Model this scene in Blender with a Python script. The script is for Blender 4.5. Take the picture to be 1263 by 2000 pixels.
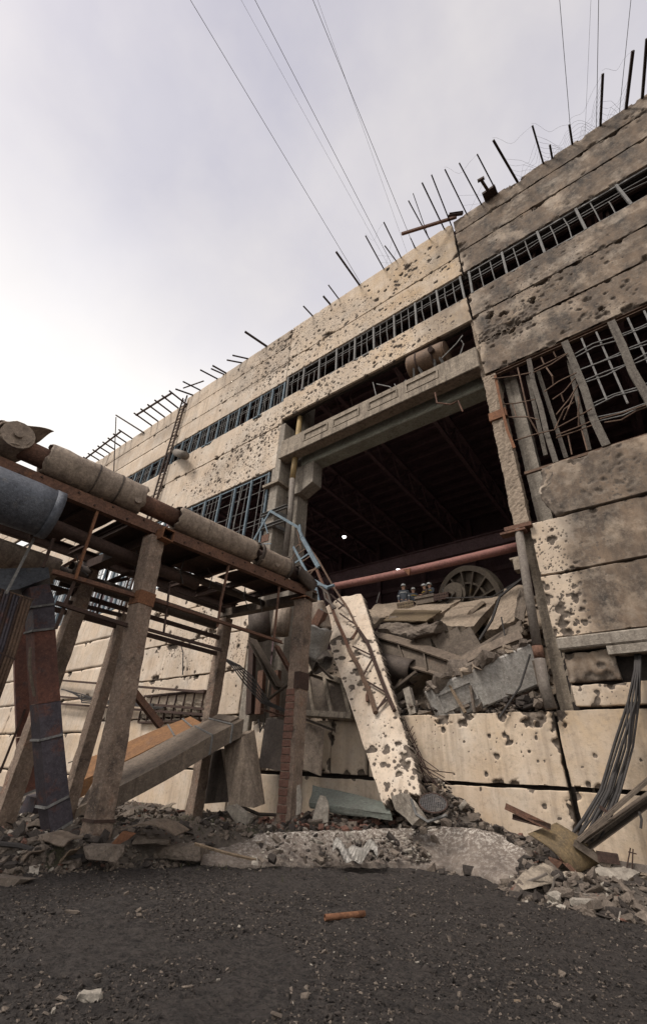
import bpy, bmesh, math, random
import numpy as np
from mathutils import Vector, Matrix

random.seed(7)
RNG = np.random.RandomState(11)
S = bpy.context.scene
for o in list(bpy.data.objects):
    bpy.data.objects.remove(o)
C = S.collection

# ------------------------------------------------------------------ camera
IW, IH = 1263.0, 2000.0
FPX, PITCH, ROLL, YAW = 853.0, 31.3, 3.2, 38.64
CAM = np.array([0.0, -13.87, 1.65])


def _cam_axes():
    y, p, r = (math.radians(v) for v in (YAW, PITCH, ROLL))
    fh = np.array([-math.sin(y), math.cos(y), 0]); up = np.array([0, 0, 1.0])
    rt = np.array([math.cos(y), math.sin(y), 0])
    F = fh * math.cos(p) + up * math.sin(p)
    U = -fh * math.sin(p) + up * math.cos(p)
    return F, rt * math.cos(r) + U * math.sin(r), -rt * math.sin(r) + U * math.cos(r)


CF, CR, CU = _cam_axes()
cd = bpy.data.cameras.new('camera'); cam = bpy.data.objects.new('camera', cd); C.objects.link(cam)
cd.sensor_fit = 'VERTICAL'; cd.sensor_height = 36.0; cd.sensor_width = 36.0
cd.lens = 36.0 * FPX / IH
cd.clip_start = 0.05; cd.clip_end = 3000
M = Matrix([[CR[0], CU[0], -CF[0], CAM[0]], [CR[1], CU[1], -CF[1], CAM[1]], [CR[2], CU[2], -CF[2], CAM[2]], [0, 0, 0, 1]])
cam.matrix_world = M
S.camera = cam

# ------------------------------------------------------------------ sky and sun (overcast, sun veiled behind the roof line)
SUN_AZ, SUN_EL = 158.0, 55.0         # degrees left of +Y, elevation
sa, se = math.radians(SUN_AZ), math.radians(SUN_EL)
SUN = Vector((-math.sin(sa) * math.cos(se), math.cos(sa) * math.cos(se), math.sin(se)))
W = bpy.data.worlds.new('World'); S.world = W; W.use_nodes = True
nt = W.node_tree; nt.nodes.clear()


def wn(t, **k):
    n = nt.nodes.new(t)
    for a, v in k.items():
        setattr(n, a, v)
    return n


wo = wn('ShaderNodeOutputWorld'); bg = wn('ShaderNodeBackground'); bg.inputs['Strength'].default_value = 0.15
sky = wn('ShaderNodeTexSky', sky_type='NISHITA', sun_disc=False)
sky.sun_elevation = se; sky.sun_rotation = -sa; sky.air_density = 1.0; sky.dust_density = 3.0
tc = wn('ShaderNodeTexCoord')
mp = wn('ShaderNodeMapping'); mp.inputs['Scale'].default_value = (1.3, 1.3, 2.6)
nt.links.new(tc.outputs['Generated'], mp.inputs['Vector'])
no = wn('ShaderNodeTexNoise'); no.inputs['Scale'].default_value = 1.5; no.inputs['Detail'].default_value = 5; no.inputs['Roughness'].default_value = 0.5; no.inputs['Distortion'].default_value = 0.4
nt.links.new(mp.outputs['Vector'], no.inputs['Vector'])
sx = wn('ShaderNodeSeparateXYZ'); nt.links.new(tc.outputs['Generated'], sx.inputs[0])
jig = wn('ShaderNodeMath', operation='MULTIPLY_ADD'); jig.inputs[1].default_value = 0.20; nt.links.new(no.outputs['Fac'], jig.inputs[0])
sub = wn('ShaderNodeMath', operation='SUBTRACT'); nt.links.new(sx.outputs['Z'], sub.inputs[0]); sub.inputs[1].default_value = 0.10
nt.links.new(sub.outputs[0], jig.inputs[2])
cr = wn('ShaderNodeValToRGB')          # overcast: bright towards the horizon, lilac grey overhead
e = cr.color_ramp.elements
e[0].position = 0.60; e[0].color = (4.1, 3.9, 3.62, 1)
e[1].position = 0.79; e[1].color = (2.75, 2.62, 2.66, 1)
q = e.new(1.0); q.color = (1.60, 1.53, 1.78, 1)
nt.links.new(jig.outputs[0], cr.inputs['Fac'])
no2 = wn('ShaderNodeTexNoise'); no2.inputs['Scale'].default_value = 1.1; no2.inputs['Detail'].default_value = 6; no2.inputs['Roughness'].default_value = 0.55
mp2 = wn('ShaderNodeMapping'); mp2.inputs['Location'].default_value = (3.3, 0.2, 1.1); mp2.inputs['Scale'].default_value = (1.6, 1.6, 2.0)
nt.links.new(tc.outputs['Generated'], mp2.inputs['Vector']); nt.links.new(mp2.outputs['Vector'], no2.inputs['Vector'])
wr_ = wn('ShaderNodeValToRGB'); wr_.color_ramp.elements[0].position = 0.46; wr_.color_ramp.elements[0].color = (0, 0, 0, 1); wr_.color_ramp.elements[1].position = 0.78; wr_.color_ramp.elements[1].color = (0.55, 0.55, 0.55, 1)
nt.links.new(no2.outputs['Fac'], wr_.inputs['Fac'])
wm = wn('ShaderNodeMix', data_type='RGBA'); wm.inputs[7].default_value = (3.5, 3.25, 2.9, 1)
nt.links.new(wr_.outputs['Color'], wm.inputs[0]); nt.links.new(cr.outputs['Color'], wm.inputs[6])
mx = wn('ShaderNodeMix', data_type='RGBA'); mx.inputs[0].default_value = 0.9
nt.links.new(sky.outputs['Color'], mx.inputs[6]); nt.links.new(wm.outputs[2], mx.inputs[7])
nt.links.new(mx.outputs[2], bg.inputs['Color']); nt.links.new(bg.outputs['Background'], wo.inputs['Surface'])
sl = bpy.data.lights.new('sun', 'SUN'); sl.energy = 1.5; sl.angle = math.radians(14); sl.color = (1.0, 0.94, 0.86)
so = bpy.data.objects.new('sun', sl); C.objects.link(so)
so.rotation_euler = SUN.to_track_quat('Z', 'Y').to_euler(); so.location = (0, 0, 60)
S.view_settings.view_transform = 'Standard'; S.view_settings.look = 'None'
S.view_settings.exposure = 1.0; S.view_settings.gamma = 1.0; S.view_settings.use_curve_mapping = False

# ------------------------------------------------------------------ helpers: points in the place


def ray(px, py):
    return CF * FPX + CR * (px - IW / 2) - CU * (py - IH / 2)


def at(px, py, Y=0.0):           # point of the plane y = Y (parallel to the facade)
    d = ray(px, py); return Vector(CAM + d * ((Y - CAM[1]) / d[1]))


def atz(px, py, Z=0.0):          # point at height Z
    d = ray(px, py); return Vector(CAM + d * ((Z - CAM[2]) / d[2]))


def atp(px, py, a, b):           # point of the vertical plane through the plan points a, b
    n = np.array([b[1] - a[1], -(b[0] - a[0]), 0.0]); d = ray(px, py)
    return Vector(CAM + d * ((n @ (np.array([a[0], a[1], 0]) - CAM)) / (n @ d)))


FA, FB = (-10.31, -8.18), (-9.66, -2.46)      # front row of the pipe trestle
BA, BB = (-13.96, -8.18), (-13.64, -2.64)     # back row


def tf(px, py): return atp(px, py, FA, FB)


def tb(px, py): return atp(px, py, BA, BB)


# ------------------------------------------------------------------ helpers: noise
def _hash(i, j, s):
    h = (i * 374761393 + j * 668265263 + s * 2147483) & 0xFFFFFFFF
    h = ((h ^ (h >> 13)) * 1274126177) & 0xFFFFFFFF
    return ((h ^ (h >> 16)) & 0xFFFF) / 65535.0


def vnoise(x, y, s=0):
    x = np.asarray(x, float); y = np.asarray(y, float)
    i = np.floor(x).astype(np.int64); j = np.floor(y).astype(np.int64)
    u = x - i; v = y - j; u = u * u * (3 - 2 * u); v = v * v * (3 - 2 * v)
    a = _hash(i, j, s); b = _hash(i + 1, j, s); c = _hash(i, j + 1, s); d = _hash(i + 1, j + 1, s)
    return (a * (1 - u) + b * u) * (1 - v) + (c * (1 - u) + d * u) * v


def fbm(x, y, s=0, o=4):
    t = 0; a = 0.5; n = 0
    for k in range(o):
        t = t + a * vnoise(np.asarray(x) * 2 ** k, np.asarray(y) * 2 ** k, s + k * 17); n += a; a *= 0.5
    return t / n


def sstep(a, b, x):
    t = np.clip((np.asarray(x, float) - a) / (b - a), 0, 1); return t * t * (3 - 2 * t)


# ------------------------------------------------------------------ materials
MATS = {}


class NT:
    def __init__(s, name):
        s.m = bpy.data.materials.new(name); s.m.use_nodes = True
        s.t = s.m.node_tree; s.b = s.t.nodes['Principled BSDF']
        s.pos = s.t.nodes.new('ShaderNodeNewGeometry').outputs['Position']

    def n(s, t, **k):
        q = s.t.nodes.new(t)
        for a, v in k.items():
            setattr(q, a, v)
        return q

    def link(s, a, b): s.t.links.new(a, b)

    def noise(s, scale, detail=5, rough=0.6, stretch=None, dist=0.0, off=0):
        q = s.n('ShaderNodeTexNoise'); q.inputs['Scale'].default_value = scale; q.inputs['Detail'].default_value = detail
        q.inputs['Roughness'].default_value = rough; q.inputs['Distortion'].default_value = dist
        m = s.n('ShaderNodeMapping'); m.inputs['Scale'].default_value = stretch or (1, 1, 1)
        m.inputs['Location'].default_value = (off, off * 1.7, off * .6)
        s.link(s.pos, m.inputs['Vector']); s.link(m.outputs['Vector'], q.inputs['Vector'])
        return q.outputs['Fac']

    def ramp(s, fac, stops, interp='LINEAR'):
        r = s.n('ShaderNodeValToRGB'); e = r.color_ramp.elements; r.color_ramp.interpolation = interp
        while len(e) < len(stops):
            e.new(0.5)
        for k, (p, c) in enumerate(stops):
            e[k].position = p; e[k].color = (c, c, c, 1) if isinstance(c, (int, float)) else (*c, 1)
        s.link(fac, r.inputs['Fac']); return r.outputs['Color']

    def mix(s, fac, a, b, mode='MIX'):
        q = s.n('ShaderNodeMix', data_type='RGBA', blend_type=mode)
        for sock, v in ((q.inputs[0], fac), (q.inputs[6], a), (q.inputs[7], b)):
            if isinstance(v, (int, float)): sock.default_value = v
            elif isinstance(v, tuple): sock.default_value = (*v, 1)
            else: s.link(v, sock)
        return q.outputs[2]

    def math(s, op, a, b=None):
        q = s.n('ShaderNodeMath', operation=op); q.use_clamp = False
        for sock, v in ((q.inputs[0], a), (q.inputs[1], b)):
            if v is None: continue
            if isinstance(v, (int, float)): sock.default_value = v
            else: s.link(v, sock)
        return q.outputs[0]

    def attr(s, name):
        q = s.n('ShaderNodeAttribute'); q.attribute_name = name; return q.outputs['Fac']

    def bump(s, h, strength=0.3, dist=0.02):
        q = s.n('ShaderNodeBump'); q.inputs['Strength'].default_value = strength; q.inputs['Distance'].default_value = dist
        s.link(h, q.inputs['Height']); s.link(q.outputs['Normal'], s.b.inputs['Normal'])

    def done(s, col, rough=0.85, metal=0.0):
        s.link(col, s.b.inputs['Base Color']) if not isinstance(col, tuple) else setattr(s.b.inputs['Base Color'], 'default_value', (*col, 1))
        if isinstance(rough, (int, float)): s.b.inputs['Roughness'].default_value = rough
        else: s.link(rough, s.b.inputs['Roughness'])
        s.b.inputs['Metallic'].default_value = metal
        s.b.inputs['Specular IOR Level'].default_value = 0.3
        MATS[s.m.name] = s.m; return s.m


def simple(name, a, b, scale=2.0, rough=0.85, metal=0.0, bump=0.25, blotch=None, amt=0.5, streak=None, bscale=14, grime=0.5, soot=False):
    """two-tone weathered material, optional blotches of a third colour (rust, chipped paint)"""
    t = NT(name)
    col = t.mix(t.ramp(t.noise(scale, 6, 0.65), [(0.3, 0.0), (0.7, 1.0)]), a, b)
    if streak:
        col = t.mix(t.ramp(t.noise(1.2, 5, 0.6, (5, 5, 0.35), off=3), [(0.48, 0.0), (0.72, 0.8)]), col, streak)
    if blotch:
        col = t.mix(t.ramp(t.noise(scale * 1.3, 7, 0.7, off=9), [(1 - amt - 0.06, 0.0), (1 - amt + 0.08, 1.0)]), col, blotch)
    if soot:      # scorched patches and pale aggregate of worn concrete
        col = t.mix(t.ramp(t.noise(1.1, 7, 0.7, off=17), [(0.54, 0.0), (0.66, 0.8)]), col, (0.075, 0.06, 0.052))
        col = t.mix(t.ramp(t.noise(24, 4, 0.7, off=27), [(0.60, 0.0), (0.66, 0.7)]), col, (0.5, 0.43, 0.36))
    g = t.ramp(t.noise(scale * 6, 4, 0.7, off=5), [(0.25, 1 - grime), (0.75, 1.0)])
    col = t.mix(1.0, col, g, 'MULTIPLY')
    col = t.mix(t.ramp(t.noise(13, 7, 0.8, off=21), [(0.49, 0.0), (0.62, 0.6)]), col, tuple(c * .5 for c in b))
    col = t.mix(t.ramp(t.noise(17, 6, 0.8, off=33), [(0.56, 0.0), (0.68, 0.5)]), col, tuple(min(1, c * 1.5) for c in a))
    t.bump(t.noise(bscale, 7, 0.75), min(1.0, bump * 1.6), 0.045)
    return t.done(col, rough, metal)


def wall_material():
    t = NT('painted_panel')
    dmg = t.attr('dmg'); soot = t.attr('soot'); warm = t.attr('warm'); pock = t.attr('pock')
    base = t.mix(t.ramp(t.noise(0.55, 6, 0.62), [(0.3, 0.0), (0.7, 1.0)]), (0.67, 0.56, 0.45), (0.51, 0.40, 0.305))
    base = t.mix(t.ramp(t.noise(0.9, 5, 0.6, (1, 1, 1), off=8), [(0.45, 0.0), (0.75, 0.6)]), base, (0.64, 0.60, 0.545))
    base = t.mix(t.math('MULTIPLY', warm, t.ramp(t.noise(1.1, 5, 0.6, off=15), [(0.3, 0.1), (0.7, 1.0)])), base, (0.46, 0.31, 0.16))
    # rain streaks
    st = t.ramp(t.noise(1.0, 6, 0.65, (4.5, 4.5, 0.28), off=2), [(0.5, 0.0), (0.74, 0.55)])
    base = t.mix(st, base, (0.25, 0.19, 0.14))
    base = t.mix(t.ramp(t.noise(0.35, 6, 0.65, off=71), [(0.46, 0.0), (0.70, 0.55)]), base, (0.36, 0.31, 0.26))
    # soot
    sn = t.math('MULTIPLY', soot, t.ramp(t.noise(0.7, 7, 0.68, (1, 1, 1), off=4), [(0.32, 0.30), (0.60, 1.1)]))
    sc = t.mix(t.ramp(t.noise(1.6, 6, 0.7, (1.0, 1.0, 0.5), off=12), [(0.35, 0.0), (0.7, 1.0)]), (0.036, 0.031, 0.029), (0.19, 0.136, 0.096))
    base = t.mix(t.math('MINIMUM', sn, 0.97), base, sc)
    # fine dirt speckle
    base = t.mix(t.ramp(t.noise(9, 6, 0.75, off=6), [(0.52, 0.0), (0.70, 0.55)]), base, (0.20, 0.165, 0.135))
    base = t.mix(t.ramp(t.noise(2.6, 7, 0.72, off=19), [(0.50, 0.0), (0.72, 0.5)]), base, (0.33, 0.275, 0.22))
    # small pocks of the plaster, geometry is in the mesh for the larger ones
    v = t.n('ShaderNodeTexVoronoi'); v.inputs['Scale'].default_value = 7.0; v.inputs['Randomness'].default_value = 1.0
    t.link(t.pos, v.inputs['Vector'])
    dots = t.math('LESS_THAN', v.outputs['Distance'], t.math('MULTIPLY', pock, 0.27))
    rawc = t.mix(t.ramp(t.noise(7, 6, 0.75, off=7), [(0.3, 0.0), (0.7, 1.0)]), (0.055, 0.044, 0.037), (0.185, 0.148, 0.118))
    d = t.ramp(t.math('ADD', dmg, t.math('MULTIPLY', t.noise(22, 3, 0.6), 0.22)), [(0.40, 0.0), (0.47, 1.0)])
    d = t.math('MAXIMUM', d, t.math('MULTIPLY', dots, 0.9))
    col = t.mix(d, base, rawc)
    h = t.math('SUBTRACT', t.noise(24, 6, 0.72), t.math('MULTIPLY', dots, 1.2))
    t.bump(h, 0.35, 0.03)
    return t.done(col, 0.9)


wall_material()
simple('raw_concrete', (0.43, 0.36, 0.285), (0.28, 0.23, 0.18), 1.4, 0.92, bump=0.5, streak=(0.10, 0.08, 0.065), bscale=11)
simple('pale_concrete', (0.44, 0.39, 0.33), (0.28, 0.24, 0.20), 1.2, 0.92, bump=0.45, streak=(0.16, 0.13, 0.105), bscale=12)
simple('column_concrete', (0.42, 0.315, 0.245), (0.22, 0.16, 0.125), 2.2, 0.95, bump=1.0, soot=True, blotch=(0.34, 0.20, 0.14), amt=0.38, bscale=16)
simple('green_beam', (0.46, 0.48, 0.41), (0.30, 0.30, 0.25), 1.2, 0.85, bump=0.3, blotch=(0.14, 0.12, 0.10), amt=0.36)
simple('hall_dark', (0.31, 0.205, 0.22), (0.21, 0.14, 0.155), 0.7, 0.95, bump=0.1)
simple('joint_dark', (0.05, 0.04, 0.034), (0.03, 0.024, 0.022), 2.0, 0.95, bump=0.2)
simple('whitewash', (0.50, 0.475, 0.44), (0.36, 0.33, 0.30), 1.4, 0.9, bump=0.35, streak=(0.24, 0.21, 0.18), blotch=(0.2, 0.17, 0.145), amt=0.3)
simple('hall_steel', (0.40, 0.27, 0.28), (0.28, 0.19, 0.20), 0.9, 0.9, bump=0.1)
simple('rust', (0.225, 0.118, 0.078), (0.125, 0.07, 0.052), 2.5, 0.85, 0.1, bump=0.35, blotch=(0.27, 0.125, 0.062), amt=0.34)
simple('rust_bright', (0.29, 0.135, 0.068), (0.17, 0.078, 0.045), 3.0, 0.85, 0.1, bump=0.3, blotch=(0.12, 0.06, 0.04), amt=0.35)
simple('rust_dark', (0.098, 0.058, 0.045), (0.058, 0.038, 0.032), 2.5, 0.85, 0.1, bump=0.35, blotch=(0.13, 0.058, 0.035), amt=0.32)
simple('roof_rod', (0.030, 0.022, 0.020), (0.060, 0.036, 0.028), 3, 0.8, 0.1, bump=0.2)
simple('frame_grey', (0.27, 0.265, 0.26), (0.16, 0.15, 0.14), 3, 0.75, 0.1, bump=0.2, blotch=(0.13, 0.075, 0.05), amt=0.33)
simple('frame_wood', (0.22, 0.195, 0.165), (0.12, 0.10, 0.085), 5, 0.9, bump=0.5, streak=(0.07, 0.055, 0.05), blotch=(0.17, 0.09, 0.055), amt=0.25)
simple('bar_rust', (0.20, 0.125, 0.085), (0.12, 0.08, 0.06), 4, 0.85, 0.1, bump=0.2)
simple('frame_blue', (0.21, 0.28, 0.33), (0.13, 0.17, 0.205), 2.5, 0.7, bump=0.2, blotch=(0.17, 0.10, 0.065), amt=0.36)
simple('cladding', (0.43, 0.345, 0.27), (0.26, 0.20, 0.158), 1.6, 0.7, 0.15, bump=0.22, streak=(0.12, 0.092, 0.075), blotch=(0.36, 0.30, 0.25), amt=0.30)
simple('cladding_dark', (0.14, 0.11, 0.09), (0.075, 0.058, 0.05), 1.6, 0.7, 0.15, bump=0.2, blotch=(0.17, 0.14, 0.115), amt=0.3)
simple('blued_pipe', (0.17, 0.185, 0.215), (0.10, 0.105, 0.125), 1.8, 0.6, 0.35, bump=0.3, blotch=(0.24, 0.235, 0.235), amt=0.36)
simple('duct_purple', (0.10, 0.085, 0.098), (0.058, 0.050, 0.062), 1.5, 0.6, 0.4, bump=0.2, blotch=(0.17, 0.072, 0.05), amt=0.42)
simple('duct_red', (0.21, 0.085, 0.058), (0.10, 0.05, 0.042), 1.5, 0.7, 0.2, bump=0.25, blotch=(0.085, 0.068, 0.07), amt=0.38)
simple('duct_brown', (0.245, 0.19, 0.145), (0.15, 0.115, 0.09), 1.2, 0.72, 0.15, bump=0.2, streak=(0.10, 0.075, 0.06), blotch=(0.25, 0.12, 0.05), amt=0.26)
simple('duct_orange', (0.30, 0.145, 0.055), (0.19, 0.095, 0.045), 1.4, 0.75, 0.1, bump=0.2, blotch=(0.17, 0.12, 0.09), amt=0.35)
simple('girder', (0.20, 0.16, 0.125), (0.12, 0.093, 0.075), 1.3, 0.75, 0.2, bump=0.2, blotch=(0.19, 0.095, 0.05), amt=0.3)
simple('dusty_slab', (0.43, 0.34, 0.26), (0.28, 0.22, 0.168), 1.6, 0.95, bump=0.7, blotch=(0.33, 0.28, 0.23), amt=0.35, bscale=9)
simple('rubble', (0.26, 0.21, 0.17), (0.14, 0.112, 0.093), 2.2, 0.95, bump=0.7, blotch=(0.33, 0.28, 0.235), amt=0.36, bscale=9)
simple('dark_rubble', (0.085, 0.069, 0.06), (0.048, 0.04, 0.036), 2.5, 0.95, bump=0.7, blotch=(0.18, 0.145, 0.12), amt=0.34, bscale=9)
simple('white_chunk', (0.46, 0.41, 0.35), (0.34, 0.30, 0.255), 3, 0.95, bump=0.4, blotch=(0.25, 0.21, 0.18), amt=0.36)
simple('brick', (0.27, 0.135, 0.10), (0.19, 0.105, 0.082), 5, 0.92, bump=0.6, blotch=(0.26, 0.19, 0.155), amt=0.36)
simple('yellow_pipe', (0.42, 0.28, 0.11), (0.30, 0.215, 0.11), 2.5, 0.7, bump=0.2, blotch=(0.27, 0.235, 0.2), amt=0.36)
simple('grey_pipe', (0.27, 0.235, 0.20), (0.17, 0.14, 0.12), 2.0, 0.75, 0.1, bump=0.3, blotch=(0.14, 0.105, 0.085), amt=0.35)
simple('pink_pipe', (0.33, 0.15, 0.125), (0.24, 0.11, 0.095), 1.6, 0.75, bump=0.2, blotch=(0.34, 0.19, 0.09), amt=0.3)
simple('tank', (0.24, 0.15, 0.095), (0.13, 0.085, 0.06), 1.4, 0.7, 0.25, bump=0.25, blotch=(0.26, 0.18, 0.115), amt=0.33)
simple('cable', (0.04, 0.036, 0.036), (0.075, 0.067, 0.063), 6, 0.75, bump=0.1)
simple('wire', (0.20, 0.19, 0.19), (0.14, 0.13, 0.13), 6, 0.6, 0.3, bump=0.05)
simple('foil', (0.40, 0.375, 0.345), (0.27, 0.25, 0.225), 3, 0.5, 0.5, bump=0.2)
simple('yellow_sheet', (0.25, 0.175, 0.09), (0.145, 0.112, 0.075), 3.2, 0.75, 0.1, bump=0.3, blotch=(0.30, 0.20, 0.07), amt=0.32)
simple('teal_slab', (0.21, 0.235, 0.205), (0.165, 0.165, 0.145), 2.5, 0.85, bump=0.4, blotch=(0.33, 0.32, 0.29), amt=0.33)
simple('sky_reflect_glass', (0.72, 0.76, 0.80), (0.60, 0.65, 0.70), 2, 0.35, bump=0.02)
simple('wheel_iron', (0.145, 0.118, 0.088), (0.08, 0.062, 0.05), 1.6, 0.75, 0.25, bump=0.2, blotch=(0.25, 0.16, 0.065), amt=0.33)
simple('perf_box', (0.22, 0.165, 0.10), (0.14, 0.10, 0.068), 2.5, 0.75, 0.15, bump=0.2)
simple('wood', (0.32, 0.24, 0.165), (0.2, 0.145, 0.10), 4, 0.9, bump=0.4)
simple('skin', (0.52, 0.31, 0.22), (0.48, 0.28, 0.2), 6, 0.6, bump=0.02, grime=0.1)
simple('jacket', (0.15, 0.165, 0.19), (0.11, 0.12, 0.14), 6, 0.9, bump=0.1, grime=0.2)
simple('jacket_brown', (0.17, 0.12, 0.10), (0.11, 0.085, 0.075), 9, 0.9, bump=0.1, grime=0.2)
simple('stripe_yellow', (0.62, 0.42, 0.08), (0.55, 0.36, 0.07), 6, 0.7, bump=0.02, grime=0.1)
simple('stripe_silver', (0.62, 0.62, 0.6), (0.55, 0.55, 0.54), 6, 0.5, bump=0.02, grime=0.1)
simple('trousers', (0.10, 0.11, 0.13), (0.075, 0.08, 0.095), 6, 0.9, bump=0.1, grime=0.2)
simple('helmet', (0.80, 0.79, 0.76), (0.74, 0.73, 0.71), 4, 0.35, bump=0.0, grime=0.05)
simple('eye', (0.03, 0.025, 0.02), (0.03, 0.025, 0.02), 4, 0.3, bump=0.0, grime=0.0)
simple('moss', (0.055, 0.062, 0.028), (0.085, 0.075, 0.045), 5, 0.95, bump=0.5)
simple('paint_white', (0.62, 0.59, 0.54), (0.50, 0.47, 0.43), 5, 0.85, bump=0.2, blotch=(0.17, 0.14, 0.12), amt=0.4)


def soil_material():
    t = NT('soil')
    b = t.mix(t.ramp(t.noise(1.1, 8, 0.7), [(0.35, 0.0), (0.68, 1.0)]), (0.024, 0.0205, 0.020), (0.060, 0.050, 0.046))
    b = t.mix(t.ramp(t.noise(5.5, 7, 0.8, off=27), [(0.42, 0.0), (0.62, 0.75)]), b, (0.088, 0.073, 0.065))
    b = t.mix(t.ramp(t.noise(7.5, 6, 0.8, off=47), [(0.54, 0.0), (0.64, 0.8)]), b, (0.016, 0.0135, 0.013))
    b = t.mix(t.ramp(t.noise(14, 6, 0.75, off=3), [(0.47, 0.0), (0.62, 0.9)]), b, (0.10, 0.084, 0.075))
    b = t.mix(t.ramp(t.noise(21, 5, 0.8, off=53), [(0.52, 0.0), (0.62, 0.9)]), b, (0.012, 0.0105, 0.010))
    b = t.mix(t.ramp(t.noise(38, 3, 0.7, off=6), [(0.62, 0.0), (0.7, 0.5)]), b, (0.17, 0.14, 0.12))
    bank = t.attr('bank')
    r = t.mix(t.ramp(t.noise(3, 7, 0.72, off=5), [(0.35, 0.0), (0.7, 1.0)]), (0.085, 0.07, 0.06), (0.22, 0.185, 0.155))
    r = t.mix(t.ramp(t.noise(1.4, 5, 0.6, off=15), [(0.56, 0.0), (0.66, 0.8)]), r, (0.06, 0.06, 0.032))
    b = t.mix(t.math('MULTIPLY', bank, 0.9), b, r)
    t.bump(t.noise(30, 9, 0.82), 1.0, 0.08)
    return t.done(b, 0.95)


soil_material()


def dusted_material():
    t = NT('dusted_concrete')
    b = t.mix(t.ramp(t.noise(2.2, 7, 0.7), [(0.35, 0.0), (0.7, 1.0)]), (0.12, 0.096, 0.082), (0.225, 0.185, 0.155))
    w = t.ramp(t.noise(11, 8, 0.8, off=3), [(0.49, 0.0), (0.57, 1.0)])
    crest = t.attr('crest')
    w = t.math('MULTIPLY', w, t.math('ADD', t.math('MULTIPLY', crest, 0.85), 0.07))
    b = t.mix(t.math('MINIMUM', w, 1.0), b, (0.60, 0.55, 0.49))
    b = t.mix(t.ramp(t.noise(2.0, 6, 0.7, off=9), [(0.52, 0.0), (0.66, 0.7)]), b, (0.10, 0.083, 0.072))
    t.bump(t.noise(17, 7, 0.75), 0.8, 0.04)
    return t.done(b, 0.95)


dusted_material()
lm = bpy.data.materials.new('lamp_glow'); lm.use_nodes = True
lb = lm.node_tree.nodes['Principled BSDF']; lb.inputs['Emission Color'].default_value = (1, 0.97, 0.92, 1); lb.inputs['Emission Strength'].default_value = 2.5
MATS['lamp_glow'] = lm


# ------------------------------------------------------------------ helpers: things
def tag(o, label=None, cat=None, group=None, kind=None):
    if label: o['label'] = label
    if cat: o['category'] = cat
    if group: o['group'] = group
    if kind or label: o['kind'] = kind or 'thing'
    return o


def wloc(o):
    v = Vector((0, 0, 0))
    while o is not None:
        v += Vector(o.location); o = o.parent
    return v


def thing(name, loc, label, cat, group=None):
    o = bpy.data.objects.new(name, None); o.empty_display_size = 0.3; C.objects.link(o); o.location = loc
    return tag(o, label, cat, group)


def V(p): return Vector((float(p[0]), float(p[1]), float(p[2])))


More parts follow.
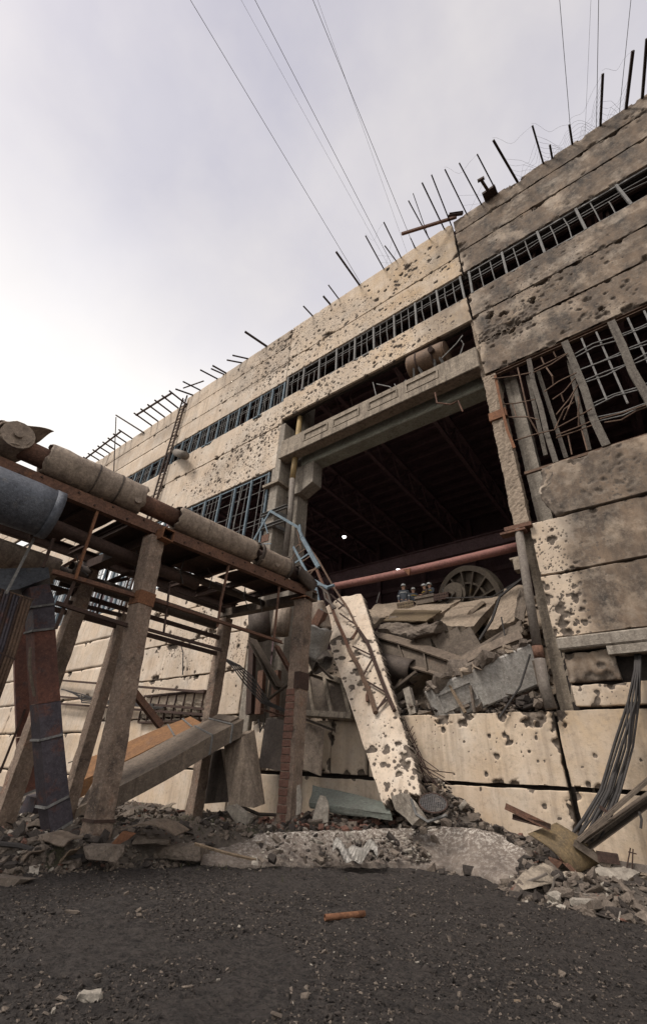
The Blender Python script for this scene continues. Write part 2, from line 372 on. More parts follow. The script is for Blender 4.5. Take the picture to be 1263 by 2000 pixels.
class MB:
    """collects shapes in world coordinates; build() links them as one mesh object"""

    def __init__(s):
        s.v = []; s.f = []

    def add(s, vs, fs):
        b = len(s.v); s.v += [tuple(p) for p in vs]; s.f += [tuple(i + b for i in f) for f in fs]; return s

    def hexa(s, p):     # 8 corners: bottom ring 0-3, top ring 4-7
        return s.add(p, [(0, 3, 2, 1), (4, 5, 6, 7), (0, 1, 5, 4), (1, 2, 6, 5), (2, 3, 7, 6), (3, 0, 4, 7)])

    def box(s, a, b):
        x0, y0, z0 = a; x1, y1, z1 = b
        return s.hexa([(x0, y0, z0), (x1, y0, z0), (x1, y1, z0), (x0, y1, z0), (x0, y0, z1), (x1, y0, z1), (x1, y1, z1), (x0, y1, z1)])

    def frame(s, p, q, up):
        d = (V(q) - V(p)).normalized(); u = V(up) - d * V(up).dot(d)
        if u.length < 1e-4: u = Vector((1, 0, 0)) - d * d.x
        u.normalize(); r = d.cross(u).normalized(); return d, u, r

    def sweep(s, p, q, prof, up=(0, 0, 1), n=1, fn=None, caps=True):
        """closed profile [(r,u)...] swept from p to q in n steps, fn(t) -> offset vector, scale"""
        p, q = V(p), V(q); d, u, r = s.frame(p, q, up); vs = []; m = len(prof)
        for k in range(n + 1):
            t = k / n; c = p.lerp(q, t); sc = 1.0
            if fn:
                o, sc = fn(t); c = c + V(o)
            for a, b in prof:
                vs.append(c + r * (a * sc) + u * (b * sc))
        fs = []
        for k in range(n):
            for i in range(m):
                j = (i + 1) % m; fs.append((k * m + i, k * m + j, (k + 1) * m + j, (k + 1) * m + i))
        if caps:
            fs.append(tuple(range(m - 1, -1, -1))); fs.append(tuple(n * m + i for i in range(m)))
        return s.add(vs, fs)

    def bar(s, p, q, w, h=None, up=(0, 0, 1)):
        h = h or w; a, b = w / 2, h / 2
        return s.sweep(p, q, [(-a, -b), (a, -b), (a, b), (-a, b)], up)

    def channel(s, p, q, w, h, t=0.02, up=(0, 0, 1), side=1):
        a, b = w / 2 * side, h / 2; t_ = t * side
        pr = [(-a, -b), (a, -b), (a, -b + t), (-a + t_, -b + t), (-a + t_, b - t), (a, b - t), (a, b), (-a, b)]
        return s.sweep(p, q, pr if side > 0 else pr[::-1], up)

    def ibeam(s, p, q, w, h, t=0.03, up=(0, 0, 1), **k):
        a, b, c = w / 2, h / 2, t / 2
        return s.sweep(p, q, [(-a, -b), (a, -b), (a, -b + t), (c, -b + t), (c, b - t), (a, b - t), (a, b), (-a, b), (-a, b - t), (-c, b - t), (-c, -b + t), (-a, -b + t)], up, **k)

    def angle(s, p, q, w, t=0.012, up=(0, 0, 1)):
        return s.sweep(p, q, [(0, 0), (w, 0), (w, t), (t, t), (t, w), (0, w)], up)

    def rod(s, p, q, r, n=6, r2=None):
        k = r2 / r if r2 is not None else 1.0
        pr = [(r * math.cos(2 * math.pi * i / n), r * math.sin(2 * math.pi * i / n)) for i in range(n)]
        return s.sweep(p, q, pr, fn=(lambda t: ((0, 0, 0), 1 + (k - 1) * t)))

    def tube(s, pts, r, n=6, caps=True, rf=None):
        pts = [V(p) for p in pts]; vs = []; up = Vector((0.13, 0.21, 1))
        for k, p in enumerate(pts):
            d = (pts[min(k + 1, len(pts) - 1)] - pts[max(k - 1, 0)]).normalized()
            u = (up - d * up.dot(d))
            if u.length < 1e-3: u = Vector((1, 0, 0)) - d * d.x
            u.normalize(); w = d.cross(u); rr = rf(k / (len(pts) - 1)) * r if rf else r
            for i in range(n):
                a = 2 * math.pi * i / n; vs.append(p + u * (rr * math.cos(a)) + w * (rr * math.sin(a)))
        fs = []
        for k in range(len(pts) - 1):
            for i in range(n):
                j = (i + 1) % n; fs.append((k * n + i, k * n + j, (k + 1) * n + j, (k + 1) * n + i))
        if caps:
            fs.append(tuple(range(n - 1, -1, -1))); m = (len(pts) - 1) * n; fs.append(tuple(m + i for i in range(n)))
        return s.add(vs, fs)

    def shell(s, p, q, r, n=24, m=14, thick=0.02, dent=0.0, seed=0, arc=(0, 2 * math.pi), ragged=0.0, scale1=1.0, up=(0, 0, 1)):
        """dented, open-ended sheet tube with real thickness; ragged ends; arc for torn-open cladding"""
        p, q = V(p), V(q); d, u, w = s.frame(p, q, up); L = (q - p).length
        full = abs(arc[1] - arc[0]) > 6.2; cols = n if full else n + 1; vs = []
        for lay in (0, 1):
            for k in range(m + 1):
                t = k / m
                for i in range(cols):
                    a = arc[0] + (arc[1] - arc[0]) * i / n
                    e = 0.0
                    if k in (0, m): e = ragged * (random.Random(seed * 91 + i * 7 + k).random()) * (1 if k == 0 else -1)
                    rr = r * (1 + (scale1 - 1) * t) - lay * thick
                    if dent:
                        z = float(fbm(t * L * 1.3 + seed, i * 5.0 / n + seed * 3.1, seed, 3)) - 0.5
                        z2 = float(vnoise(t * L * .9 + seed * 2, i * 3.0 / n, seed + 5))
                        rr += dent * (z - max(0, z2 - .72) * 3.0)
                    vs.append(p + d * (t * L + e) + u * (rr * math.cos(a)) + w * (rr * math.sin(a)))
        fs = []; o = (m + 1) * cols
        for k in range(m):
            for i in range(n):
                j = (i + 1) % cols
                a, b, c, e = k * cols + i, k * cols + j, (k + 1) * cols + j, (k + 1) * cols + i
                fs.append((a, b, c, e)); fs.append((o + e, o + c, o + b, o + a))
        for i in range(n):
            j = (i + 1) % cols
            fs.append((i, o + i, o + j, j)); a = m * cols
            fs.append((a + j, o + a + j, o + a + i, a + i))
        if not full:
            for k in range(m):
                a, b = k * cols, (k + 1) * cols; fs.append((a, b, o + b, o + a))
                a += n; b += n; fs.append((b, a, o + a, o + b))
        return s.add(vs, fs)

    def prism(s, poly, depth):
        """polygon of 3D points extruded by the vector depth"""
        n = len(poly); dv = V(depth); a = [V(p) for p in poly]; b = [p + dv for p in a]
        return s.add(a + b, [tuple(range(n - 1, -1, -1)), tuple(range(n, 2 * n))] + [(i, (i + 1) % n, n + (i + 1) % n, n + i) for i in range(n)])

    def sheet(s, o, ux, uy, nx, ny, zf, thick=0.012):
        """crumpled sheet: origin, two edge vectors, height function zf(i,j) along the normal"""
        o, ux, uy = V(o), V(ux), V(uy); nrm = ux.cross(uy).normalized(); vs = []
        for lay in (0, 1):
            for j in range(ny + 1):
                for i in range(nx + 1):
                    vs.append(o + ux * (i / nx) + uy * (j / ny) + nrm * (zf(i / nx, j / ny) - lay * thick))
        fs = []; c = nx + 1; q = c * (ny + 1)
        for j in range(ny):
            for i in range(nx):
                a = j * c + i; fs.append((a, a + 1, a + c + 1, a + c)); fs.append((q + a + c, q + a + c + 1, q + a + 1, q + a))
        rim = [i for i in range(c)] + [j * c + nx for j in range(1, ny + 1)] + [ny * c + i for i in range(nx - 1, -1, -1)] + [j * c for j in range(ny - 1, 0, -1)]
        for k in range(len(rim)):
            a, b = rim[k], rim[(k + 1) % len(rim)]; fs.append((b, a, q + a, q + b))
        return s.add(vs, fs)

    def build(s, name, mat, parent=None, smooth=False, bevel=0.0):
        A = np.array(s.v, float)
        if parent is not None: loc = wloc(parent); off = Vector((0, 0, 0))
        else:
            loc = Vector(((A[:, 0].min() + A[:, 0].max()) / 2, (A[:, 1].min() + A[:, 1].max()) / 2, A[:, 2].min())); off = loc
        me = bpy.data.meshes.new(name); me.from_pydata([tuple(p) for p in (A - np.array(loc))], [], s.f)
        me.validate(); me.update()
        if smooth:
            me.polygons.foreach_set('use_smooth', [True] * len(me.polygons))
        me.materials.append(MATS[mat])
        o = bpy.data.objects.new(name, me); C.objects.link(o); o.location = off
        if parent is not None: o.parent = parent
        if bevel:
            b = o.modifiers.new('b', 'BEVEL'); b.width = bevel; b.segments = 1; b.limit_method = 'ANGLE'
        return o


def roughen(mb, cuts=2, amp=.03, seed=0, freq=6.0):
    bm = bmesh.new(); vs = [bm.verts.new(v) for v in mb.v]
    for f in mb.f:
        try: bm.faces.new([vs[i] for i in f])
        except ValueError: pass
    bmesh.ops.triangulate(bm, faces=bm.faces)
    for _ in range(cuts): bmesh.ops.subdivide_edges(bm, edges=bm.edges, cuts=1, use_grid_fill=True)
    bm.normal_update(); bmesh.ops.recalc_face_normals(bm, faces=bm.faces); bm.normal_update()
    co = np.array([v.co[:] for v in bm.verts])
    d = fbm(co[:, 0] * freq + co[:, 2] * 3.3 + seed, co[:, 1] * freq - co[:, 2] * freq * .8, seed, 4) - .5
    for v, k in zip(bm.verts, d): v.co += v.normal * float(k) * amp * 2
    bm.verts.index_update(); mb.v = [tuple(v.co) for v in bm.verts]; mb.f = [tuple(v.index for v in f.verts) for f in bm.faces]; bm.free(); return mb


def one(name, mb, mat, label, cat, group=None, **k):
    return tag(mb.build(name, mat, **k), label, cat, group)


def copy_obj(o, parent=None, loc=None):
    c = o.copy(); C.objects.link(c)
    if parent is not None: c.parent = parent
    if loc is not None: c.location = loc
    return c


# ================================================================== GROUND
FX = [-80, -20, -11.5, -9.9, -9.35, -8.7, -7.8, -6.8, -5.5, -4.2, -3.7, -3.3, -1.4, 4, 40]
FY = [-30, -14, -11.0, -9.6, -7.3, -5.7, -3.7, -2.2, -2.0, -2.0, -2.9, -3.6, -3.8, -4.2, -4.5]


def front(x): return np.interp(x, FX, FY)


def bank_amount(x, y):
    return sstep(0.0, 1.5, np.asarray(y) - front(x) + 0.5 * (fbm(np.asarray(x) * .8, np.asarray(y) * .8, 5) - .5))


def gz(x, y):
    x = np.asarray(x, float); y = np.asarray(y, float)
    b = bank_amount(x, y)
    top = np.interp(x, [-40, -11, -9, -7, -6, -4.5, -3.6, -2.5, 4], [0.3, 0.34, 0.55, 0.66, 0.82, 0.78, 0.5, 0.36, 0.3])
    h = b * (top + 0.5 * (fbm(x * .9, y * .9, 9) - .5))
    h += 0.09 * (fbm(x * .7, y * .7, 3) - .5) * (1 - b) + 0.07 * (fbm(x * 3, y * 3, 4, 6) - .5) + (0.055 + .03 * b) * (fbm(x * 8, y * 8, 14, 2) - .5)
    h += 0.65 * np.exp(-((x + 6.3) / 1.0) ** 2) * sstep(-1.9, -.2, y) * (y < .6)
    far = np.maximum(0, np.hypot(x + 5, y + 6) - 35); return h * np.exp(-far / 20)


def axis(dense0, dense1, step, far):
    a = list(np.arange(dense0, dense1, step)); d = step; x = dense1
    while x < far:
        a.append(x); d *= 1.35; x += d
    a.append(far); d = step; x = dense0 - step; lo = []
    while x > -far:
        lo.append(x); d *= 1.35; x -= d
    lo.append(-far); return np.array(lo[::-1] + a)


gx = axis(-13, 3, 0.045, 900); gy = axis(-13.5, 0.0, 0.045, 900)
GX, GY = np.meshgrid(gx, gy)
GZ = gz(GX, GY); nX, nY = len(gx), len(gy)


def grid_mesh(name, P, nx, ny, mat, attrs=None, smooth=True, faces=None):
    me = bpy.data.meshes.new(name)
    if faces is None:
        i = np.arange(nx * ny).reshape(ny, nx)
        faces = np.stack([i[:-1, :-1], i[:-1, 1:], i[1:, 1:], i[1:, :-1]], -1).reshape(-1, 4)
    me.vertices.add(len(P)); me.vertices.foreach_set('co', np.asarray(P, np.float32).ravel())
    nf = len(faces); me.loops.add(nf * 4); me.polygons.add(nf)
    me.loops.foreach_set('vertex_index', np.asarray(faces, np.int32).ravel())
    me.polygons.foreach_set('loop_start', np.arange(0, nf * 4, 4, dtype=np.int32))
    me.polygons.foreach_set('use_smooth', np.full(nf, smooth))
    for k, a in (attrs or {}).items():
        at_ = me.attributes.new(k, 'FLOAT', 'POINT'); at_.data.foreach_set('value', np.asarray(a, np.float32).ravel())
    me.update(calc_edges=True); me.validate(); me.materials.append(MATS[mat]); return me


me = grid_mesh('ground', np.stack([GX, GY, GZ], -1).reshape(-1, 3), nX, nY, 'soil', {'bank': sstep(-.45, .35, GY - front(GX) + .9 * (fbm(GX * 1.7, GY * 1.7, 6) - .5)) * (np.hypot(GX + 5, GY + 6) < 60)})
g = bpy.data.objects.new('ground', me); C.objects.link(g); tag(g, kind='structure')

# rock prototypes ---------------------------------------------------------------


def rock(seed, n=14, flat=1.0):
    """angular fragment: jittered box corners with one or two corners knocked off"""
    r = random.Random(seed); bm = bmesh.new(); asp = (r.uniform(.8, 1.25), r.uniform(.5, .85), r.uniform(.25, .6) * flat)
    for sx_ in (-1, 1):
        for sy_ in (-1, 1):
            for sz_ in (-1, 1):
                m = 2 if r.random() < .35 else 1
                for _ in range(m):
                    bm.verts.new((asp[0] * (sx_ + r.uniform(-.5, .25) * sx_), asp[1] * (sy_ + r.uniform(-.55, .25) * sy_), asp[2] * (sz_ + r.uniform(-.6, .35) * sz_)))
    for _ in range(max(0, n - 13)):
        v = Vector((r.gauss(0, 1), r.gauss(0, 1), r.gauss(0, 1))).normalized(); bm.verts.new((v.x * asp[0] * 1.25, v.y * asp[1] * 1.25, v.z * asp[2] * 1.25))
    g_ = bmesh.ops.convex_hull(bm, input=bm.verts)
    bmesh.ops.delete(bm, geom=[e for e in set(g_['geom_interior']) if isinstance(e, bmesh.types.BMVert)], context='VERTS')
    bmesh.ops.triangulate(bm, faces=bm.faces)
    bm.verts.index_update()
    vs = np.array([v.co[:] for v in bm.verts]); fs = np.array([[v.index for v in f.verts] for f in bm.faces]); bm.free()
    return vs, fs


ROCKS = [rock(k, 13, 1.0 if k % 3 else 0.5) for k in range(14)]
PEBS = [rock(50 + k, 8) for k in range(10)]


def rocks_mesh(name, pts, sizes, protos, mats, sink=0.25, seed=1):
    """many stones in one mesh; pts (n,3), sizes (n,)"""
    r = np.random.RandomState(seed); vs = []; fs = []; mi = []; b = 0
    for p, sz in zip(pts, sizes):
        pv, pf = protos[r.randint(len(protos))]
        a, c, d = r.uniform(0, 6.28), r.normal(0, .5), r.normal(0, .5)
        R = np.array(Matrix.Rotation(a, 3, 'Z') @ Matrix.Rotation(c, 3, 'X') @ Matrix.Rotation(d, 3, 'Y'))
        q = (pv * (sz * r.uniform(.55, 1.45, 3))) @ R.T + p + np.array([0, 0, sz * (0.55 - sink)])
        vs.append(q); fs.append(pf + b); mi += [r.choice(len(mats), p=[m[1] for m in mats])] * len(pf); b += len(pv)
    vs = np.concatenate(vs); fs = np.concatenate(fs)
    me = bpy.data.meshes.new(name); me.vertices.add(len(vs)); me.vertices.foreach_set('co', vs.astype(np.float32).ravel())
    nf = len(fs); me.loops.add(nf * 3); me.polygons.add(nf)
    me.loops.foreach_set('vertex_index', fs.astype(np.int32).ravel()); me.polygons.foreach_set('loop_start', np.arange(0, nf * 3, 3, dtype=np.int32))
    for m in mats: me.materials.append(MATS[m[0]])
    me.polygons.foreach_set('material_index', np.array(mi, np.int32)); me.polygons.foreach_set('use_smooth', np.zeros(nf, bool)); me.update(calc_edges=True); me.validate()
    o = bpy.data.objects.new(name, me); C.objects.link(o); return o


# gravel on the dark forecourt, nearer = denser
N = 42000
xx = RNG.uniform(-12, 3, N * 4); yy = CAM[1] + RNG.uniform(1.5, 11.5, N * 4)
keep = (yy < front(xx) + .6) & (RNG.rand(N * 4) < np.clip(6.5 / np.hypot(xx, yy - CAM[1]), 0, 1) ** 1.3) & (fbm(xx * 1.1, yy * 1.1, 21) > .40)
xx, yy = xx[keep][:N], yy[keep][:N]
sz = np.minimum(0.005 + RNG.exponential(0.0042, len(xx)), 0.034)
o = rocks_mesh('gravel', np.stack([xx, yy, gz(xx, yy)], 1), sz, PEBS, [('soil', .42), ('dark_rubble', .40), ('rubble', .17), ('white_chunk', .01)], 0.3, 3)
tag(o, 'fine dark gravel and grit strewn over the forecourt', 'gravel', kind='stuff')

# rubble of the bank
N = 11000
xx = RNG.uniform(-19, 3, N * 3); yy = RNG.uniform(-13, -0.35, N * 3)
dd = yy - front(xx)
keep = (dd > -0.35) & (RNG.rand(N * 3) < np.clip(1.15 - dd * .12, .25, 1)) & ~((xx > -9.0) & (xx < -3.9) & (dd < .9) & (RNG.rand(N * 3) < .97))
xx, yy = xx[keep][:N], yy[keep][:N]
sz = np.minimum(0.014 + RNG.exponential(0.026, len(xx)), 0.17)
o = rocks_mesh('rubble', np.stack([xx, yy, gz(xx, yy)], 1), sz, ROCKS, [('rubble', .58), ('dark_rubble', .33), ('white_chunk', .045), ('brick', .045)], 0.3, 4)
tag(o, 'broken concrete rubble banked up along the foot of the factory wall', 'rubble', kind='stuff')

# ================================================================== FACTORY BUILDING
fb = thing('factory_building', (-14.85, 0, 0), 'bombed concrete panel factory hall with pockmarked facade and torn open gateway', 'building')

# impacts: clusters given where they sit on the facade (x, z, spread x, spread z, count, rmin, rmax)
IMP = []


def imp(px, py, spx, n, r0=0.03, r1=0.15, Y=0.0):
    c = at(px, py, Y); e = at(px + spx, py, Y); sg = max(0.35, abs(e.x - c.x) * 0.6)
    k = int(n * 1.7)
    for _ in range(k):
        r = (r0 + (r1 - r0) * random.random() ** 3.0) * .8
        IMP.append((random.gauss(c.x, sg), random.gauss(c.z, sg * 0.8), r, r * random.uniform(.3, .6)))


for a in [(600, 640, 45, 75), (640, 625, 50, 40), (690, 600, 50, 30), (765, 560, 45, 16, .1, .3), (830, 500, 50, 9, .08, .26),
          (573, 799, 30, 60), (630, 752, 40, 60), (715, 704, 50, 55), (780, 670, 40, 30), (850, 640, 40, 18),
          (590, 695, 40, 45), (645, 675, 40, 40), (718, 630, 45, 25), (795, 584, 45, 20), (865, 530, 30, 8),
          (470, 877, 40, 110), (520, 845, 34, 90), (431, 946, 40, 70), (402, 957, 30, 40), (500, 900, 40, 70), (380, 930, 40, 25),
          (522, 713, 36, 90), (548, 676, 24, 80), (537, 732, 28, 90), (480, 745, 40, 35), (440, 760, 40, 18),
          (345, 1180, 90, 26, .04, .15), (370, 1250, 90, 30, .04, .17), (430, 1220, 80, 24, .04, .15), (300, 1290, 90, 24, .04, .16), (250, 1250, 60, 12), (470, 1290, 50, 12),
          (1000, 640, 45, 60, .04, .16), (960, 650, 28, 50, .04, .2), (1080, 560, 60, 40, .03, .14), (1030, 600, 40, 40, .04, .16), (1160, 500, 60, 30, .03, .12), (1000, 560, 50, 30, .03, .13),
          (1130, 620, 60, 14, .05, .2), (1220, 560, 50, 12, .04, .16), (1200, 400, 50, 14, .04, .12), (1100, 480, 40, 12, .04, .12),
          (1080, 420, 60, 7, .04, .13), (1190, 300, 60, 8, .04, .14), (1020, 430, 60, 8, .04, .13), (930, 480, 30, 10, .05, .15), (1230, 230, 30, 8, .06, .16),
          (1070, 1060, 22, 9, .05, .2), (1080, 1090, 35, 45, .02, .035), (1120, 1140, 30, 8, .03, .1), (1110, 1165, 28, 8, .06, .2), (1130, 1215, 30, 8, .06, .2), (1090, 1190, 40, 35, .02, .035),
          (1150, 1335, 40, 6, .08, .2), (850, 1425, 40, 22, .018, .045), (980, 1450, 60, 16, .018, .035), (1190, 960, 60, 16, .04, .14), (1180, 920, 60, 14, .05, .16)]:
    imp(*a)
for px, py, rp in [(992, 1450, 8), (955, 1437, 5), (983, 1436, 5), (968, 1477, 5), (1033, 1468, 4), (1046, 1440, 5), (1046, 1432, 3), (1074, 1475, 3), (1050, 1487, 3), (1062, 1487, 3), (949, 1513, 4),
                   (1161, 1477, 5), (1147, 1533, 7), (1136, 1498, 3), (1062, 1573, 6), (1092, 1600, 3), (938, 1542, 3), (886, 1512, 3), (1107, 1404, 3), (1213, 1407, 3), (1250, 1485, 3),
                   (980, 1400, 14), (903, 1411, 8), (1085, 1405, 12), (865, 1424, 6),
                   (1040, 585, 9), (957, 617, 13), (980, 613, 8), (1131, 604, 6), (1174, 603, 9), (1042, 634, 6), (1098, 648, 7), (1000, 646, 9), (1152, 583, 6), (985, 650, 7), (962, 676, 7)]:
    c = at(px, py, 0); e = at(px + rp, py, 0); r = abs(e.x - c.x) * .95
    IMP.append((c.x, c.z, r, 0.5 if rp >= 8 and py < 700 else r * .7))
IMP = np.array(IMP)


def soot_field(x, z):
    n = fbm(x * .45, z * .45, 31); s = np.zeros_like(x)
    rb = sstep(-3.4, -2.2, x)
    up = np.where(z > 16.4, 1.0, 0) * rb
    s = np.maximum(s, up * (1.28 + .7 * (n - .5)))
    s = np.maximum(s, np.where((z > 9.1) & (z < 11.3), 1, 0) * sstep(-2.0, -1.4, x) * (1.15 + .3 * (n - .5)))
    edge = sstep(-1.75, -.9, x + 1.2 * (n - .5))
    s = np.maximum(s, np.where((z > 5.2) & (z <= 9.1), 1, 0) * (.05 + edge * 1.3))
    s = np.maximum(s, np.where((z > 4.2) & (z <= 5.35), 1, 0) * rb * 1.5 * (.35 + .9 * fbm(x * 5, z * .35, 77)))
    s = np.maximum(s, np.where((z > 3.4) & (z <= 4.2), 1, 0) * rb * .12)
    s = np.maximum(s, sstep(-6.5, -3.4, x) * np.where((z > 20) & (z < 22.3) & (x < -2.8), 1, 0) * .62)
    s = np.maximum(s, np.where((z > 25.2) & (x < -14.9) & (x > -27), 1, 0) * sstep(-25, -17, x) * .42 * (0.5 + n))
    s = np.maximum(s, np.where((x < -2.8), 1, 0) * .12 * n)
    s = np.maximum(s, .5 * np.exp(-(((x + 19.0) / 2.2) ** 2 + ((z - 18.6) / 1.0) ** 2)) * n * 1.4)
    return np.clip(s, 0, 1.5)


def warm_field(x, z):
    w = 0.25 * fbm(x * .3, z * .3, 41)
    w = w + np.where((x > -14.8) & (x < -2.9) & (z > 20), 1, 0) * (.30 + .5 * sstep(-12, -3, x) * np.where(z > 24, 1, .5))
    w = w + np.where(z < 3.6, 1, 0) * .30 + np.where((x > -2.9) & (z < 20), 1, 0) * .25
    return np.clip(w, 0, 1)


def panel(x0, x1, z0, z1, res=0.05, y0=0.0, thick=0.28, chips=10, seed=0, rag=0.035, tilt=0.0, left=None, pk=None, name='wall_panel', parent=None, dens=1.0):
    x0 += .022; x1 -= .022; z0 += .022; z1 -= .022
    nx = max(3, int((x1 - x0) / res)); nz = max(3, int((z1 - z0) / res))
    u = np.linspace(x0, x1, nx + 1); w = np.linspace(z0, z1, nz + 1); X, Z = np.meshgrid(u, w)
    r = np.random.RandomState(seed + int(abs(x0) * 13 + z0 * 101) % 100000)
    # ragged border
    Xo, Zo = X.copy(), Z.copy()
    rg = rag * (fbm(X * 2.2, Z * 2.2, seed + 3) ** 2) * 2.0
    X[:, 0] += rg[:, 0]; X[:, -1] -= rg[:, -1]; Z[0] += rg[0]; Z[-1] -= rg[-1]
    if left is not None:      # broken left end: x limit as function of z
        lim = left(Zo); fr = (Xo - x0) / (x1 - x0); X = lim + (x1 - lim) * fr
    D = 0.012 * (fbm(Xo * 1.5, Zo * 1.5, 7) - .5) + .006 * (fbm(Xo * 9, Zo * 9, 8) - .5)
    dm = np.zeros_like(X)
    im = IMP[(IMP[:, 0] > x0 - .5) & (IMP[:, 0] < x1 + .5) & (IMP[:, 1] > z0 - .5) & (IMP[:, 1] < z1 + .5)] if dens else np.zeros((0, 4))
    lst = [tuple(k) for k in im]
    for _ in range(chips):      # broken edges
        if r.rand() < .75: cx, cz = r.uniform(x0, x1), (z0 if r.rand() < .5 else z1)
        else: cx, cz = (x0 if r.rand() < .5 else x1), r.uniform(z0, z1)
        rr = r.uniform(.06, .2) if r.rand() < .85 else r.uniform(.2, .4)
        lst.append((cx, cz, rr, rr * .5))
    dx = (x1 - x0) / nx; dz = (z1 - z0) / nz
    nz1 = fbm(Xo * 8.0, Zo * 8.0, 60 + seed, 3)
    for cx, cz, rr, dp in lst:
        m = rr * 1.7 + res
        i0 = max(0, int((cx - m - x0) / dx)); i1 = min(nx + 1, int((cx + m - x0) / dx) + 2)
        j0 = max(0, int((cz - m - z0) / dz)); j1 = min(nz + 1, int((cz + m - z0) / dz) + 2)
        if i1 <= i0 or j1 <= j0: continue
        xx = Xo[j0:j1, i0:i1]; zz = Zo[j0:j1, i0:i1]
        ax = .75 + .5 * ((cx * 7.3) % 1); rho = np.hypot((xx - cx) / ax, zz - cz) / (rr * (.15 + 1.6 * nz1[j0:j1, i0:i1]))
        q = np.clip(1 - rho ** 2, 0, 1)
        D[j0:j1, i0:i1] = np.maximum(D[j0:j1, i0:i1], dp * np.sqrt(q) * (.8 + .7 * nz1[j0:j1, i0:i1]))
        dm[j0:j1, i0:i1] = np.maximum(dm[j0:j1, i0:i1], np.clip(1.9 * (1.12 - rho), 0, 1))
    if left is not None:
        e = sstep(.55, 0.0, X - left(Zo)); dm = np.maximum(dm, e * (nz1 > .35)); D += e * .12 * nz1
    D += dm * .05 * (fbm(Xo * 12, Zo * 12, 70) - .4)
    Yv = y0 + np.minimum(D, thick + .05) + (Z - z0) * tilt
    P = np.stack([X, Yv, Z], -1).reshape(-1, 3); n1 = len(P)
    idx = np.arange(n1).reshape(nz + 1, nx + 1)
    f = np.stack([idx[:-1, :-1], idx[:-1, 1:], idx[1:, 1:], idx[1:, :-1]], -1).reshape(-1, 4)
    hole = (D.reshape(-1)[f].min(1) > thick * .92); f = f[~hole]
    rim = np.concatenate([idx[0, :], idx[1:, -1], idx[-1, -2::-1], idx[-2:0:-1, 0]])
    B = P[rim].copy(); B[:, 1] = y0 + thick + (B[:, 2] - z0) * tilt; k = len(rim); bi = n1 + np.arange(k)
    f2 = np.stack([np.roll(rim, -1), rim, bi, np.roll(bi, -1)], -1)
    P = np.concatenate([P, B]); F = np.concatenate([f, f2])
    dmv = np.concatenate([dm.ravel(), np.full(k, .9)]); fx, fz = P[:, 0], P[:, 2]
    if pk is None:
        pkv = np.zeros(n1)
        if len(im):
            for cx, cz, rr, dp in im[::3]:
                pkv += np.exp(-(((P[:n1, 0] - cx) / .8) ** 2 + ((P[:n1, 2] - cz) / .6) ** 2))
        pkv = np.clip(pkv * .35, 0, 1)
    else: pkv = np.full(n1, pk)
    pkv = np.concatenate([pkv, np.zeros(k)])
    loc = np.array(wloc(parent or fb))
    me = grid_mesh(name, P - loc, 0, 0, 'painted_panel', {'dmg': dmv, 'soot': soot_field(fx, fz), 'warm': warm_field(fx, fz), 'pock': pkv}, True, F)
    o = bpy.data.objects.new(name, me); C.objects.link(o); o.parent = parent or fb; return o


X0, X1, X2, X3 = -26.85, -14.85, -2.85, 9.15
# right bay
for z0, z1 in [(27.88, 29.25), (26.0, 27.88), (24.08, 26.0), (20.47, 22.23), (18.57, 20.47), (16.5, 18.57)]:
    panel(X2, X3, z0, z1, .036 if z1 < 23 else .05, seed=int(z0), rag=.07, chips=26)
panel(-2.05, X3, 9.14, 11.15, .045, seed=3, left=lambda z: -2.0 + .30 * fbm(z * 2.3, z * 0 + 3, 4) + .25 * np.abs(z - 10.2), y0=-.05)
panel(-2.44, X3, 7.27, 9.14, .034, seed=4); panel(-2.44, X3, 5.36, 7.27, .034, seed=5)
panel(-2.32, X3, 3.53, 4.13, .045, seed=7, y0=.05); panel(-2.32, -1.05, 4.15, 4.98, .045, seed=6, y0=.05); panel(-.1, X3, 4.15, 4.98, .045, seed=16, y0=.05); panel(-1.05, -.1, 4.74, 4.98, .045, seed=19, y0=.05, chips=3)
mb = MB(); mb.box((-2.36, -.16, 5.0), (X3, .25, 5.34)); mb.build('ledge', 'pale_concrete', fb, bevel=.04)
panel(X2 + .02, X3, 1.71, 3.51, .032, seed=8, pk=.1); panel(X2 + .08, X3, -.4, 1.69, .036, seed=9)
# middle bay
panel(X1, X2, 25.76, 29.22, .036, seed=10); panel(X1, X2, 24.1, 25.74, .036, seed=11); panel(X1, X2, 20.3, 22.14, .036, seed=12)
panel(-14.2, -13.0, 1.75, 3.5, .05, seed=17); panel(-13.0, -10.2, 1.75, 3.45, .05, seed=18); panel(-10.2, -8.72, 1.75, 3.55, .045, seed=13); panel(-8.68, X2, 1.71, 3.52, .03, seed=14, pk=.16); panel(-14.2, X2, -.4, 1.70, .05, seed=15)
# left bay
for z0, z1 in [(27.45, 29.2), (25.6, 27.45), (23.8, 25.6)]:
    panel(X0, X1, z0, z1, .042, seed=int(z0) + 20)
panel(X0, X1 + .1, 19.9, 21.95, .038, seed=31, chips=20); panel(X0, X1 + .1, 16.6, 19.88, .038, seed=32, chips=20)
for z0, z1 in [(9.2, 11.1), (7.4, 9.2), (5.6, 7.4), (3.75, 5.6), (1.7, 3.75), (-.4, 1.7)]:
    panel(X0, X1 - .2, z0, z1, .045, seed=int(z0) + 40, chips=18)
# far bays
for k in range(4):
    xb = X0 - .12 - 12 * (k + 1); xa = xb + 12; dz = -.55
    for z0, z1 in [(27.45, 29.2), (25.6, 27.45), (23.8, 25.6), (19.9, 21.95), (16.6, 19.88), (9.2, 11.1), (7.4, 9.2), (5.6, 7.4), (3.75, 5.6), (1.7, 3.75), (-.4, 1.7)]:
        panel(xb, xa, z0 + dz, z1 + dz, .15, seed=int(z0) + 70 + k, chips=8, dens=0, pk=0.05)

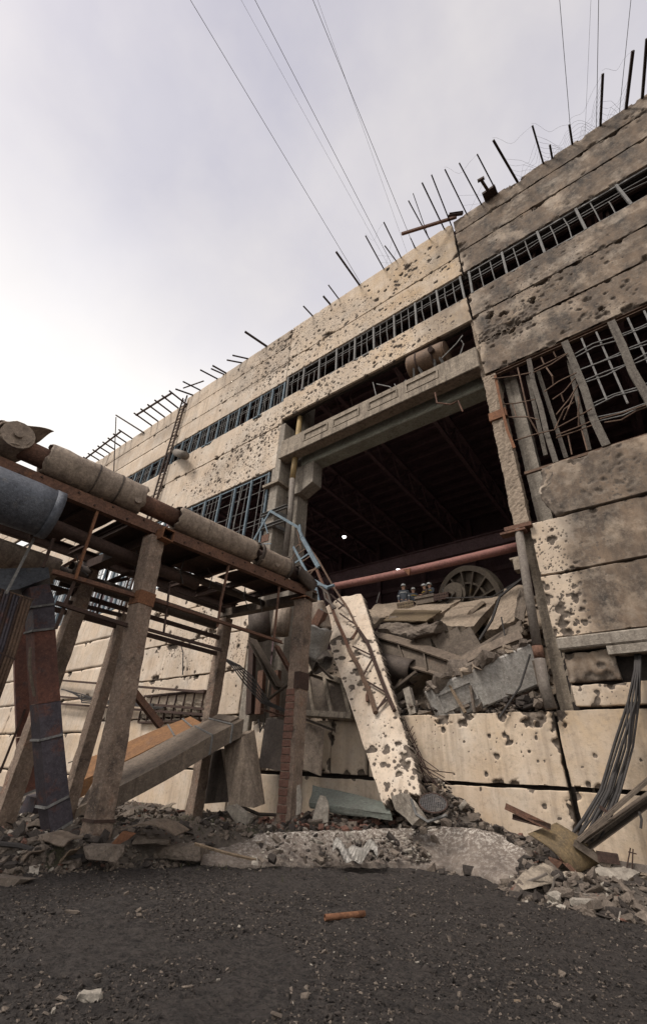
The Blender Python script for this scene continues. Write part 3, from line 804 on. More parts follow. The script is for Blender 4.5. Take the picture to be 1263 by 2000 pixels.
# roof slab, rear structure, hall
mb = MB(); mb.box((-41, .29, 28.3), (X3, 32, 28.8)); mb.build('roof', 'hall_dark', fb)   # unseen gap added in the roof beyond, letting daylight brighten the hall
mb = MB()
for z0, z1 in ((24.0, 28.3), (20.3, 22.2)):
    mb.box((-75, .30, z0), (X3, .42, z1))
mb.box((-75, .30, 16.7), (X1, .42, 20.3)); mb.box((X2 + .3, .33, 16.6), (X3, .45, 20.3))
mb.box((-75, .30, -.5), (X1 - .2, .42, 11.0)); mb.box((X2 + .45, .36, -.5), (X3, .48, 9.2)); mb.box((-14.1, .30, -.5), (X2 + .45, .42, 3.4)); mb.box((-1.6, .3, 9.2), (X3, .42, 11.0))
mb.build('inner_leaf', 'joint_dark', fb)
mb = MB(); mb.box((-75, 31, -.5), (X3, 31.4, 28.3)); mb.build('rear_wall', 'hall_dark', fb)
mb = MB(); mb.box((X3, .3, -.5), (X3 + .4, 31.4, 28.8)); mb.build('end_wall', 'hall_dark', fb); mb = MB(); mb.box((-75.4, 0, -.5), (-75, 31.4, 28.8)); mb.build('end_wall', 'hall_dark', fb)
for k, y in enumerate(np.arange(2.2, 31, 1.6)):
    mb = MB(); mb.bar((-60, y, 27.9), (X3, y, 27.9), .22, .5); mb.build('purlin', 'hall_steel', fb)
for k, x in enumerate((-38.8, -32.8, -26.8, -20.8, -14.8, -8.8, -2.8, 3.2)):
    mb = MB(); mb.bar((x, .5, 27.3), (x, 31, 27.3), .35, .4); mb.bar((x, .5, 24.6), (x, 31, 24.6), .3, .3)
    ys = np.arange(.6, 31, 3.0)
    for a, b in zip(ys[:-1], ys[1:]):
        mb.bar((x, a, 24.6), (x, (a + b) / 2, 27.3), .16); mb.bar((x, (a + b) / 2, 27.3), (x, b, 24.6), .16)
    mb.build('roof_truss', 'hall_steel', fb)
for k, z in enumerate((11.5, 14.0, 16.5, 19.0, 21.5)):
    mb = MB(); mb.bar((-60, 30.8, z), (X3, 30.8, z), .25, .5); mb.build('wall_rail', 'hall_steel', fb)
for x in (-32, -26, -20, -14, -8, -2, 4):
    mb = MB(); mb.bar((x, 30.6, 0), (x, 30.6, 28), .5, .5, (0, 1, 0)); mb.build('hall_column', 'hall_steel', fb)
mb = MB(); mb.ibeam((-60, 16, 17.2), (X3, 16, 17.2), .5, 1.1, .06); mb.build('crane_girder', 'hall_steel', fb)


# window strips ------------------------------------------------------------------
def strip(xa, xb, z0, z1, nm, mat='frame_grey', bars=3, y=.12, bent=.04, hor=(0.62, .72)):
    mb = MB(); mb.bar((xa + .1, y, z0 + .05), (xb - .1, y, z0 + .05), .08, .09); mb.bar((xa + .1, y, z1 - .05), (xb - .1, y, z1 - .05), .08, .09)
    w = mb.build('window_frame', mat, fb)
    xs = np.linspace(xa + .15, xb - .15, nm + 1)
    for i, x in enumerate(xs):
        j = random.gauss(0, .04); mb = MB(); mb.bar((x, y - .03, z0 + .02), (x + j, y - .03, z1 - .02), .10, .12, (0, 1, 0)); mb.build('mullion', mat, w)
        if i == nm: break
        for k in range(1, bars + 1):
            if random.random() < .12: continue
            xq = x + (xs[i + 1] - x) * k / (bars + 1); b = random.gauss(0, bent)
            mb = MB(); top = z1 - .05 if random.random() > .12 else z0 + (z1 - z0) * random.uniform(.5, .8)
            mb.tube([(xq, y, z0 + .05), (xq + b, y - abs(b) * .6, (z0 + z1) / 2), (xq + b * .4, y, top)], .026, 5); mb.build('glazing_bar', 'frame_grey', w)
        for hfr in hor:
            mb = MB(); s = random.gauss(0, .03); zz = z0 + (z1 - z0) * hfr
            mb.tube([(x, y + .02, zz), ((x + xs[i + 1]) / 2, y + .02 + s, zz - abs(s)), (xs[i + 1], y + .02, zz)], .024, 5); mb.build('glazing_bar', 'frame_grey', w)
    return w


strip(X2 + .1, X3, 22.23, 24.08, 7, bars=2); strip(X1, X2, 22.14, 24.1, 9, bars=2)
strip(X0, X1, 21.95, 23.8, 11, 'frame_blue', 3)
strip(X0 - 12.1, X0 - .2, 21.4, 23.25, 10, 'frame_blue', 3); strip(X0 - 24.1, X0 - 12.3, 21.4, 23.25, 8, 'frame_blue', 2)
# large blue window of the left bay
w = strip(X0 + .3, X1 - .3, 11.1, 16.55, 8, 'frame_blue', 3, hor=(.2, .4, .45, .62, .8, .93), bent=.12)
wA = strip(X0 - 12, X0 - .3, 10.6, 16.0, 8, 'frame_blue', 2, hor=(.2, .4, .62, .8), bent=.05)
w2 = strip(X0 - 24, X0 - 12.3, 10.6, 16.0, 8, 'frame_blue', 2, hor=(.2, .4, .62, .8), bent=.05)
# steel lintel channels above the strips on the inside
for xa, xb, z in ((X2, X3, 24.1), (X1, X2, 24.1), (X0, X1, 23.8)):
    mb = MB(); mb.channel((xa, .5, z - .35), (xb, .5, z - .35), .16, .3); mb.build('header', 'rust_dark', fb)
    for k in range(7):
        xq = xa + (xb - xa) * (k + .5) / 7; mb = MB(); mb.bar((xq, .9, z - 2.3), (xq + random.uniform(-1, 1), .7, z + .3), .1); mb.build('brace', 'rust_dark', fb)

# big torn window of the right bay: timbers and bent bars
wr = MB(); wr.channel((-2.6, .14, 16.42), (X3, .14, 16.42), .16, .16); wr.bar((-2.2, .16, 11.2), (X3, .16, 11.2), .1, .1)
wr = wr.build('window_frame', 'bar_rust', fb)
MX = []
for (a, b, wd) in [((1031, 705), (1083, 898), .17), ((1105, 668), (1182, 874), .24), ((1192, 631), (1268, 790), .24), ((1290, 590), (1350, 735), .24), ((1400, 540), (1450, 680), .24)]:
    p, q = at(*a, .1), at(*b, .1); q.z = 11.2; p.z = 16.4
    q.x = p.x + (q.x - p.x) * .9; MX.append((p.x, q.x))
    mb = MB(); pts = [p.lerp(q, t) + Vector((random.gauss(0, .025), random.gauss(0, .02), 0)) for t in np.linspace(0, 1, 5)]
    for k in range(4):
        mb.bar(pts[k], pts[k + 1], wd, wd * .7, (0, 1, 0))
    mb.build('mullion', 'frame_wood', wr)
for (a, b) in [((1050, 725), (1105, 895)), ((1110, 705), (1150, 880)), ((1030, 735), (1065, 890))]:
    p, q = at(*a, .55), at(*b, .55); mb = MB(); mb.bar(p, q, .14, .1, (0, 1, 0)); mb.build('mullion', 'frame_wood', wr)
rr = random.Random(5)
for i in range(4):       # sound glazing grid to the right of the second timber
    for fr in (.83, .68, .56, .34, .22):
        xa = MX[i][0] + (MX[i][1] - MX[i][0]) * (1 - fr); xb = MX[i + 1][0] + (MX[i + 1][1] - MX[i + 1][0]) * (1 - fr); z = 11.2 + 5.2 * fr
        if i == 0: continue
        for dz in (0, .12):
            mb = MB(); mb.tube([(xa, .1, z + dz + rr.gauss(0, .05)), ((xa + xb) / 2, .1 + rr.gauss(0, .04), z + dz + rr.gauss(0, .05)), (xb, .1, z + dz + rr.gauss(0, .04))], .026, 5); mb.build('glazing_bar', 'frame_grey', wr)
    for t in (.33, .66):
        if i == 0: continue
        p = (MX[i][0] + (MX[i + 1][0] - MX[i][0]) * t, .12, 16.3); q = (MX[i][1] + (MX[i + 1][1] - MX[i][1]) * t, .12, 13.0 if t < .5 else 12.6)
        mb = MB(); mb.bar(p, q, .06, .05, (0, 1, 0)); mb.build('glazing_bar', 'frame_grey', wr)
BENT = [[(960, 740), (1000, 735), (1035, 728)], [(975, 790), (1005, 788), (1045, 780)], [(985, 815), (1030, 814), (1050, 820)], [(1005, 860), (1045, 848), (1080, 840)],
        [(1010, 718), (1020, 760), (1032, 815), (1052, 850)], [(1000, 790), (1008, 815)], [(1062, 765), (1090, 745), (1125, 728)], [(1078, 780), (1100, 765), (1125, 735)],
        [(1085, 810), (1110, 780), (1130, 748)], [(1082, 840), (1100, 800), (1120, 785)], [(1082, 838), (1125, 815), (1155, 798)], [(1085, 850), (1125, 835), (1160, 820)],
        [(1085, 855), (1125, 842), (1162, 828)], [(1066, 718), (1078, 735), (1080, 755)], [(1040, 728), (1075, 712), (1108, 690)], [(1042, 722), (1070, 708), (1106, 690)],
        [(1095, 770), (1100, 785)], [(1108, 850), (1116, 888)], [(1130, 805), (1129, 832)], [(1128, 775), (1130, 790), (1127, 815)], [(1135, 840), (1146, 880)],
        [(1180, 825), (1212, 820), (1240, 803), (1263, 795)], [(1170, 818), (1215, 806), (1263, 790)], [(1100, 820), (1108, 800), (1120, 770)], [(1056, 698), (1062, 712)], [(1080, 687), (1085, 698)]]
for b in BENT:
    mb = MB(); mb.tube([at(x, y, .02 + rr.uniform(-.25, .15)) for x, y in b], .027, 5); mb.build('bent_bar', 'bar_rust', wr)

# gate: columns, beams ------------------------------------------------------------
mb = MB(); mb.box((-15.05, .02, 0), (-14.42, .95, 19.9)); mb.build('gate_column', 'pale_concrete', fb, bevel=.03)
p = at(600, 930, 1.1)
mb = MB(); mb.prism([(-14.4, .78, 14.9), (-13.45, .78, 14.9), (-12.6, .78, 15.3), (-12.6, .78, 16.7), (-14.4, .78, 16.7)], (0, .8, 0))
mb.build('corbel', 'pale_concrete', fb, bevel=.02)
mb = MB(); mb.box((-14.42, .97, 0), (-13.75, 1.9, 24)); mb.build('gate_column', 'pale_concrete', fb, bevel=.03)
# front beam with sunk panels
a, b = at(556, 897, -.15), at(940, 717, -.15)
zb = 17.0; zt = 18.35
mb = MB(); mb.box((-14.45, -.12, zb), (-2.9, .5, zt)); bb = mb.build('lintel_beam', 'raw_concrete', fb, bevel=.05)
for xa, xb in ((-12.6, -11.1), (-10.6, -9.1), (-8.4, -6.9), (-6.3, -4.8)):
    mb = MB(); mb.box((xa, -.185, zb + .95), (xb, -.121, zb + 1.03)); mb.box((xa, -.185, zb + .45), (xb, -.121, zb + .52)); mb.box((xa - .08, -.185, zb + .45), (xa - .001, -.121, zb + 1.03)); mb.box((xb + .001, -.185, zb + .45), (xb + .08, -.121, zb + 1.03)); mb.build('raised_frame', 'raw_concrete', bb)
mb = MB(); mb.box((-14.45, -.20, zb - .03), (-2.9, -.121, zb + .40)); mb.build('lower_fascia', 'raw_concrete', bb, bevel=.03)
mb = MB(); mb.box((-13.6, .8, 16.72), (-2.4, 1.7, 17.55)); mb.build('inner_beam', 'green_beam', fb, bevel=.06)
# shelf behind the lintel with brackets
mb = MB(); mb.channel((-13.6, 1.2, 19.6), (-6.5, 1.2, 19.6), .2, .22); sh = mb.build('walkway_rail', 'rust', fb)
mb = MB(); mb.box((-13.6, 1.3, 19.3), (-6.5, 3.2, 19.36)); mb.build('walkway_plate', 'rust_dark', sh)
for x in np.arange(-13, -6, 1.1):
    mb = MB(); mb.tube([(x, 1.2, 19.5), (x + .1, .9, 19.0), (x + .15, .55, 18.4)], .05, 5); mb.build('bracket', 'bar_rust', sh)
for x in np.arange(-13.2, -6, 1.5):
    mb = MB(); mb.rod((x, 1.0, 19.7), (x + .02, .6, 20.4), .02, 5); mb.build('hanger', 'rust_dark', sh)
for b in [[(728, 747), (737, 785), (740, 780)], [(740, 780), (775, 760), (793, 742)], [(735, 750), (760, 755), (775, 765)], [(770, 750), (778, 765)], [(870, 750), (885, 730), (905, 672), (900, 665)], [(862, 700), (890, 672), (903, 655)]]:
    mb = MB(); mb.tube([at(x, y, -.05) for x, y in b], .03, 5); mb.build('bent_bar', 'frame_grey', fb)
mb = MB(); mb.tube([at(849, 767, -.1), at(853, 787, -.2), at(880, 790, -.15), at(894, 783, -.1), at(903, 804, -.1)], .035, 6); mb.build('bent_bar', 'rust', fb)

# right gate post: spalled brick-like column, second leg behind, straps
IMPbak = IMP
def post(xa, xb, ya, yb, z0, z1, mat, seed, amp=.05, name='gate_post', n=90):
    mb = MB(); r = random.Random(seed); vs = []; m = 5
    ring = []
    for k in range(n + 1):
        z = z0 + (z1 - z0) * k / n; c = []
        pts = []
        for i in range(m): pts.append((xa + (xb - xa) * i / m, ya))
        for i in range(m): pts.append((xb, ya + (yb - ya) * i / m))
        for i in range(m): pts.append((xb - (xb - xa) * i / m, yb))
        for i in range(m): pts.append((xa, yb - (yb - ya) * i / m))
        cx, cy = (xa + xb) / 2, (ya + yb) / 2
        for i, (x, y) in enumerate(pts):
            e = 1 - amp / .3 * (float(fbm(i * 1.3 + seed, z * 2.3, seed, 4)) + .28 * r.random() - .3)
            vs.append((cx + (x - cx) * e, cy + (y - cy) * e, z))
    q = 4 * m; fs = []
    for k in range(n):
        for i in range(q):
            j = (i + 1) % q; fs.append((k * q + i, k * q + j, (k + 1) * q + j, (k + 1) * q + i))
    fs.append(tuple(range(q - 1, -1, -1))); fs.append(tuple(n * q + i for i in range(q)))
    mb.add(vs, fs); return mb.build(name, mat, fb)


post(-2.92, -2.36, .02, .62, 9.1, 16.45, 'dusty_slab', 3, .10)
post(-2.25, -1.75, .7, 1.3, 9.0, 16.6, 'pale_concrete', 4, .03)
post(-2.98, -2.45, .1, .65, 16.4, 20.4, 'dusty_slab', 5, .08)
post(-2.75, -2.3, .35, .8, .5, 9.15, 'raw_concrete', 6, .05)
# rust flat iron and strap on the post
mb = MB()
for (a, b) in [((966, 733), (980, 800)), ((980, 800), (990, 840)), ((990, 840), (1004, 875))]:
    mb.bar(at(*a, -.06), at(*b, -.06), .10, .05, (0, 1, 0))
mb.build('flat_iron', 'rust_bright', fb)
mb = MB(); mb.box((-2.97, -.03, 13.95), (-2.3, .2, 14.35)); mb.build('strap', 'rust_bright', fb)
# downpipe
dp = MB(); dp.tube([at(1012, 1035, -.1), at(1030, 1150, -.14), at(1048, 1260, -.16)], .13, 14); dp = dp.build('downpipe', 'grey_pipe', fb, smooth=True)
mb = MB(); mb.tube([at(1048, 1262, -.16), at(1053, 1285, -.16)], .145, 14); mb.build('collar', 'rust', dp, smooth=True)
mb = MB(); mb.tube([at(1053, 1287, -.16), at(1062, 1340, -.17), at(1076, 1384, -.18)], .15, 14); mb.build('pipe_foot', 'grey_pipe', dp, smooth=True)
mb = MB(); mb.box((-3.15, -.2, 8.98), (-2.3, .25, 9.12)); mb.box((-3.3, -.25, 8.86), (-2.5, .1, 8.93)); mb.build('bearing_plate', 'rust', fb)
mb = MB(); mb.box((-3.2, -.05, 8.0), (-2.75, .3, 8.06)); mb.box((-3.1, -.1, 7.6), (-2.78, .25, 8.0)); mb.build('bracket', 'raw_concrete', fb)
mb = MB(); mb.bar(at(1046, 1290, .0), at(1058, 1340, .05), .2, .15, (0, 1, 0)); mb.build('bracket', 'girder', fb)
# left gate jamb details: clamps, yellow pipe
for z in (13.5, 12.7):
    mb = MB(); mb.channel((-15.2, -.12, z), (-13.4, -.12, z), .14, .2, up=(0, 0, 1)); mb.bar((-14.35, -.1, z), (-14.0, 1.4, z - .05), .12, .2); mb.build('clamp', 'frame_grey', fb)
mb = MB(); mb.box((-15.4, -.2, 15.35), (-14.2, .9, 15.5)); mb.build('cap_plate', 'raw_concrete', fb)
mb = MB(); mb.box((-15.1, -.01, 11.9), (-14.6, .02, 12.3)); mb.build('strap', 'rust', fb)
yp = MB(); yp.tube([at(588, 800, .5), at(575, 905, .3), at(571, 935, .3)], .16, 12); yp = yp.build('gas_pipe', 'yellow_pipe', fb, smooth=True)
mb = MB(); mb.tube([at(571, 936, .3), at(567, 1000, .3), at(556, 1092, .3)], .155, 12); mb.build('pipe_foot', 'grey_pipe', yp, smooth=True)
# ladder on the left part of the facade
lx = -26.9
ld = MB(); ld.bar((lx - .28, -.22, 8.0), (lx - .28, -.22, 29.2), .11, .09, (0, 1, 0)); ld.bar((lx + .28, -.22, 8.0), (lx + .28, -.22, 29.2), .11, .09, (0, 1, 0)); ld = ld.build('wall_ladder', 'rust_dark', fb)
mb = MB(); mb.rod((lx - .24, -.22, 9), (lx + .24, -.22, 9), .03, 5); rung = mb.build('rung', 'rust_dark', ld)
for k in range(1, 56):
    copy_obj(rung, ld, (0, 0, k * .36))
mb = MB(); mb.tube([at(345, 884, -.2), at(362, 890, -.9)], .3, 12); mb.build('vent_stub', 'grey_pipe', fb, smooth=True)
mb = MB(); mb.rod(at(227, 815, -1.0), at(222, 935, -.2), .05, 6); mb.build('lightning_rod', 'roof_rod', fb)
# louvred vents low on the left bay
lv = MB(); a = at(285, 1362, -.1); b = at(395, 1392, -.1); lv.box((a.x, -.22, b.z - .35), (b.x, -.02, b.z - .27)); lv.box((a.x, -.22, a.z), (b.x, -.02, a.z + .08)); lv = lv.build('vent_frame', 'rust_dark', fb)
for k in range(7):
    x = a.x + (b.x - a.x) * (k + .5) / 7
    for j in range(4):
        z = b.z - .2 + j * (a.z - b.z + .1) / 4; mb = MB(); mb.bar((x - .3, -.1, z), (x + .25, -.16, z - .12), .05, .12); mb.build('louvre', 'raw_concrete', lv)
for k in range(8):
    x = a.x + (b.x - a.x) * k / 7; mb = MB(); mb.bar((x, -.2, b.z - .3), (x + .03, -.2, a.z + .05), .06); mb.build('post', 'rust_dark', lv)

# ================================================================== ROOF EDGE: brackets, nets, cables
RZ = 29.12


def roof_pt(px, py): return atz(px, py, RZ)


RODS = [((744.6, 518.5), (713.4, 460.5), .05), ((779, 497), (749, 434), .05), ((770, 504), (751, 481), .045), ((807, 478), (801, 465), .04), ((834, 459), (797, 391), .045), ((828, 450), (806, 377), .03),
        ((864, 441), (823.5, 356), .055), ((876, 430), (842, 341), .05), ((908, 411), (868, 330), .05), ((937, 392), (896, 318), .05), ((969, 371), (931, 301), .05), ((1007, 346), (963, 275), .09),
        ((1058, 311), (1039, 246), .065), ((1075, 300), (1073, 283.5), .07), ((1114, 271), (1110.6, 243), .07), ((1168.6, 235), (1175.7, 143.5), .075), ((1218.5, 200), (1235, 99), .09), ((1250.6, 176), (1261.7, 74.5), .085),
        ((698, 551), (656, 491), .08), ((660, 582), (641, 556), .05), ((643, 592), (631, 579), .08), ((608, 614), (592, 599), .06), ((520, 675), (478, 648.5), .10), ((486, 700), (454, 693.6), .07), ((472, 706), (443, 703), .07),
        ((441.5, 728), (415, 714), .08), ((438.6, 731), (412, 720), .07), ((425, 739.5), (391, 722), .07), ((389.5, 760), (357.4, 744.6), .07), ((378.5, 772), (343, 759), .08)]
ROD_LAB = ['first', 'second', 'third', 'fourth', 'fifth', 'sixth', 'seventh', 'eighth', 'ninth', 'tenth', 'eleventh', 'twelfth', 'thirteenth', 'fourteenth', 'fifteenth', 'sixteenth', 'seventeenth', 'eighteenth',
           'nineteenth', 'twentieth', 'twenty-first', 'twenty-second', 'twenty-third', 'twenty-fourth', 'twenty-fifth', 'twenty-sixth', 'twenty-seventh', 'twenty-eighth', 'twenty-ninth', 'thirtieth']
order = sorted(range(len(RODS)), key=lambda i: -RODS[i][0][0]); tips = {}
for rank, i in enumerate(order):
    b, t, w = RODS[i]; p = roof_pt(*b); p.y = .1; q = roof_pt(*t); p.x = max(p.x, -60)
    q.z = RZ + random.uniform(-.05, .08)
    mb = MB(); mb.bar(p, q, w * 1.25, w * 1.25); tips[i] = (p, q)
    one('roof_bracket', mb, 'roof_rod', 'dark steel bracket jutting out from the roof edge, %s one counted from the right' % ROD_LAB[rank], 'bracket', 'brackets along the roof edge')
# T-shaped head and long loose bar
mb = MB(); a, b = roof_pt(956, 378), roof_pt(938, 350); mb.bar(a, b, .14); t = thing('tee_post', (a.x, a.y, a.z - .07), 'short rusty post with a T-shaped head on the roof edge', 'post'); mb.build('shaft', 'rust_dark', t)
mb = MB(); mb.bar(roof_pt(932, 354), roof_pt(945, 347), .12, .16); mb.build('head', 'rust_dark', t)
mb = MB(); mb.box((a.x - .35, a.y - .2, RZ), (a.x + .35, a.y + .3, RZ + .18)); mb.build('foot_plate', 'rust_dark', t)
mb = MB(); mb.bar(at(784, 457, -1.6), at(890, 424, -.1), .13, .16); one('loose_bar', mb, 'rust', 'long rusty bar lying crosswise over the roof edge brackets', 'steel bar')
mb = MB(); mb.channel(at(876, 420, -.3), at(903, 416, -.1), .16, .2); one('loose_channel', mb, 'rust_dark', 'short rusty channel stub lying at the bay joint on the roof edge', 'steel channel')
mb = MB(); mb.bar(roof_pt(358, 758), roof_pt(398, 744), .08); one('crossed_bar', mb, 'rust_dark', 'thin rusty bar lying slanted across roof brackets beside the wall ladder', 'steel bar')
mb = MB(); mb.bar(at(227, 811, -1.2), at(281, 845, -.1), .13); one('slanting_bar', mb, 'roof_rod', 'dark bar slanting out over the far roof edge beside a thin upright rod', 'steel bar')
# canopy skeletons at the far left: outer rail with rungs back to the roof
RZ2 = 28.6


def canopy(outer, rungs, label):
    a, b = atz(*outer[0], RZ2), atz(*outer[1], RZ2); t = thing('canopy_skeleton', (b.x, .1, RZ2 - .06), label, 'canopy')
    mb = MB(); mb.bar(a, b, .13); mb.build('rail', 'rust_dark', t)
    for k in range(rungs):
        p = a.lerp(b, k / (rungs - 1)); e = p.copy(); e.y = .2; e.z -= .0; mb = MB(); mb.bar(p + Vector((0, -.25, .08)), e, .1); mb.build('rung', 'rust_dark', t)


canopy(((335, 768), (266, 811)), 6, 'rusty canopy skeleton of six rungs left of the wall ladder')
canopy(((236, 843), (158, 903)), 9, 'long rusty canopy skeleton of nine rungs over the far roof edge')
canopy(((22, 1030), (-60, 1110)), 9, 'farthest rusty canopy skeleton, half cut off by the photo edge')


def net(i, j, label, sag=.3, cell=.22, ext=0.0):
    (p0, q0), (p1, q1) = tips[i], tips[j]; mb = MB(); W_ = (q1 - q0).length; D_ = max((q0 - p0).length, (q1 - p1).length)
    nu = max(2, int(W_ / cell)); nv = max(2, int(D_ / cell))

    def P(u, v):
        a = p0.lerp(q0, v); b = p1.lerp(q1, v); c = a.lerp(b, u)
        return c + Vector((0, .12 * math.sin(u * 9 + v * 4), -sag * math.sin(math.pi * u) * v + .1 * math.sin(u * 13 + v * 7)))
    for k in range(nu + 1):
        for s_ in (-1, 1):
            pts = []
            for m in range(nv + 1):
                u = (k + s_ * m) / nu
                if 0 <= u <= 1: pts.append(P(u, m / nv))
            if len(pts) > 1: mb.tube(pts, .0045, 3, False)
    for v in (1.0,):
        mb.tube([P(u, v) for u in np.linspace(0, 1, 12)], .004, 3, False)
    one('wire_net', mb, 'wire', label, 'wire netting', 'torn netting between the roof brackets')


net(15, 16, 'fine wire netting hung between two brackets at the upper right corner of the roof')
net(14, 15, 'sagging wire netting left of the upper right roof corner')
net(12, 14, 'wire netting drooping beside a short tapered roof stub', .5)
net(11, 12, 'torn wire netting beside the thickest roof bracket', .8, .3)
net(8, 10, 'loose strand netting near the T-shaped roof post', .9, .6)
net(0, 1, 'scrap of curled wire netting above the gate bay roof edge', .9, .5)

CABLES = [((372, 0), (700, 548), .013, 'leftmost overhead cable crossing the sky to the roof'), ((498, 0), (762, 512), .013, 'overhead cable second from the left, ending at the gate bay roof'),
          ((611, 0), (800, 470), .013, 'overhead cable third from the left, dropping past the long loose bar'), ((1092, 0), (1111, 268), .013, 'overhead cable meeting the tapered roof stub at right'),
          ((1168, 0), (1160, 240), .014, 'thin overhead cable left of the two rightmost roof brackets'), ((1231, 0), (1204, 208), .013, 'rightmost thin overhead cable running to the roof corner'),
          ((471, 0), (728, 470), .006, 'faint thin wire close beside the second overhead cable'), ((620, 0), (785, 480), .006, 'faint thin wire close beside the third overhead cable'), ((1153, 0), (1137, 255), .006, 'faint thin wire at upper right between thicker cables')]
for a, b, r, l in CABLES:
    q = atz(*b, RZ); q.y = max(q.y, .2); p = atz(*a, RZ + 3.0); d = p - q; e = p + d * 3.0; n = 24; pts = []
    for k in range(n + 1):
        t = k / n; pts.append(q.lerp(e, t) + Vector((0, 0, 0)))
    mb = MB(); mb.tube(pts, r, 5); one('overhead_cable', mb, 'cable', l, 'cable', 'overhead cables')

# tank on the lintel
tk = thing('steel_tank', at(835, 728, .4), 'rusty cylindrical steel tank lying on the lintel above the gateway', 'tank')
a, b = at(799, 722, .40), at(872, 690, .40); rad = .62
mb = MB(); prof = [(0, 0), (.55, .0), (.9, .05), (1, .14)]
d = (b - a).normalized(); L = (b - a).length; pts = [a - d * .02] + [a + d * (L * t) for t in (0, .02, .05, .12, .5, .88, .95, .98, 1.0)]
rads = [.02, .6, .85, .97, 1, 1, 1, .99, .97, .9]
mb.tube(pts, rad, 22, True, rf=lambda t: rads[min(9, int(round(t * 9)))]); mb.build('shell', 'tank', tk, smooth=True)
for t in (.3, .72):
    c = a + d * L * t; mb = MB(); mb.tube([c - d * .04, c + d * .04], rad + .02, 22); mb.build('hoop', 'rust_dark', tk, smooth=True)
mb = MB(); mb.tube([b + d * .0, b + d * .03], rad * .97, 22); mb.build('end_plate', 'tank', tk)
for t in (.25, .8):
    c = a + d * L * t
    for s_ in (-.3, .3):
        mb = MB(); mb.bar(c + Vector((s_ * .4, -.35, -rad * .7)), Vector((c.x + s_, .42, 18.36)), .1, .1); mb.build('leg', 'frame_grey', tk)
mb = MB(); c = a.lerp(b, .75); mb.rod(c + Vector((0, -rad * .8, -.1)), c + Vector((0, -rad * 1.35, -.25)), .14, 10); mb.build('nozzle', 'rust_dark', tk)

# ================================================================== PIPE TRESTLE
TZ = 7.3
tr = thing('pipe_trestle', (FA[0], FA[1], 0.3), 'rusty steel pipe trestle on concrete posts leading to the gateway', 'pipe trestle')


def ttop(P, z=TZ): return Vector((P[0], P[1], z))


def concrete_post(base, top, w, d, mat, seed, name='column', parent=None, yaw=0.0, n=60, amp=.07):
    parent = parent or tr; vs = []; rs = random.Random(seed); m = 4; base, top = V(base), V(top)
    for k in range(n + 1):
        c = base.lerp(top, k / n); pts = []
        for i in range(m): pts.append((-w / 2 + w * i / m, -d / 2))
        for i in range(m): pts.append((w / 2, -d / 2 + d * i / m))
        for i in range(m): pts.append((w / 2 - w * i / m, d / 2))
        for i in range(m): pts.append((-w / 2, d / 2 - d * i / m))
        flare = 1 + (.12 * max(0, 1 - k / (n * .12)) if k < n * .12 else 0)
        for i, (x, y) in enumerate(pts):
            corner = (i % m == 0); nn = float(fbm(i * 2.1 + seed, c.z * 4.6, seed, 4))
            e = flare * (1 - amp * nn - (amp * 1.6 * max(0, nn - .5) * 2 if corner else 0))
            x, y = x * e, y * e; X_ = x * math.cos(yaw) - y * math.sin(yaw); Y_ = x * math.sin(yaw) + y * math.cos(yaw)
            vs.append((c.x + X_, c.y + Y_, c.z))
    q = 4 * m; fs = []
    for k in range(n):
        for i in range(q):
            j = (i + 1) % q; fs.append((k * q + i, k * q + j, (k + 1) * q + j, (k + 1) * q + i))
    fs.append(tuple(range(q - 1, -1, -1))); fs.append(tuple(n * q + i for i in range(q)))
    mb = MB(); mb.add(vs, fs); return mb.build(name, mat, parent)


PA_top = tf(303, 1045); PA_base = atp(188, 1640, (FA[0] + .1, FA[1] + .1), (FB[0] + .1, FB[1] + .1)); PA_base.z = .1
colA = concrete_post((PA_base.x, PA_base.y, .05), (PA_top.x, PA_top.y, 7.05), .41, .43, 'column_concrete', 1, yaw=.06, amp=.06)
mb = MB(); c = V(PA_base).lerp(PA_top, .74); mb.box((c.x - .218, c.y - .226, c.z - .17), (c.x + .218, c.y + .226, c.z + .17)); mb.build('steel_band', 'rust_bright', colA)
mb = MB(); c = V(PA_base).lerp(PA_top, .085); mb.box((c.x - .228, c.y - .24, c.z - .035), (c.x + .228, c.y + .24, c.z + .02)); mb.build('wire_tie', 'rust_dark', colA)
PB_top = tf(592, 1175); PB_base = Vector((-9.72, -2.5, .35))
colB = concrete_post(PB_base, (PB_top.x, PB_top.y, 6.95), .49, .48, 'column_concrete', 2, yaw=.05)
mb = MB(); c = V(PB_base).lerp(PB_top, .60); mb.box((c.x + .05, c.y - .255, c.z - .28), (c.x + .262, c.y + .25, c.z + .22)); mb.build('steel_band', 'rust_dark', colB)
# brick lining of the lower left face of that post
for k in range(17):
    z = .55 + k * .205; t = (z - PB_base.z) / (6.9 - PB_base.z); c = PB_base.lerp(PB_top, t); r2 = random.Random(k)
    mb = MB(); yb = c.y - .262 + r2.uniform(-.012, .012); mb.box((c.x - .25 + r2.uniform(0, .02), yb, z), (c.x + .10 + r2.uniform(-.03, .03), c.y - .2, z + .185 - r2.uniform(0, .012))); mb.build('brick', 'brick', colB, bevel=.012)
mb = MB(); c = PB_top; mb.sheet((c.x - .33, c.y - .36, 7.02), (.68, 0, .02), (0, .7, 0), 6, 6, lambda u, v: .05 * math.sin(u * 9) * math.sin(v * 7) - .25 * max(0, .25 - v) - .2 * max(0, u - .8), .015); mb.build('crumpled_cap', 'rust_bright', colB)
concrete_post((BA[0], BA[1], 0), (BA[0], BA[1], 7.0), .44, .42, 'column_concrete', 3)
concrete_post((BB[0], BB[1], .2), (BB[0], BB[1], 6.9), .40, .40, 'column_concrete', 4)
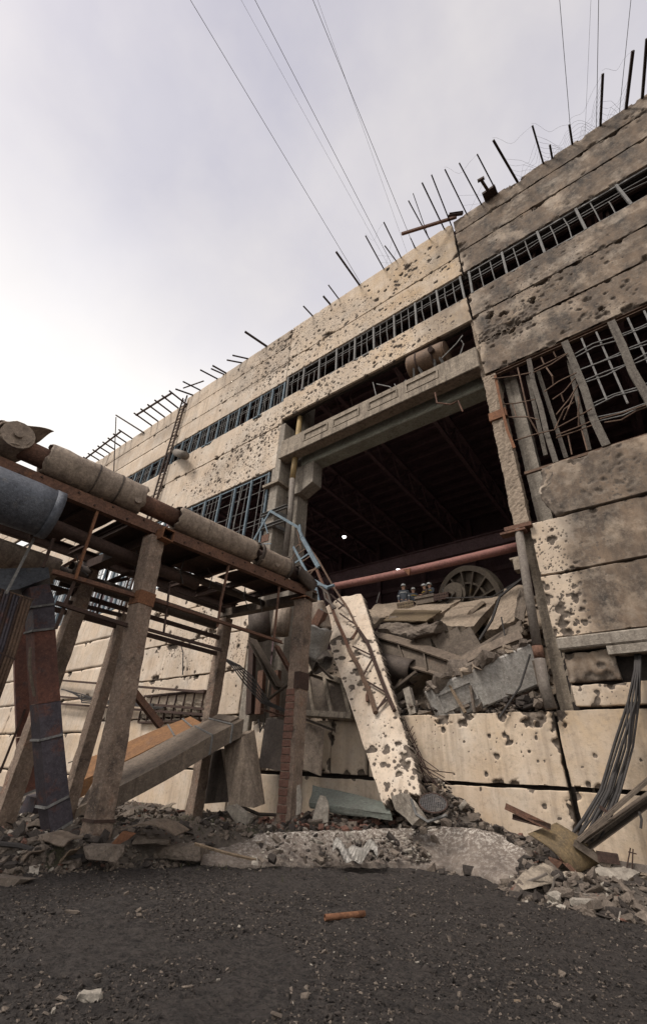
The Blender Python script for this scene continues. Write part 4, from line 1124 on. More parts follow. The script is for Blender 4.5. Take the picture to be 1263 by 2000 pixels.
for q_, zt in ((tb(223, 1195), 6.2),):
    concrete_post((q_.x - .1, q_.y + .4, 0), (q_.x, q_.y + .4, q_.z), .36, .34, 'column_concrete', 5)
# extra posts beyond the left edge of the picture carry the trestle on
concrete_post((-10.8, -14.2, 0), (-10.8, -14.2, 7.05), .5, .5, 'column_concrete', 6); concrete_post((-14.3, -14.2, 0), (-14.3, -14.2, 7.05), .5, .5, 'column_concrete', 7)

dirf = Vector((FB[0] - FA[0], FB[1] - FA[1], 0)).normalized()
fa = ttop(FA); fbv = ttop(FB)
mb = MB(); mb.channel(fa - dirf * 7.5 + Vector((0, 0, .02)), fbv + dirf * .4 + Vector((0, 0, .02)), .18, .32, .025, side=-1); mb.build('edge_beam', 'rust', tr)
mb = MB(); mb.channel(ttop(BA) - dirf * 7 + Vector((0, 0, .14)), ttop(BB) + dirf * .4 + Vector((0, 0, .14)), .18, .34, .025, side=1); mb.build('edge_beam', 'rust_dark', tr)
for P, Q, m in ((FA, BA, 'rust_dark'), (FB, BB, 'girder')):
    mb = MB(); dx = Vector((Q[0] - P[0], Q[1] - P[1], 0)).normalized(); e = .03
    for (w0, w1, h0, h1) in ((-.17, .17, -.20, -.17), (-.17, .17, .07, .1), (-.17, -.145, -.17, .07), (.145, .17, -.17, .07)):
        mb.sweep(ttop(P, 7.17) - dx * .35, ttop(Q, 7.17) + dx * .35, [(w0, h0), (w1, h0), (w1, h1), (w0, h1)])
    mb.build('cross_beam', m, tr); 
mb = MB(); dx = Vector((BA[0] - FA[0], BA[1] - FA[1], 0)).normalized()
for (w0, w1, h0, h1) in ((-.18, .18, -.215, -.18), (-.18, .18, .08, .115), (-.18, -.15, -.18, .08), (.15, .18, -.18, .08)):
    mb.sweep(ttop(FA, 7.17) - dx * .42, ttop(FA, 7.17) + dx * .5, [(w0, h0), (w1, h0), (w1, h1), (w0, h1)])
mb.build('beam_end', 'rust_bright', tr)
for k, s_ in enumerate(np.arange(-6.5, 6.2, 1.15)):      # joists under the deck
    p = fa + dirf * s_; q = ttop(BA) + dirf * s_
    mb = MB(); mb.ibeam(p + Vector((0, 0, .02)), q + Vector((0, 0, .02)), .12, .2, .02); mb.build('joist', 'rust_dark', tr)
# deck plates with gaps and crumpled edges
for k, (s0, s1, u0, u1) in enumerate([(-7, -4.2, .02, .45), (-4.1, -1.0, .02, .62), (-.9, 1.6, .02, .75), (1.7, 3.2, .02, .6), (3.3, 5.5, .02, .5), (3.6, 5.6, .62, .98), (-3, -1.2, .7, .98), (.2, 1.4, .80, .99)]):
    A_ = fa + dirf * s0; B_ = ttop(BA) + dirf * s0; ux = dirf * (s1 - s0); uy = (B_ - A_)
    o_ = A_ + uy * u0 + Vector((0, 0, .20)); r2 = random.Random(k)
    mb = MB(); mb.sheet(o_, ux, uy * (u1 - u0), 8, 8, lambda u, v, k=k: .07 * (float(fbm(u * 3 + k, v * 3, k)) - .5) - .25 * max(0, v - .8) * (k % 2), .012); mb.build('deck_plate', 'rust_dark', tr)
# hanging rails
def frail(a, b, w, h, mat, nm='rail', fn=tf):
    mb = MB(); mb.angle(fn(*a), fn(*b), w) if nm == 'rail' else mb.bar(fn(*a), fn(*b), w, h); return mb.build(nm, mat, tr)


frail((300, 1176), (550, 1258), .11, .05, 'rust'); frail((288, 1233), (432, 1273), .09, .05, 'rust_dark')
frail((448, 1098), (432, 1172), .07, .05, 'rust', 'hanger'); frail((432, 1172), (424, 1225), .05, .05, 'rust', 'hanger'); frail((545, 1146), (535, 1248), .06, .05, 'rust', 'hanger'); frail((332, 1140), (320, 1235), .05, .04, 'rust_dark', 'hanger')
frail((100, 1122), (260, 1168), .14, .1, 'rust'); frail((107, 1182), (247, 1226), .11, .1, 'rust_dark')
frail((199, 972), (146, 1135), .085, .06, 'rust_bright', 'hanger'); frail((146, 1135), (109, 1228), .085, .06, 'rust_dark', 'hanger'); frail((67, 1052), (12, 1160), .05, .05, 'frame_grey', 'hanger'); frail((105, 1052), (84, 1108), .08, .06, 'rust_dark', 'hanger')
frail((216, 1095), (190, 1200), .05, .05, 'rust_dark', 'hanger', tb); frail((97, 1122), (160, 1086), .12, .1, 'rust', 'brace', tb)
for a, b in (((95, 1122), (240, 1166)), ((110, 1160), (250, 1130)), ((130, 1175), (250, 1205)), ((300, 1120), (430, 1160)), ((310, 1150), (440, 1195)), ((180, 1150), (330, 1085))):
    frail(a, b, .11, .11, 'rust_dark', 'brace', tb)
for z in (6.2, 5.6):
    mb = MB(); mb.bar(ttop(BA, z) - dirf * 5, ttop(BB, z - .1), .1, .14); mb.build('rail', 'rust_dark', tr)
mb = MB(); mb.bar(tf(262, 1352), tf(314, 1418), .16, .14); mb.build('fallen_strut', 'rust', tr)

# pipes lying on the trestle
G = 'insulated pipes on the trestle'


def pipe_thing(label, segs, name='insulated_pipe'):
    """segs: (part name, p, q, r, material, options)"""
    p0 = segs[0][1]; t = thing(name, (p0.x, p0.y, min(s[1].z for s in segs) - segs[0][3]), label, 'pipe', G)
    for k, (nm, p, q, r, m, o) in enumerate(segs):
        mb = MB(); mb.shell(p, q, r, seed=k + int(abs(p.x * 10)), **o); mb.build(nm, m, t, smooth=True)
    return t


zp = 7.98; off = Vector((-.15, 0, 0))


def onrun(px, py, up=.66, back=.12):      # a point of the front pipe run above the edge beam, from its place along the beam
    d = tf(px, py); s_ = (d - fa).dot(dirf); return fa + dirf * s_ + Vector((-back, 0, up))


A0, A1 = onrun(60, 925), onrun(290, 1018)
t = pipe_thing('dented brown clad pipe section above the left edge beam, torn along its side',
               [('cladding', fa - dirf * 3.3 + Vector((-.02, 0, .66)), fa - dirf * .75 + Vector((-.02, 0, .66)), .43, 'cladding', dict(n=28, m=30, dent=.12, ragged=.08)),
                ('core_pipe', fa - dirf * 7 + Vector((-.02, 0, .66)), fa + dirf * .3 + Vector((-.02, 0, .62)), .26, 'rust', dict(n=16, m=8))])
mb = MB(); c = fa - dirf * 1.0 + Vector((.28, 0, .45)); mb.rod(c, c + Vector((.1, -.03, 0)), .1, 10); mb.build('boss', 'cladding', t)
for s_ in (-2.1, -1.5):
    c = fa + dirf * s_ + Vector((-.02, 0, .66)); mb = MB(); mb.shell(c - dirf * .02, c + dirf * .02, .447, 28, 1, .02); mb.build('seam_band', 'cladding_dark', t)
t = pipe_thing('long grey clad pipe section between the two front posts',
               [('cladding', fa + dirf * .22 + Vector((0, 0, .62)), fa + dirf * 3.15 + Vector((0, 0, .60)), .38, 'cladding', dict(n=28, m=26, dent=.07, ragged=.1)),
                ('core_pipe', fa + dirf * .3 + Vector((0, 0, .62)), fa + dirf * 3.3 + Vector((0, 0, .60)), .2, 'rust_dark', dict(n=14, m=4)),
                ('torn_flap', fa + dirf * .6 + Vector((-.1, 0, .62)), fa + dirf * 1.1 + Vector((-.15, .05, .75)), .40, 'cladding_dark', dict(n=8, m=6, arc=(-.5, .7), ragged=.2, dent=.3))])
t = pipe_thing('short flanged clad pipe section near the far front post',
               [('cladding', fa + dirf * 3.3 + Vector((0, 0, .60)), fa + dirf * 4.75 + Vector((0, 0, .56)), .36, 'cladding', dict(n=26, m=14, dent=.1, ragged=.12)),
                ('flange', fa + dirf * 3.28 + Vector((0, 0, .60)), fa + dirf * 3.4 + Vector((0, 0, .60)), .42, 'cladding_dark', dict(n=26, m=1)),
                ('flange', fa + dirf * 4.6 + Vector((0, 0, .56)), fa + dirf * 4.7 + Vector((0, 0, .56)), .42, 'cladding_dark', dict(n=26, m=1)),
                ('core_pipe', fa + dirf * 3.3 + Vector((0, 0, .60)), fa + dirf * 5.2 + Vector((0, 0, .52)), .2, 'rust_dark', dict(n=14, m=4))])
for s_ in (3.45, 4.1):
    c = fa + dirf * s_ + Vector((.2, -.1, .42)); mb = MB(); mb.rod(c, c + Vector((.12, -.03, -.02)), .09, 10); mb.build('boss', 'cladding', t)
pipe_thing('torn open end of clad pipe bent down over the far front post',
           [('cladding', fa + dirf * 4.9 + Vector((0, 0, .56)), fa + dirf * 5.95 + Vector((.0, 0, .12)), .36, 'cladding_dark', dict(n=18, m=10, dent=.25, ragged=.25, arc=(-1.6, 2.3)))])
# valve lump at the left edge
vt = thing('pipe_valve', fa - dirf * 3.6 + Vector((0, 0, .2)), 'burst brown valve housing above the beam at left picture edge', 'valve')
c = fa - dirf * 3.95 + Vector((.0, 0, .72))
mb = MB(); mb.shell(c - Vector((.4, 0, .1)), c + Vector((.35, -.1, .05)), .36, 20, 8, .03, .1, 4, ragged=.1); mb.build('housing', 'cladding', vt, smooth=True)
mb = MB(); mb.rod(c + Vector((.25, -.05, .0)), c + Vector((.36, -.06, 0)), .34, 20); mb.build('cover', 'cladding', vt)
mb = MB(); mb.rod(c + Vector((.33, -.06, .0)), c + Vector((.44, -.07, 0)), .1, 12); mb.build('boss', 'cladding', vt)
mb = MB(); mb.sheet(c + Vector((-.4, -.5, .3)), (.7, .3, .1), (-.1, .8, .15), 8, 8, lambda u, v: .12 * math.sin(u * 5 + v * 3), .015); mb.build('torn_lid', 'cladding', vt)
# blue-grey large pipe hung below the beam
pb = atp(95, 1003, (-10.05, -8), (-9.75, -3)); da = dirf
pipe_thing('large blue grey flaking pipe with open end below the left beam',
           [('sleeve', pb - da * 6.5 + Vector((0, 0, 0)), pb + da * .1, .56, 'blued_pipe', dict(n=32, m=14, dent=.04)),
            ('core_pipe', pb - da * 3 - Vector((.2, 0, 0)), pb + da * 5.0 + Vector((-1.6, 0, .25)), .17, 'rust_dark', dict(n=18, m=6)),
            ('end_ring', pb - da * .05, pb + da * .14, .57, 'blued_pipe', dict(n=32, m=1))], 'large_pipe')
p1, p2 = tb(-30, 1072), tb(112, 1118)
dd = (p2 - p1).normalized()
pipe_thing('brown clad pipe on the rear beam at left picture edge', [('cladding', p1 - dd * 5, p2, .40, 'cladding', dict(n=24, m=20, dent=.06, ragged=.1)), ('core_pipe', p1, p2 + dd * 6, .22, 'cladding_dark', dict(n=14, m=4)), ('torn_end', p2 + dd * .2, p2 + dd * .9, .42, 'cladding_dark', dict(n=16, m=6, dent=.2, ragged=.25, arc=(-2.2, 1.6)))])
p1, p2 = fa + Vector((-1.9, 0, .15)) - dirf * 6, fa + Vector((-1.9, 0, .15)) + dirf * 5.6
pipe_thing('thin dark pipe running under the trestle deck', [('core_pipe', p1 - Vector((0, 0, .28)), p2 - Vector((0, 0, .28)), .12, 'cladding_dark', dict(n=12, m=4))])

# bent blue frame crumpled at the gate jamb, lattice mast on the fallen slab
bf = thing('bent_blue_frame', at(590, 1130, -1.0), 'crumpled blue window frame hanging between the pipe end and gate column', 'window frame')
for a, b, w_, m in [((528, 998), (493, 1060), .10, 'frame_blue'), ((528, 998), (582, 1030), .12, 'frame_blue'), ((515, 1015), (523, 1042), .06, 'frame_blue'), ((582, 1030), (590, 1048), .12, 'frame_blue'),
                 ((585, 1025), (588, 1050), .09, 'frame_blue'), ((590, 1050), (622, 1108), .17, 'frame_blue'), ((573, 1068), (600, 1120), .10, 'frame_blue'), ((568, 1105), (605, 1080), .07, 'frame_blue'),
                 ((576, 1070), (590, 1058), .05, 'bar_rust'), ((582, 1082), (596, 1072), .05, 'bar_rust'), ((590, 1097), (606, 1086), .05, 'bar_rust'), ((597, 1118), (620, 1110), .07, 'bar_rust'), ((495, 1063), (530, 1062), .04, 'frame_blue'),
                 ((560, 1108), (580, 1075), .05, 'bar_rust'), ((605, 1122), (620, 1104), .06, 'bar_rust'), ((580, 1035), (588, 1072), .05, 'bar_rust')]:
    mb = MB(); mb.bar(at(*a, -1.0), at(*b, -1.0), w_, w_ * .6, (0, 1, 0)); mb.build('frame_bar', m, bf)
for k, pts in enumerate([[(590, 1130), (615, 1140), (640, 1147), (652, 1143)], [(588, 1126), (612, 1133), (640, 1150)], [(598, 1132), (618, 1150), (625, 1185)], [(602, 1130), (616, 1155), (622, 1180), (628, 1195)], [(620, 1140), (640, 1160), (650, 1190)], [(630, 1145), (636, 1170), (655, 1188)]]):
    mb = MB(); mb.tube([at(x, y, -1.1) for x, y in pts], .065 if k < 2 else .05, 6); mb.build('twisted_strip', 'frame_blue' if k < 4 else 'cladding_dark', bf)
mb = MB(); mb.bar(at(633, 1195, -1.2), at(616, 1232, -1.2), .26, .2); mb.bar(at(628, 1192, -1.25), at(612, 1222, -1.25), .1, .3); mb.build('splintered_block', 'rust', bf)

# ================================================================== FALLEN SLAB + LATTICE MAST
def lean(px, py):      # the plane in which the fallen slab lies: foot at y=-1.9, head through the gateway
    t = (1585 - py) / (1585 - 1160.0); return at(px, py, -1.9 + 2.7 * t)


P00, P10, P01, P11 = lean(752, 1592), lean(830, 1560), lean(612, 1172), lean(708, 1158)
def fallen_slab():
    nu, nv = 52, 300; u = np.linspace(0, 1, nu + 1); v = np.linspace(0, 1, nv + 1); U, Vv = np.meshgrid(u, v)
    A = np.array; a, b, c, d = (A(p) for p in (P00, P10, P01, P11))
    nr = np.cross(b - a, c - a); nr /= np.linalg.norm(nr)
    if nr[1] > 0: nr = -nr
    Wd = np.linalg.norm(b - a); Ln = np.linalg.norm(c - a)
    Ue = U.copy(); rg = .05 * fbm(U * 3, Vv * 26, 3)
    Ue[:, 0] += rg[:, 0] * 1.2; Ue[:, -1] -= (.02 + rg[:, -1] * (1 + 2.5 * (v < .45)))
    Ue[:, 1] = np.maximum(Ue[:, 1], Ue[:, 0] + .004); Ue[:, -2] = np.minimum(Ue[:, -2], Ue[:, -1] - .004); Ue = np.sort(Ue, 1)
    top = 1 - .10 * np.clip(.55 - Ue, 0, 1) / .55 - .012 * fbm(Ue * 8, Ue * 0, 5); Ve = Vv * top; foot = .035 * fbm(Ue * 7, Ue * 0 + 2.0, 15) + .02 * fbm(Ue * 22, Ue * 0 + 5.0, 16); Ve = foot + Ve * (1 - foot)
    P = ((1 - Ue) * (1 - Ve))[..., None] * a + (Ue * (1 - Ve))[..., None] * b + ((1 - Ue) * Ve)[..., None] * c + (Ue * Ve)[..., None] * d
    D = .01 * (fbm(U * 6, Vv * 30, 9) - .5); dm = np.zeros_like(D); x = Ue * Wd; y = Ve * Ln
    r = np.random.RandomState(4); lst = []
    def pu(px, py):
        q = A(lean(px, py)); e1 = (b - a) / Wd; e2 = c - a; e2 = e2 - e1 * (e2 @ e1); l2 = np.linalg.norm(e2); e2 = e2 / l2
        yv = (q - a) @ e2 / l2; xl = a + (c - a) * yv; xr = b + (d - b) * yv; return ((q - xl) @ e1) / Wd, yv * Ln
    for px, py, n, sp, r0, r1 in [(658, 1255, 14, .35, .05, .2), (648, 1290, 6, .2, .1, .2), (690, 1290, 20, .4, .03, .14), (690, 1330, 24, .35, .04, .15), (700, 1260, 16, .4, .04, .16), (665, 1210, 24, .35, .03, .12), (725, 1285, 10, .3, .06, .2),
                                  (740, 1410, 16, .5, .03, .1), (760, 1470, 26, .45, .03, .16), (770, 1510, 60, .5, .02, .09), (785, 1540, 70, .4, .02, .10), (770, 1565, 12, .25, .08, .2), (745, 1485, 10, .2, .06, .18), (755, 1465, 3, .1, .16, .22), (720, 1350, 12, .5, .03, .1), (700, 1400, 10, .5, .02, .08)]:
        cx, cy = pu(px, py)
        for _ in range(int(n * .75)): lst.append((cx * Wd + r.normal(0, sp), cy + r.normal(0, sp), r0 * .6 + (r1 * .72 - r0 * .6) * r.rand() ** 2.8))
    nz = fbm(x * 8, y * 8, 77, 3)
    for cx, cy, rr in lst:
        rho = np.hypot(x - cx, y - cy) / (rr * (.15 + 1.6 * nz)); q = np.clip(1 - rho ** 2, 0, 1)
        D = np.maximum(D, .35 * rr * np.sqrt(q)); dm = np.maximum(dm, np.clip(1.6 * (1.18 - rho), 0, 1))
    sp = fbm(x * 2.2, y * 2.2, 83, 5); foot_d = sstep(.76, .80, sp + .22 * sstep(.14, 0, Ve) + .20 * sstep(.82, 1.0, Ue) * sstep(.6, .3, Ve)); dm = np.maximum(dm, foot_d); D = np.maximum(D, foot_d * (.03 + .06 * fbm(x * 9, y * 9, 84)))
    P = P - nr * D[..., None]; P = P.reshape(-1, 3); n1 = len(P); idx = np.arange(n1).reshape(nv + 1, nu + 1)
    f = np.stack([idx[:-1, :-1], idx[:-1, 1:], idx[1:, 1:], idx[1:, :-1]], -1).reshape(-1, 4)
    rim = np.concatenate([idx[0, :], idx[1:, -1], idx[-1, -2::-1], idx[-2:0:-1, 0]]); k = len(rim)
    B = P[rim] - nr * .36 + np.random.RandomState(3).normal(0, .035, (k, 3)); bi = n1 + np.arange(k)
    f2 = np.stack([np.roll(rim, -1), rim, bi, np.roll(bi, -1)], -1)
    bl = [bi[0], bi[nu], bi[nu + nv], bi[2 * nu + nv]]; f3 = np.array([bl[::-1]])
    P = np.concatenate([P, B]); F = np.concatenate([f, f2, f3]); dmv = np.concatenate([dm.ravel(), np.ones(k)])
    loc = np.array([(P00.x + P10.x) / 2, (P00.y + P10.y) / 2, P[:, 2].min()])
    me = grid_mesh('fallen_slab', P - loc, 0, 0, 'painted_panel', {'dmg': dmv, 'soot': np.zeros(len(P)), 'warm': np.full(len(P), .04), 'pock': np.concatenate([.55 * fbm(U * 3, Vv * 12, 12).ravel() ** 1.5 + .2, np.zeros(k)])}, True, F)
    o = bpy.data.objects.new('fallen_slab', me); C.objects.link(o); o.location = loc
    return tag(o, 'tall white shrapnel-pocked wall slab leaning out of the gateway', 'concrete slab')


fallen_slab()


def lean2(px, py, d=-.45):
    q = lean(px, py); return at(px, py, q.y + d)


lmst = thing('lattice_mast', lean2(728, 1390), 'bent rusty lattice mast lying down the face of the leaning white slab', 'lattice mast')
mb = MB(); mb.tube([lean2(x, y) for x, y in [(617, 1110), (640, 1165), (656, 1210), (671, 1242), (681, 1268)]], .07, 6); mb.build('chord', 'rust', lmst)
mb = MB(); mb.tube([lean2(x, y) for x, y in [(681, 1268), (700, 1302), (712, 1332), (722, 1355), (729, 1378), (733, 1392)]], .085, 6); mb.build('chord', 'bar_rust', lmst)
mb = MB(); mb.tube([lean2(x, y) for x, y in [(590, 1050), (622, 1095), (650, 1145), (680, 1190), (698, 1228)]], .045, 6); mb.build('chord', 'bar_rust', lmst)
mb = MB(); mb.tube([lean2(x, y) for x, y in [(698, 1228), (717, 1255), (730, 1290), (745, 1330), (758, 1362), (770, 1388)]], .07, 6); mb.build('chord', 'rust_dark', lmst)
for a, b in [((645, 1160), (672, 1185)), ((660, 1190), (675, 1178)), ((663, 1198), (697, 1222)), ((683, 1250), (697, 1232)), ((688, 1262), (725, 1280)), ((708, 1320), (728, 1285)), ((715, 1330), (752, 1352)), ((735, 1388), (754, 1360)), ((645, 1168), (620, 1120)), ((735, 1385), (757, 1365))]:
    mb = MB(); mb.bar(lean2(*a), lean2(*b), .055, .03, (0, 1, 0)); mb.build('lacing', 'rust_dark', lmst)
mb = MB(); mb.tube([lean2(x, y) for x, y in [(722, 1342), (716, 1358), (717, 1370)]], .05, 6); mb.build('stub', 'rust', lmst)
mb = MB(); mb.tube([lean2(x, y) for x, y in [(694, 1238), (700, 1225), (688, 1248)]], .05, 6); mb.build('stub', 'rust', lmst)

# rebar hanging off the slab edge
rb = thing('rebar_tangle', lean2(850, 1560, .1), 'tangle of thin bent rebar fanning from the slab edge to the low wall', 'rebar')
for k in range(11):
    x0, y0 = 788 + k * 1.5, 1400 + k * 9; x1, y1 = 826 + k * 6, 1500 + (k * 37) % 60
    mb = MB(); mb.tube([at(x0, y0, -.55), at((x0 + x1) / 2 + random.uniform(-6, 6), (y0 + y1) / 2 + 5, -.75), at(x1, y1, -.8)], .012, 4); mb.build('rebar', 'rust_dark', rb)
for k in range(5):
    mb = MB(); mb.tube([at(782 + k * 3, 1425 + k * 12, -.5), at(800 + k * 3, 1428 + k * 12, -.75), at(806 + k * 3, 1418 + k * 12, -.65)], .014, 4); mb.build('rebar', 'rust_dark', rb)

# ================================================================== RUBBLE HEAP IN THE GATEWAY
def mound(x, y):
    x = np.asarray(x, float); y = np.asarray(y, float)
    h = np.interp(y, [.4, 1.5, 3.0, 4.4, 6, 12, 20], [2.8, 3.6, 5.4, 8.0, 8.35, 8.2, 5.0])
    h = h + np.interp(x, [-16, -13, -9, -5, -2.6], [-1.5, -.6, 0, .25, .2])
    return h + .9 * (fbm(x * .7, y * .7, 55) - .5) + .35 * (fbm(x * 2.4, y * 2.4, 56) - .5)


mx_, my_ = np.linspace(-24, 0, 150), np.linspace(.43, 20, 130); MX_, MY_ = np.meshgrid(mx_, my_)
me = grid_mesh('rubble_heap', np.stack([MX_, MY_, mound(MX_, MY_)], -1).reshape(-1, 3), 150, 130, 'dusty_slab', smooth=False)
o = bpy.data.objects.new('rubble_heap', me); C.objects.link(o); tag(o, 'heap of collapsed concrete and dust filling the gateway', 'rubble', kind='stuff')
N = 1500; xx = RNG.uniform(-14, -2.7, N); yy = .5 + 6 * RNG.rand(N)
sz = np.minimum(.05 + RNG.exponential(.07, N), .4)
o = rocks_mesh('heap_rubble', np.stack([xx, yy, mound(xx, yy)], 1), sz, ROCKS, [('rubble', .5), ('dusty_slab', .35), ('dark_rubble', .1), ('white_chunk', .05)], .3, 8)
tag(o, 'loose broken concrete strewn over the heap in the gateway', 'rubble', kind='stuff')
N = 500; yy = RNG.uniform(.45, 1.2, N); xx = RNG.uniform(-8.5, -2.8, N)
o = rocks_mesh('sill_rubble', np.stack([xx, yy - .2, 3.45 + RNG.rand(N) * .45], 1), np.minimum(.04 + RNG.exponential(.05, N), .2), ROCKS, [('rubble', .6), ('dark_rubble', .4)], .3, 9)
tag(o, 'small rubble lodged behind the low gateway wall', 'rubble', kind='stuff')


def slab_px(name, corners, Ys, mat, label, cat, thick=.22, rough=.06, n=14, down=None, dm=None):
    """broken slab through four pixel corners at given depths (order: front-left, front-right, back-right, back-left)"""
    P = [np.array(at(x, y, Y)) for (x, y), Y in zip(corners, Ys)]
    nr = np.cross(P[1] - P[0], P[3] - P[0]); nr /= np.linalg.norm(nr)
    if nr[2] < 0: nr = -nr
    mb = MB(); vs = []; sd = int(abs(P[0][0]) * 100)
    for lay in (0, 1):
        for j in range(n + 1):
            for i in range(n + 1):
                u, v = i / n, j / n
                p = (1 - u) * (1 - v) * P[0] + u * (1 - v) * P[1] + u * v * P[2] + (1 - u) * v * P[3]
                e = (float(fbm(u * 5 + sd, v * 5, sd)) - .5)
                if i in (0, n) or j in (0, n): p = p + (sum(P) / 4 - p) * (.12 * abs(float(fbm(u * 9 + sd, v * 9 + lay, sd + 3)) - .3))
                vs.append(tuple(p + nr * (e * rough * 2 - lay * thick)))
    c = n + 1; q = c * c; fs = []
    for j in range(n):
        for i in range(n):
            a = j * c + i; fs.append((a, a + 1, a + c + 1, a + c)); fs.append((q + a + c, q + a + c + 1, q + a + 1, q + a))
    rim = [i for i in range(c)] + [j * c + n for j in range(1, c)] + [n * c + i for i in range(n - 1, -1, -1)] + [j * c for j in range(n - 1, 0, -1)]
    for k in range(len(rim)):
        a, b = rim[k], rim[(k + 1) % len(rim)]; fs.append((b, a, q + a, q + b))
    mb.add(vs, fs); return one(name, mb, mat, label, cat)


slab_px('collapsed_slab', [(852, 1222), (925, 1225), (975, 1165), (880, 1180)], [2.2, 2.0, 4.2, 4.4], 'dusty_slab', 'dust covered floor slab tilted below the big iron wheel', 'concrete slab', .3)
slab_px('collapsed_slab', [(705, 1205), (845, 1205), (905, 1170), (735, 1178)], [3.2, 2.6, 4.6, 4.8], 'dusty_slab', 'wide dusty floor slab lying below the workers', 'concrete slab', .25, .14)
slab_px('collapsed_slab', [(748, 1212), (832, 1213), (862, 1192), (770, 1190)], [2.1, 2.0, 3.0, 3.0], 'perf_box', 'thin rusty edged plate lying on the dusty heap', 'steel plate', .06, .02)
slab_px('collapsed_slab', [(940, 1238), (1004, 1215), (1024, 1140), (985, 1150)], [1.6, 1.4, 2.8, 3.0], 'dusty_slab', 'steep dusty slab leaning against the right gate post', 'concrete slab', .3, .08)
slab_px('collapsed_slab', [(650, 1215), (700, 1235), (770, 1195), (690, 1185)], [2.2, 2.0, 3.2, 3.4], 'dusty_slab', 'broken slab half hidden behind the leaning white slab', 'concrete slab', .22, .12)
slab_px('collapsed_slab', [(735, 1225), (810, 1245), (835, 1215), (760, 1205)], [1.7, 1.7, 2.4, 2.4], 'rubble', 'crumbling layered slab resting on the bent girder', 'concrete slab', .3, .18)
slab_px('rusty_sheet', [(1003, 1205), (1022, 1215), (1030, 1150), (1012, 1148)], [1.1, 1.0, 1.6, 1.7], 'girder', 'dark corrugated sheet wedged beside the gate post', 'metal sheet', .05, .05)
# boulder
v0, f0 = rock(201, 26)
c = at(834, 1233, 1.4); mb = MB(); mb.add([(c.x + p[0] * .75, c.y + p[1] * .5, c.z + p[2] * .8) for p in v0], [tuple(f) for f in f0])
roughen(mb, 3, .1, 5, 3); bo = one('concrete_boulder', mb, 'rubble', 'rough concrete boulder perched over the bent plate girder', 'boulder')
# bent plate girder: web with stiffeners, two flanges, kink
gd = thing('plate_girder', at(900, 1325, 1.0), 'long brown plate girder bent into a shallow V below the heap', 'girder')
Pt = [(708, 1232, 1.9), (900, 1292, .9)]; Pb = [(735, 1285, 1.5), (893, 1326, .8)]; Pr = [(1018, 1240, .9)]; Prb = [(1040, 1228, .9)]
def web(a, b, c, d, t=.04):
    A_, B_, C_, D_ = (at(*q) for q in (a, b, c, d)); nn = (B_ - A_).cross(D_ - A_).normalized(); m_ = MB(); m_.prism([A_, B_, C_, D_], nn * t); return m_
web(Pb[0], Pb[1], (902, 1296, .85), Pt[0]).build('web', 'girder', gd)
def flange(a, b, w, t, up=(0, -.6, 1)):
    A_, B_ = at(*a), at(*b); d_ = (B_ - A_).normalized(); m_ = MB(); m_.sweep(A_, B_, [(-w / 2, -t / 2), (w / 2, -t / 2), (w / 2, t / 2), (-w / 2, t / 2)], up, 8, lambda q: ((0, 0, .06 * math.sin(q * 3)), 1)); return m_
flange(Pt[0], (902, 1293, .85), .5, .06).build('flange', 'duct_brown', gd); flange(Pb[0], Pb[1], .42, .06).build('flange', 'duct_brown', gd)
flange((898, 1294, .85), (1018, 1240, .9), .34, .06, (0, -1, .5)).build('flange', 'duct_brown', gd)
web((902, 1282, 1.3), (905, 1292, .95), (1022, 1236, 1.0), (1018, 1212, 1.6)).build('web', 'girder', gd)
for t in (.18, .42, .68, .9):
    a = at(*Pt[0]).lerp(at(902, 1296, .85), t); b = at(*Pb[0]).lerp(at(*Pb[1]), t); mb = MB(); mb.bar(a + Vector((.02, -.08, 0)), b + Vector((.02, -.08, 0)), .04, .18, (0, 1, 0)); mb.build('stiffener', 'girder', gd)
for k, (a, b) in enumerate([((822, 1220), (832, 1280)), ((850, 1232), (880, 1285)), ((880, 1232), (905, 1280)), ((905, 1232), (930, 1275))]):
    A_, B_ = at(*a, 1.5), at(*b, 1.4); mb = MB(); mb.bar(A_, B_, .55, .05, (0, 1, 0)); one('hanging_plate', mb, 'girder', ['leftmost', 'second', 'third', 'rightmost'][k] + ' of the brown plates hanging below the tilted slab', 'steel plate', 'plates under the heap')
# precast beam with sunk panel lying in the gateway
pbm = thing('precast_beam', at(860, 1390, .3), 'pale precast concrete beam with sunk panel lying aslant behind the wall', 'concrete beam')
a, b, c, d = at(848, 1392, .25), at(1048, 1318, .5), at(1038, 1262, 1.2), at(900, 1330, 1.0)
A_, B_ = at(846, 1378, .42), at(1052, 1288, .60); upv = Vector((.12, -.25, 1))
mb = MB(); mb.sweep(A_, B_, [(-.35, -.6), (.35, -.6), (.35, .5), (-.35, .5)], upv, 3); mb.build('body', 'whitewash', pbm, bevel=.05)
d_, u_, r_ = mb.frame(A_, B_, upv); sgn = -1 if (A_ + r_ - Vector(CAM)).length > (A_ - Vector(CAM)).length else 1
for (t0, t1) in ((.1, .42),):
    e0, e1 = A_.lerp(B_, t0) + r_ * sgn * .37, A_.lerp(B_, t1) + r_ * sgn * .37
    for s_ in (-.28, .22):
        mb = MB(); mb.bar(e0 + u_ * s_, e1 + u_ * s_, .06, .06, upv); mb.build('panel_rim', 'whitewash', pbm)
    for e in (e0, e1):
        mb = MB(); mb.bar(e - u_ * .25, e + u_ * .19, .06, .06, d_); mb.build('panel_rim', 'whitewash', pbm)
N = 110; tt = RNG.rand(N); pts = np.array([np.array(A_.lerp(B_, t)) + np.array(u_) * .48 + np.array(r_) * RNG.uniform(-.35, .35) for t in tt])
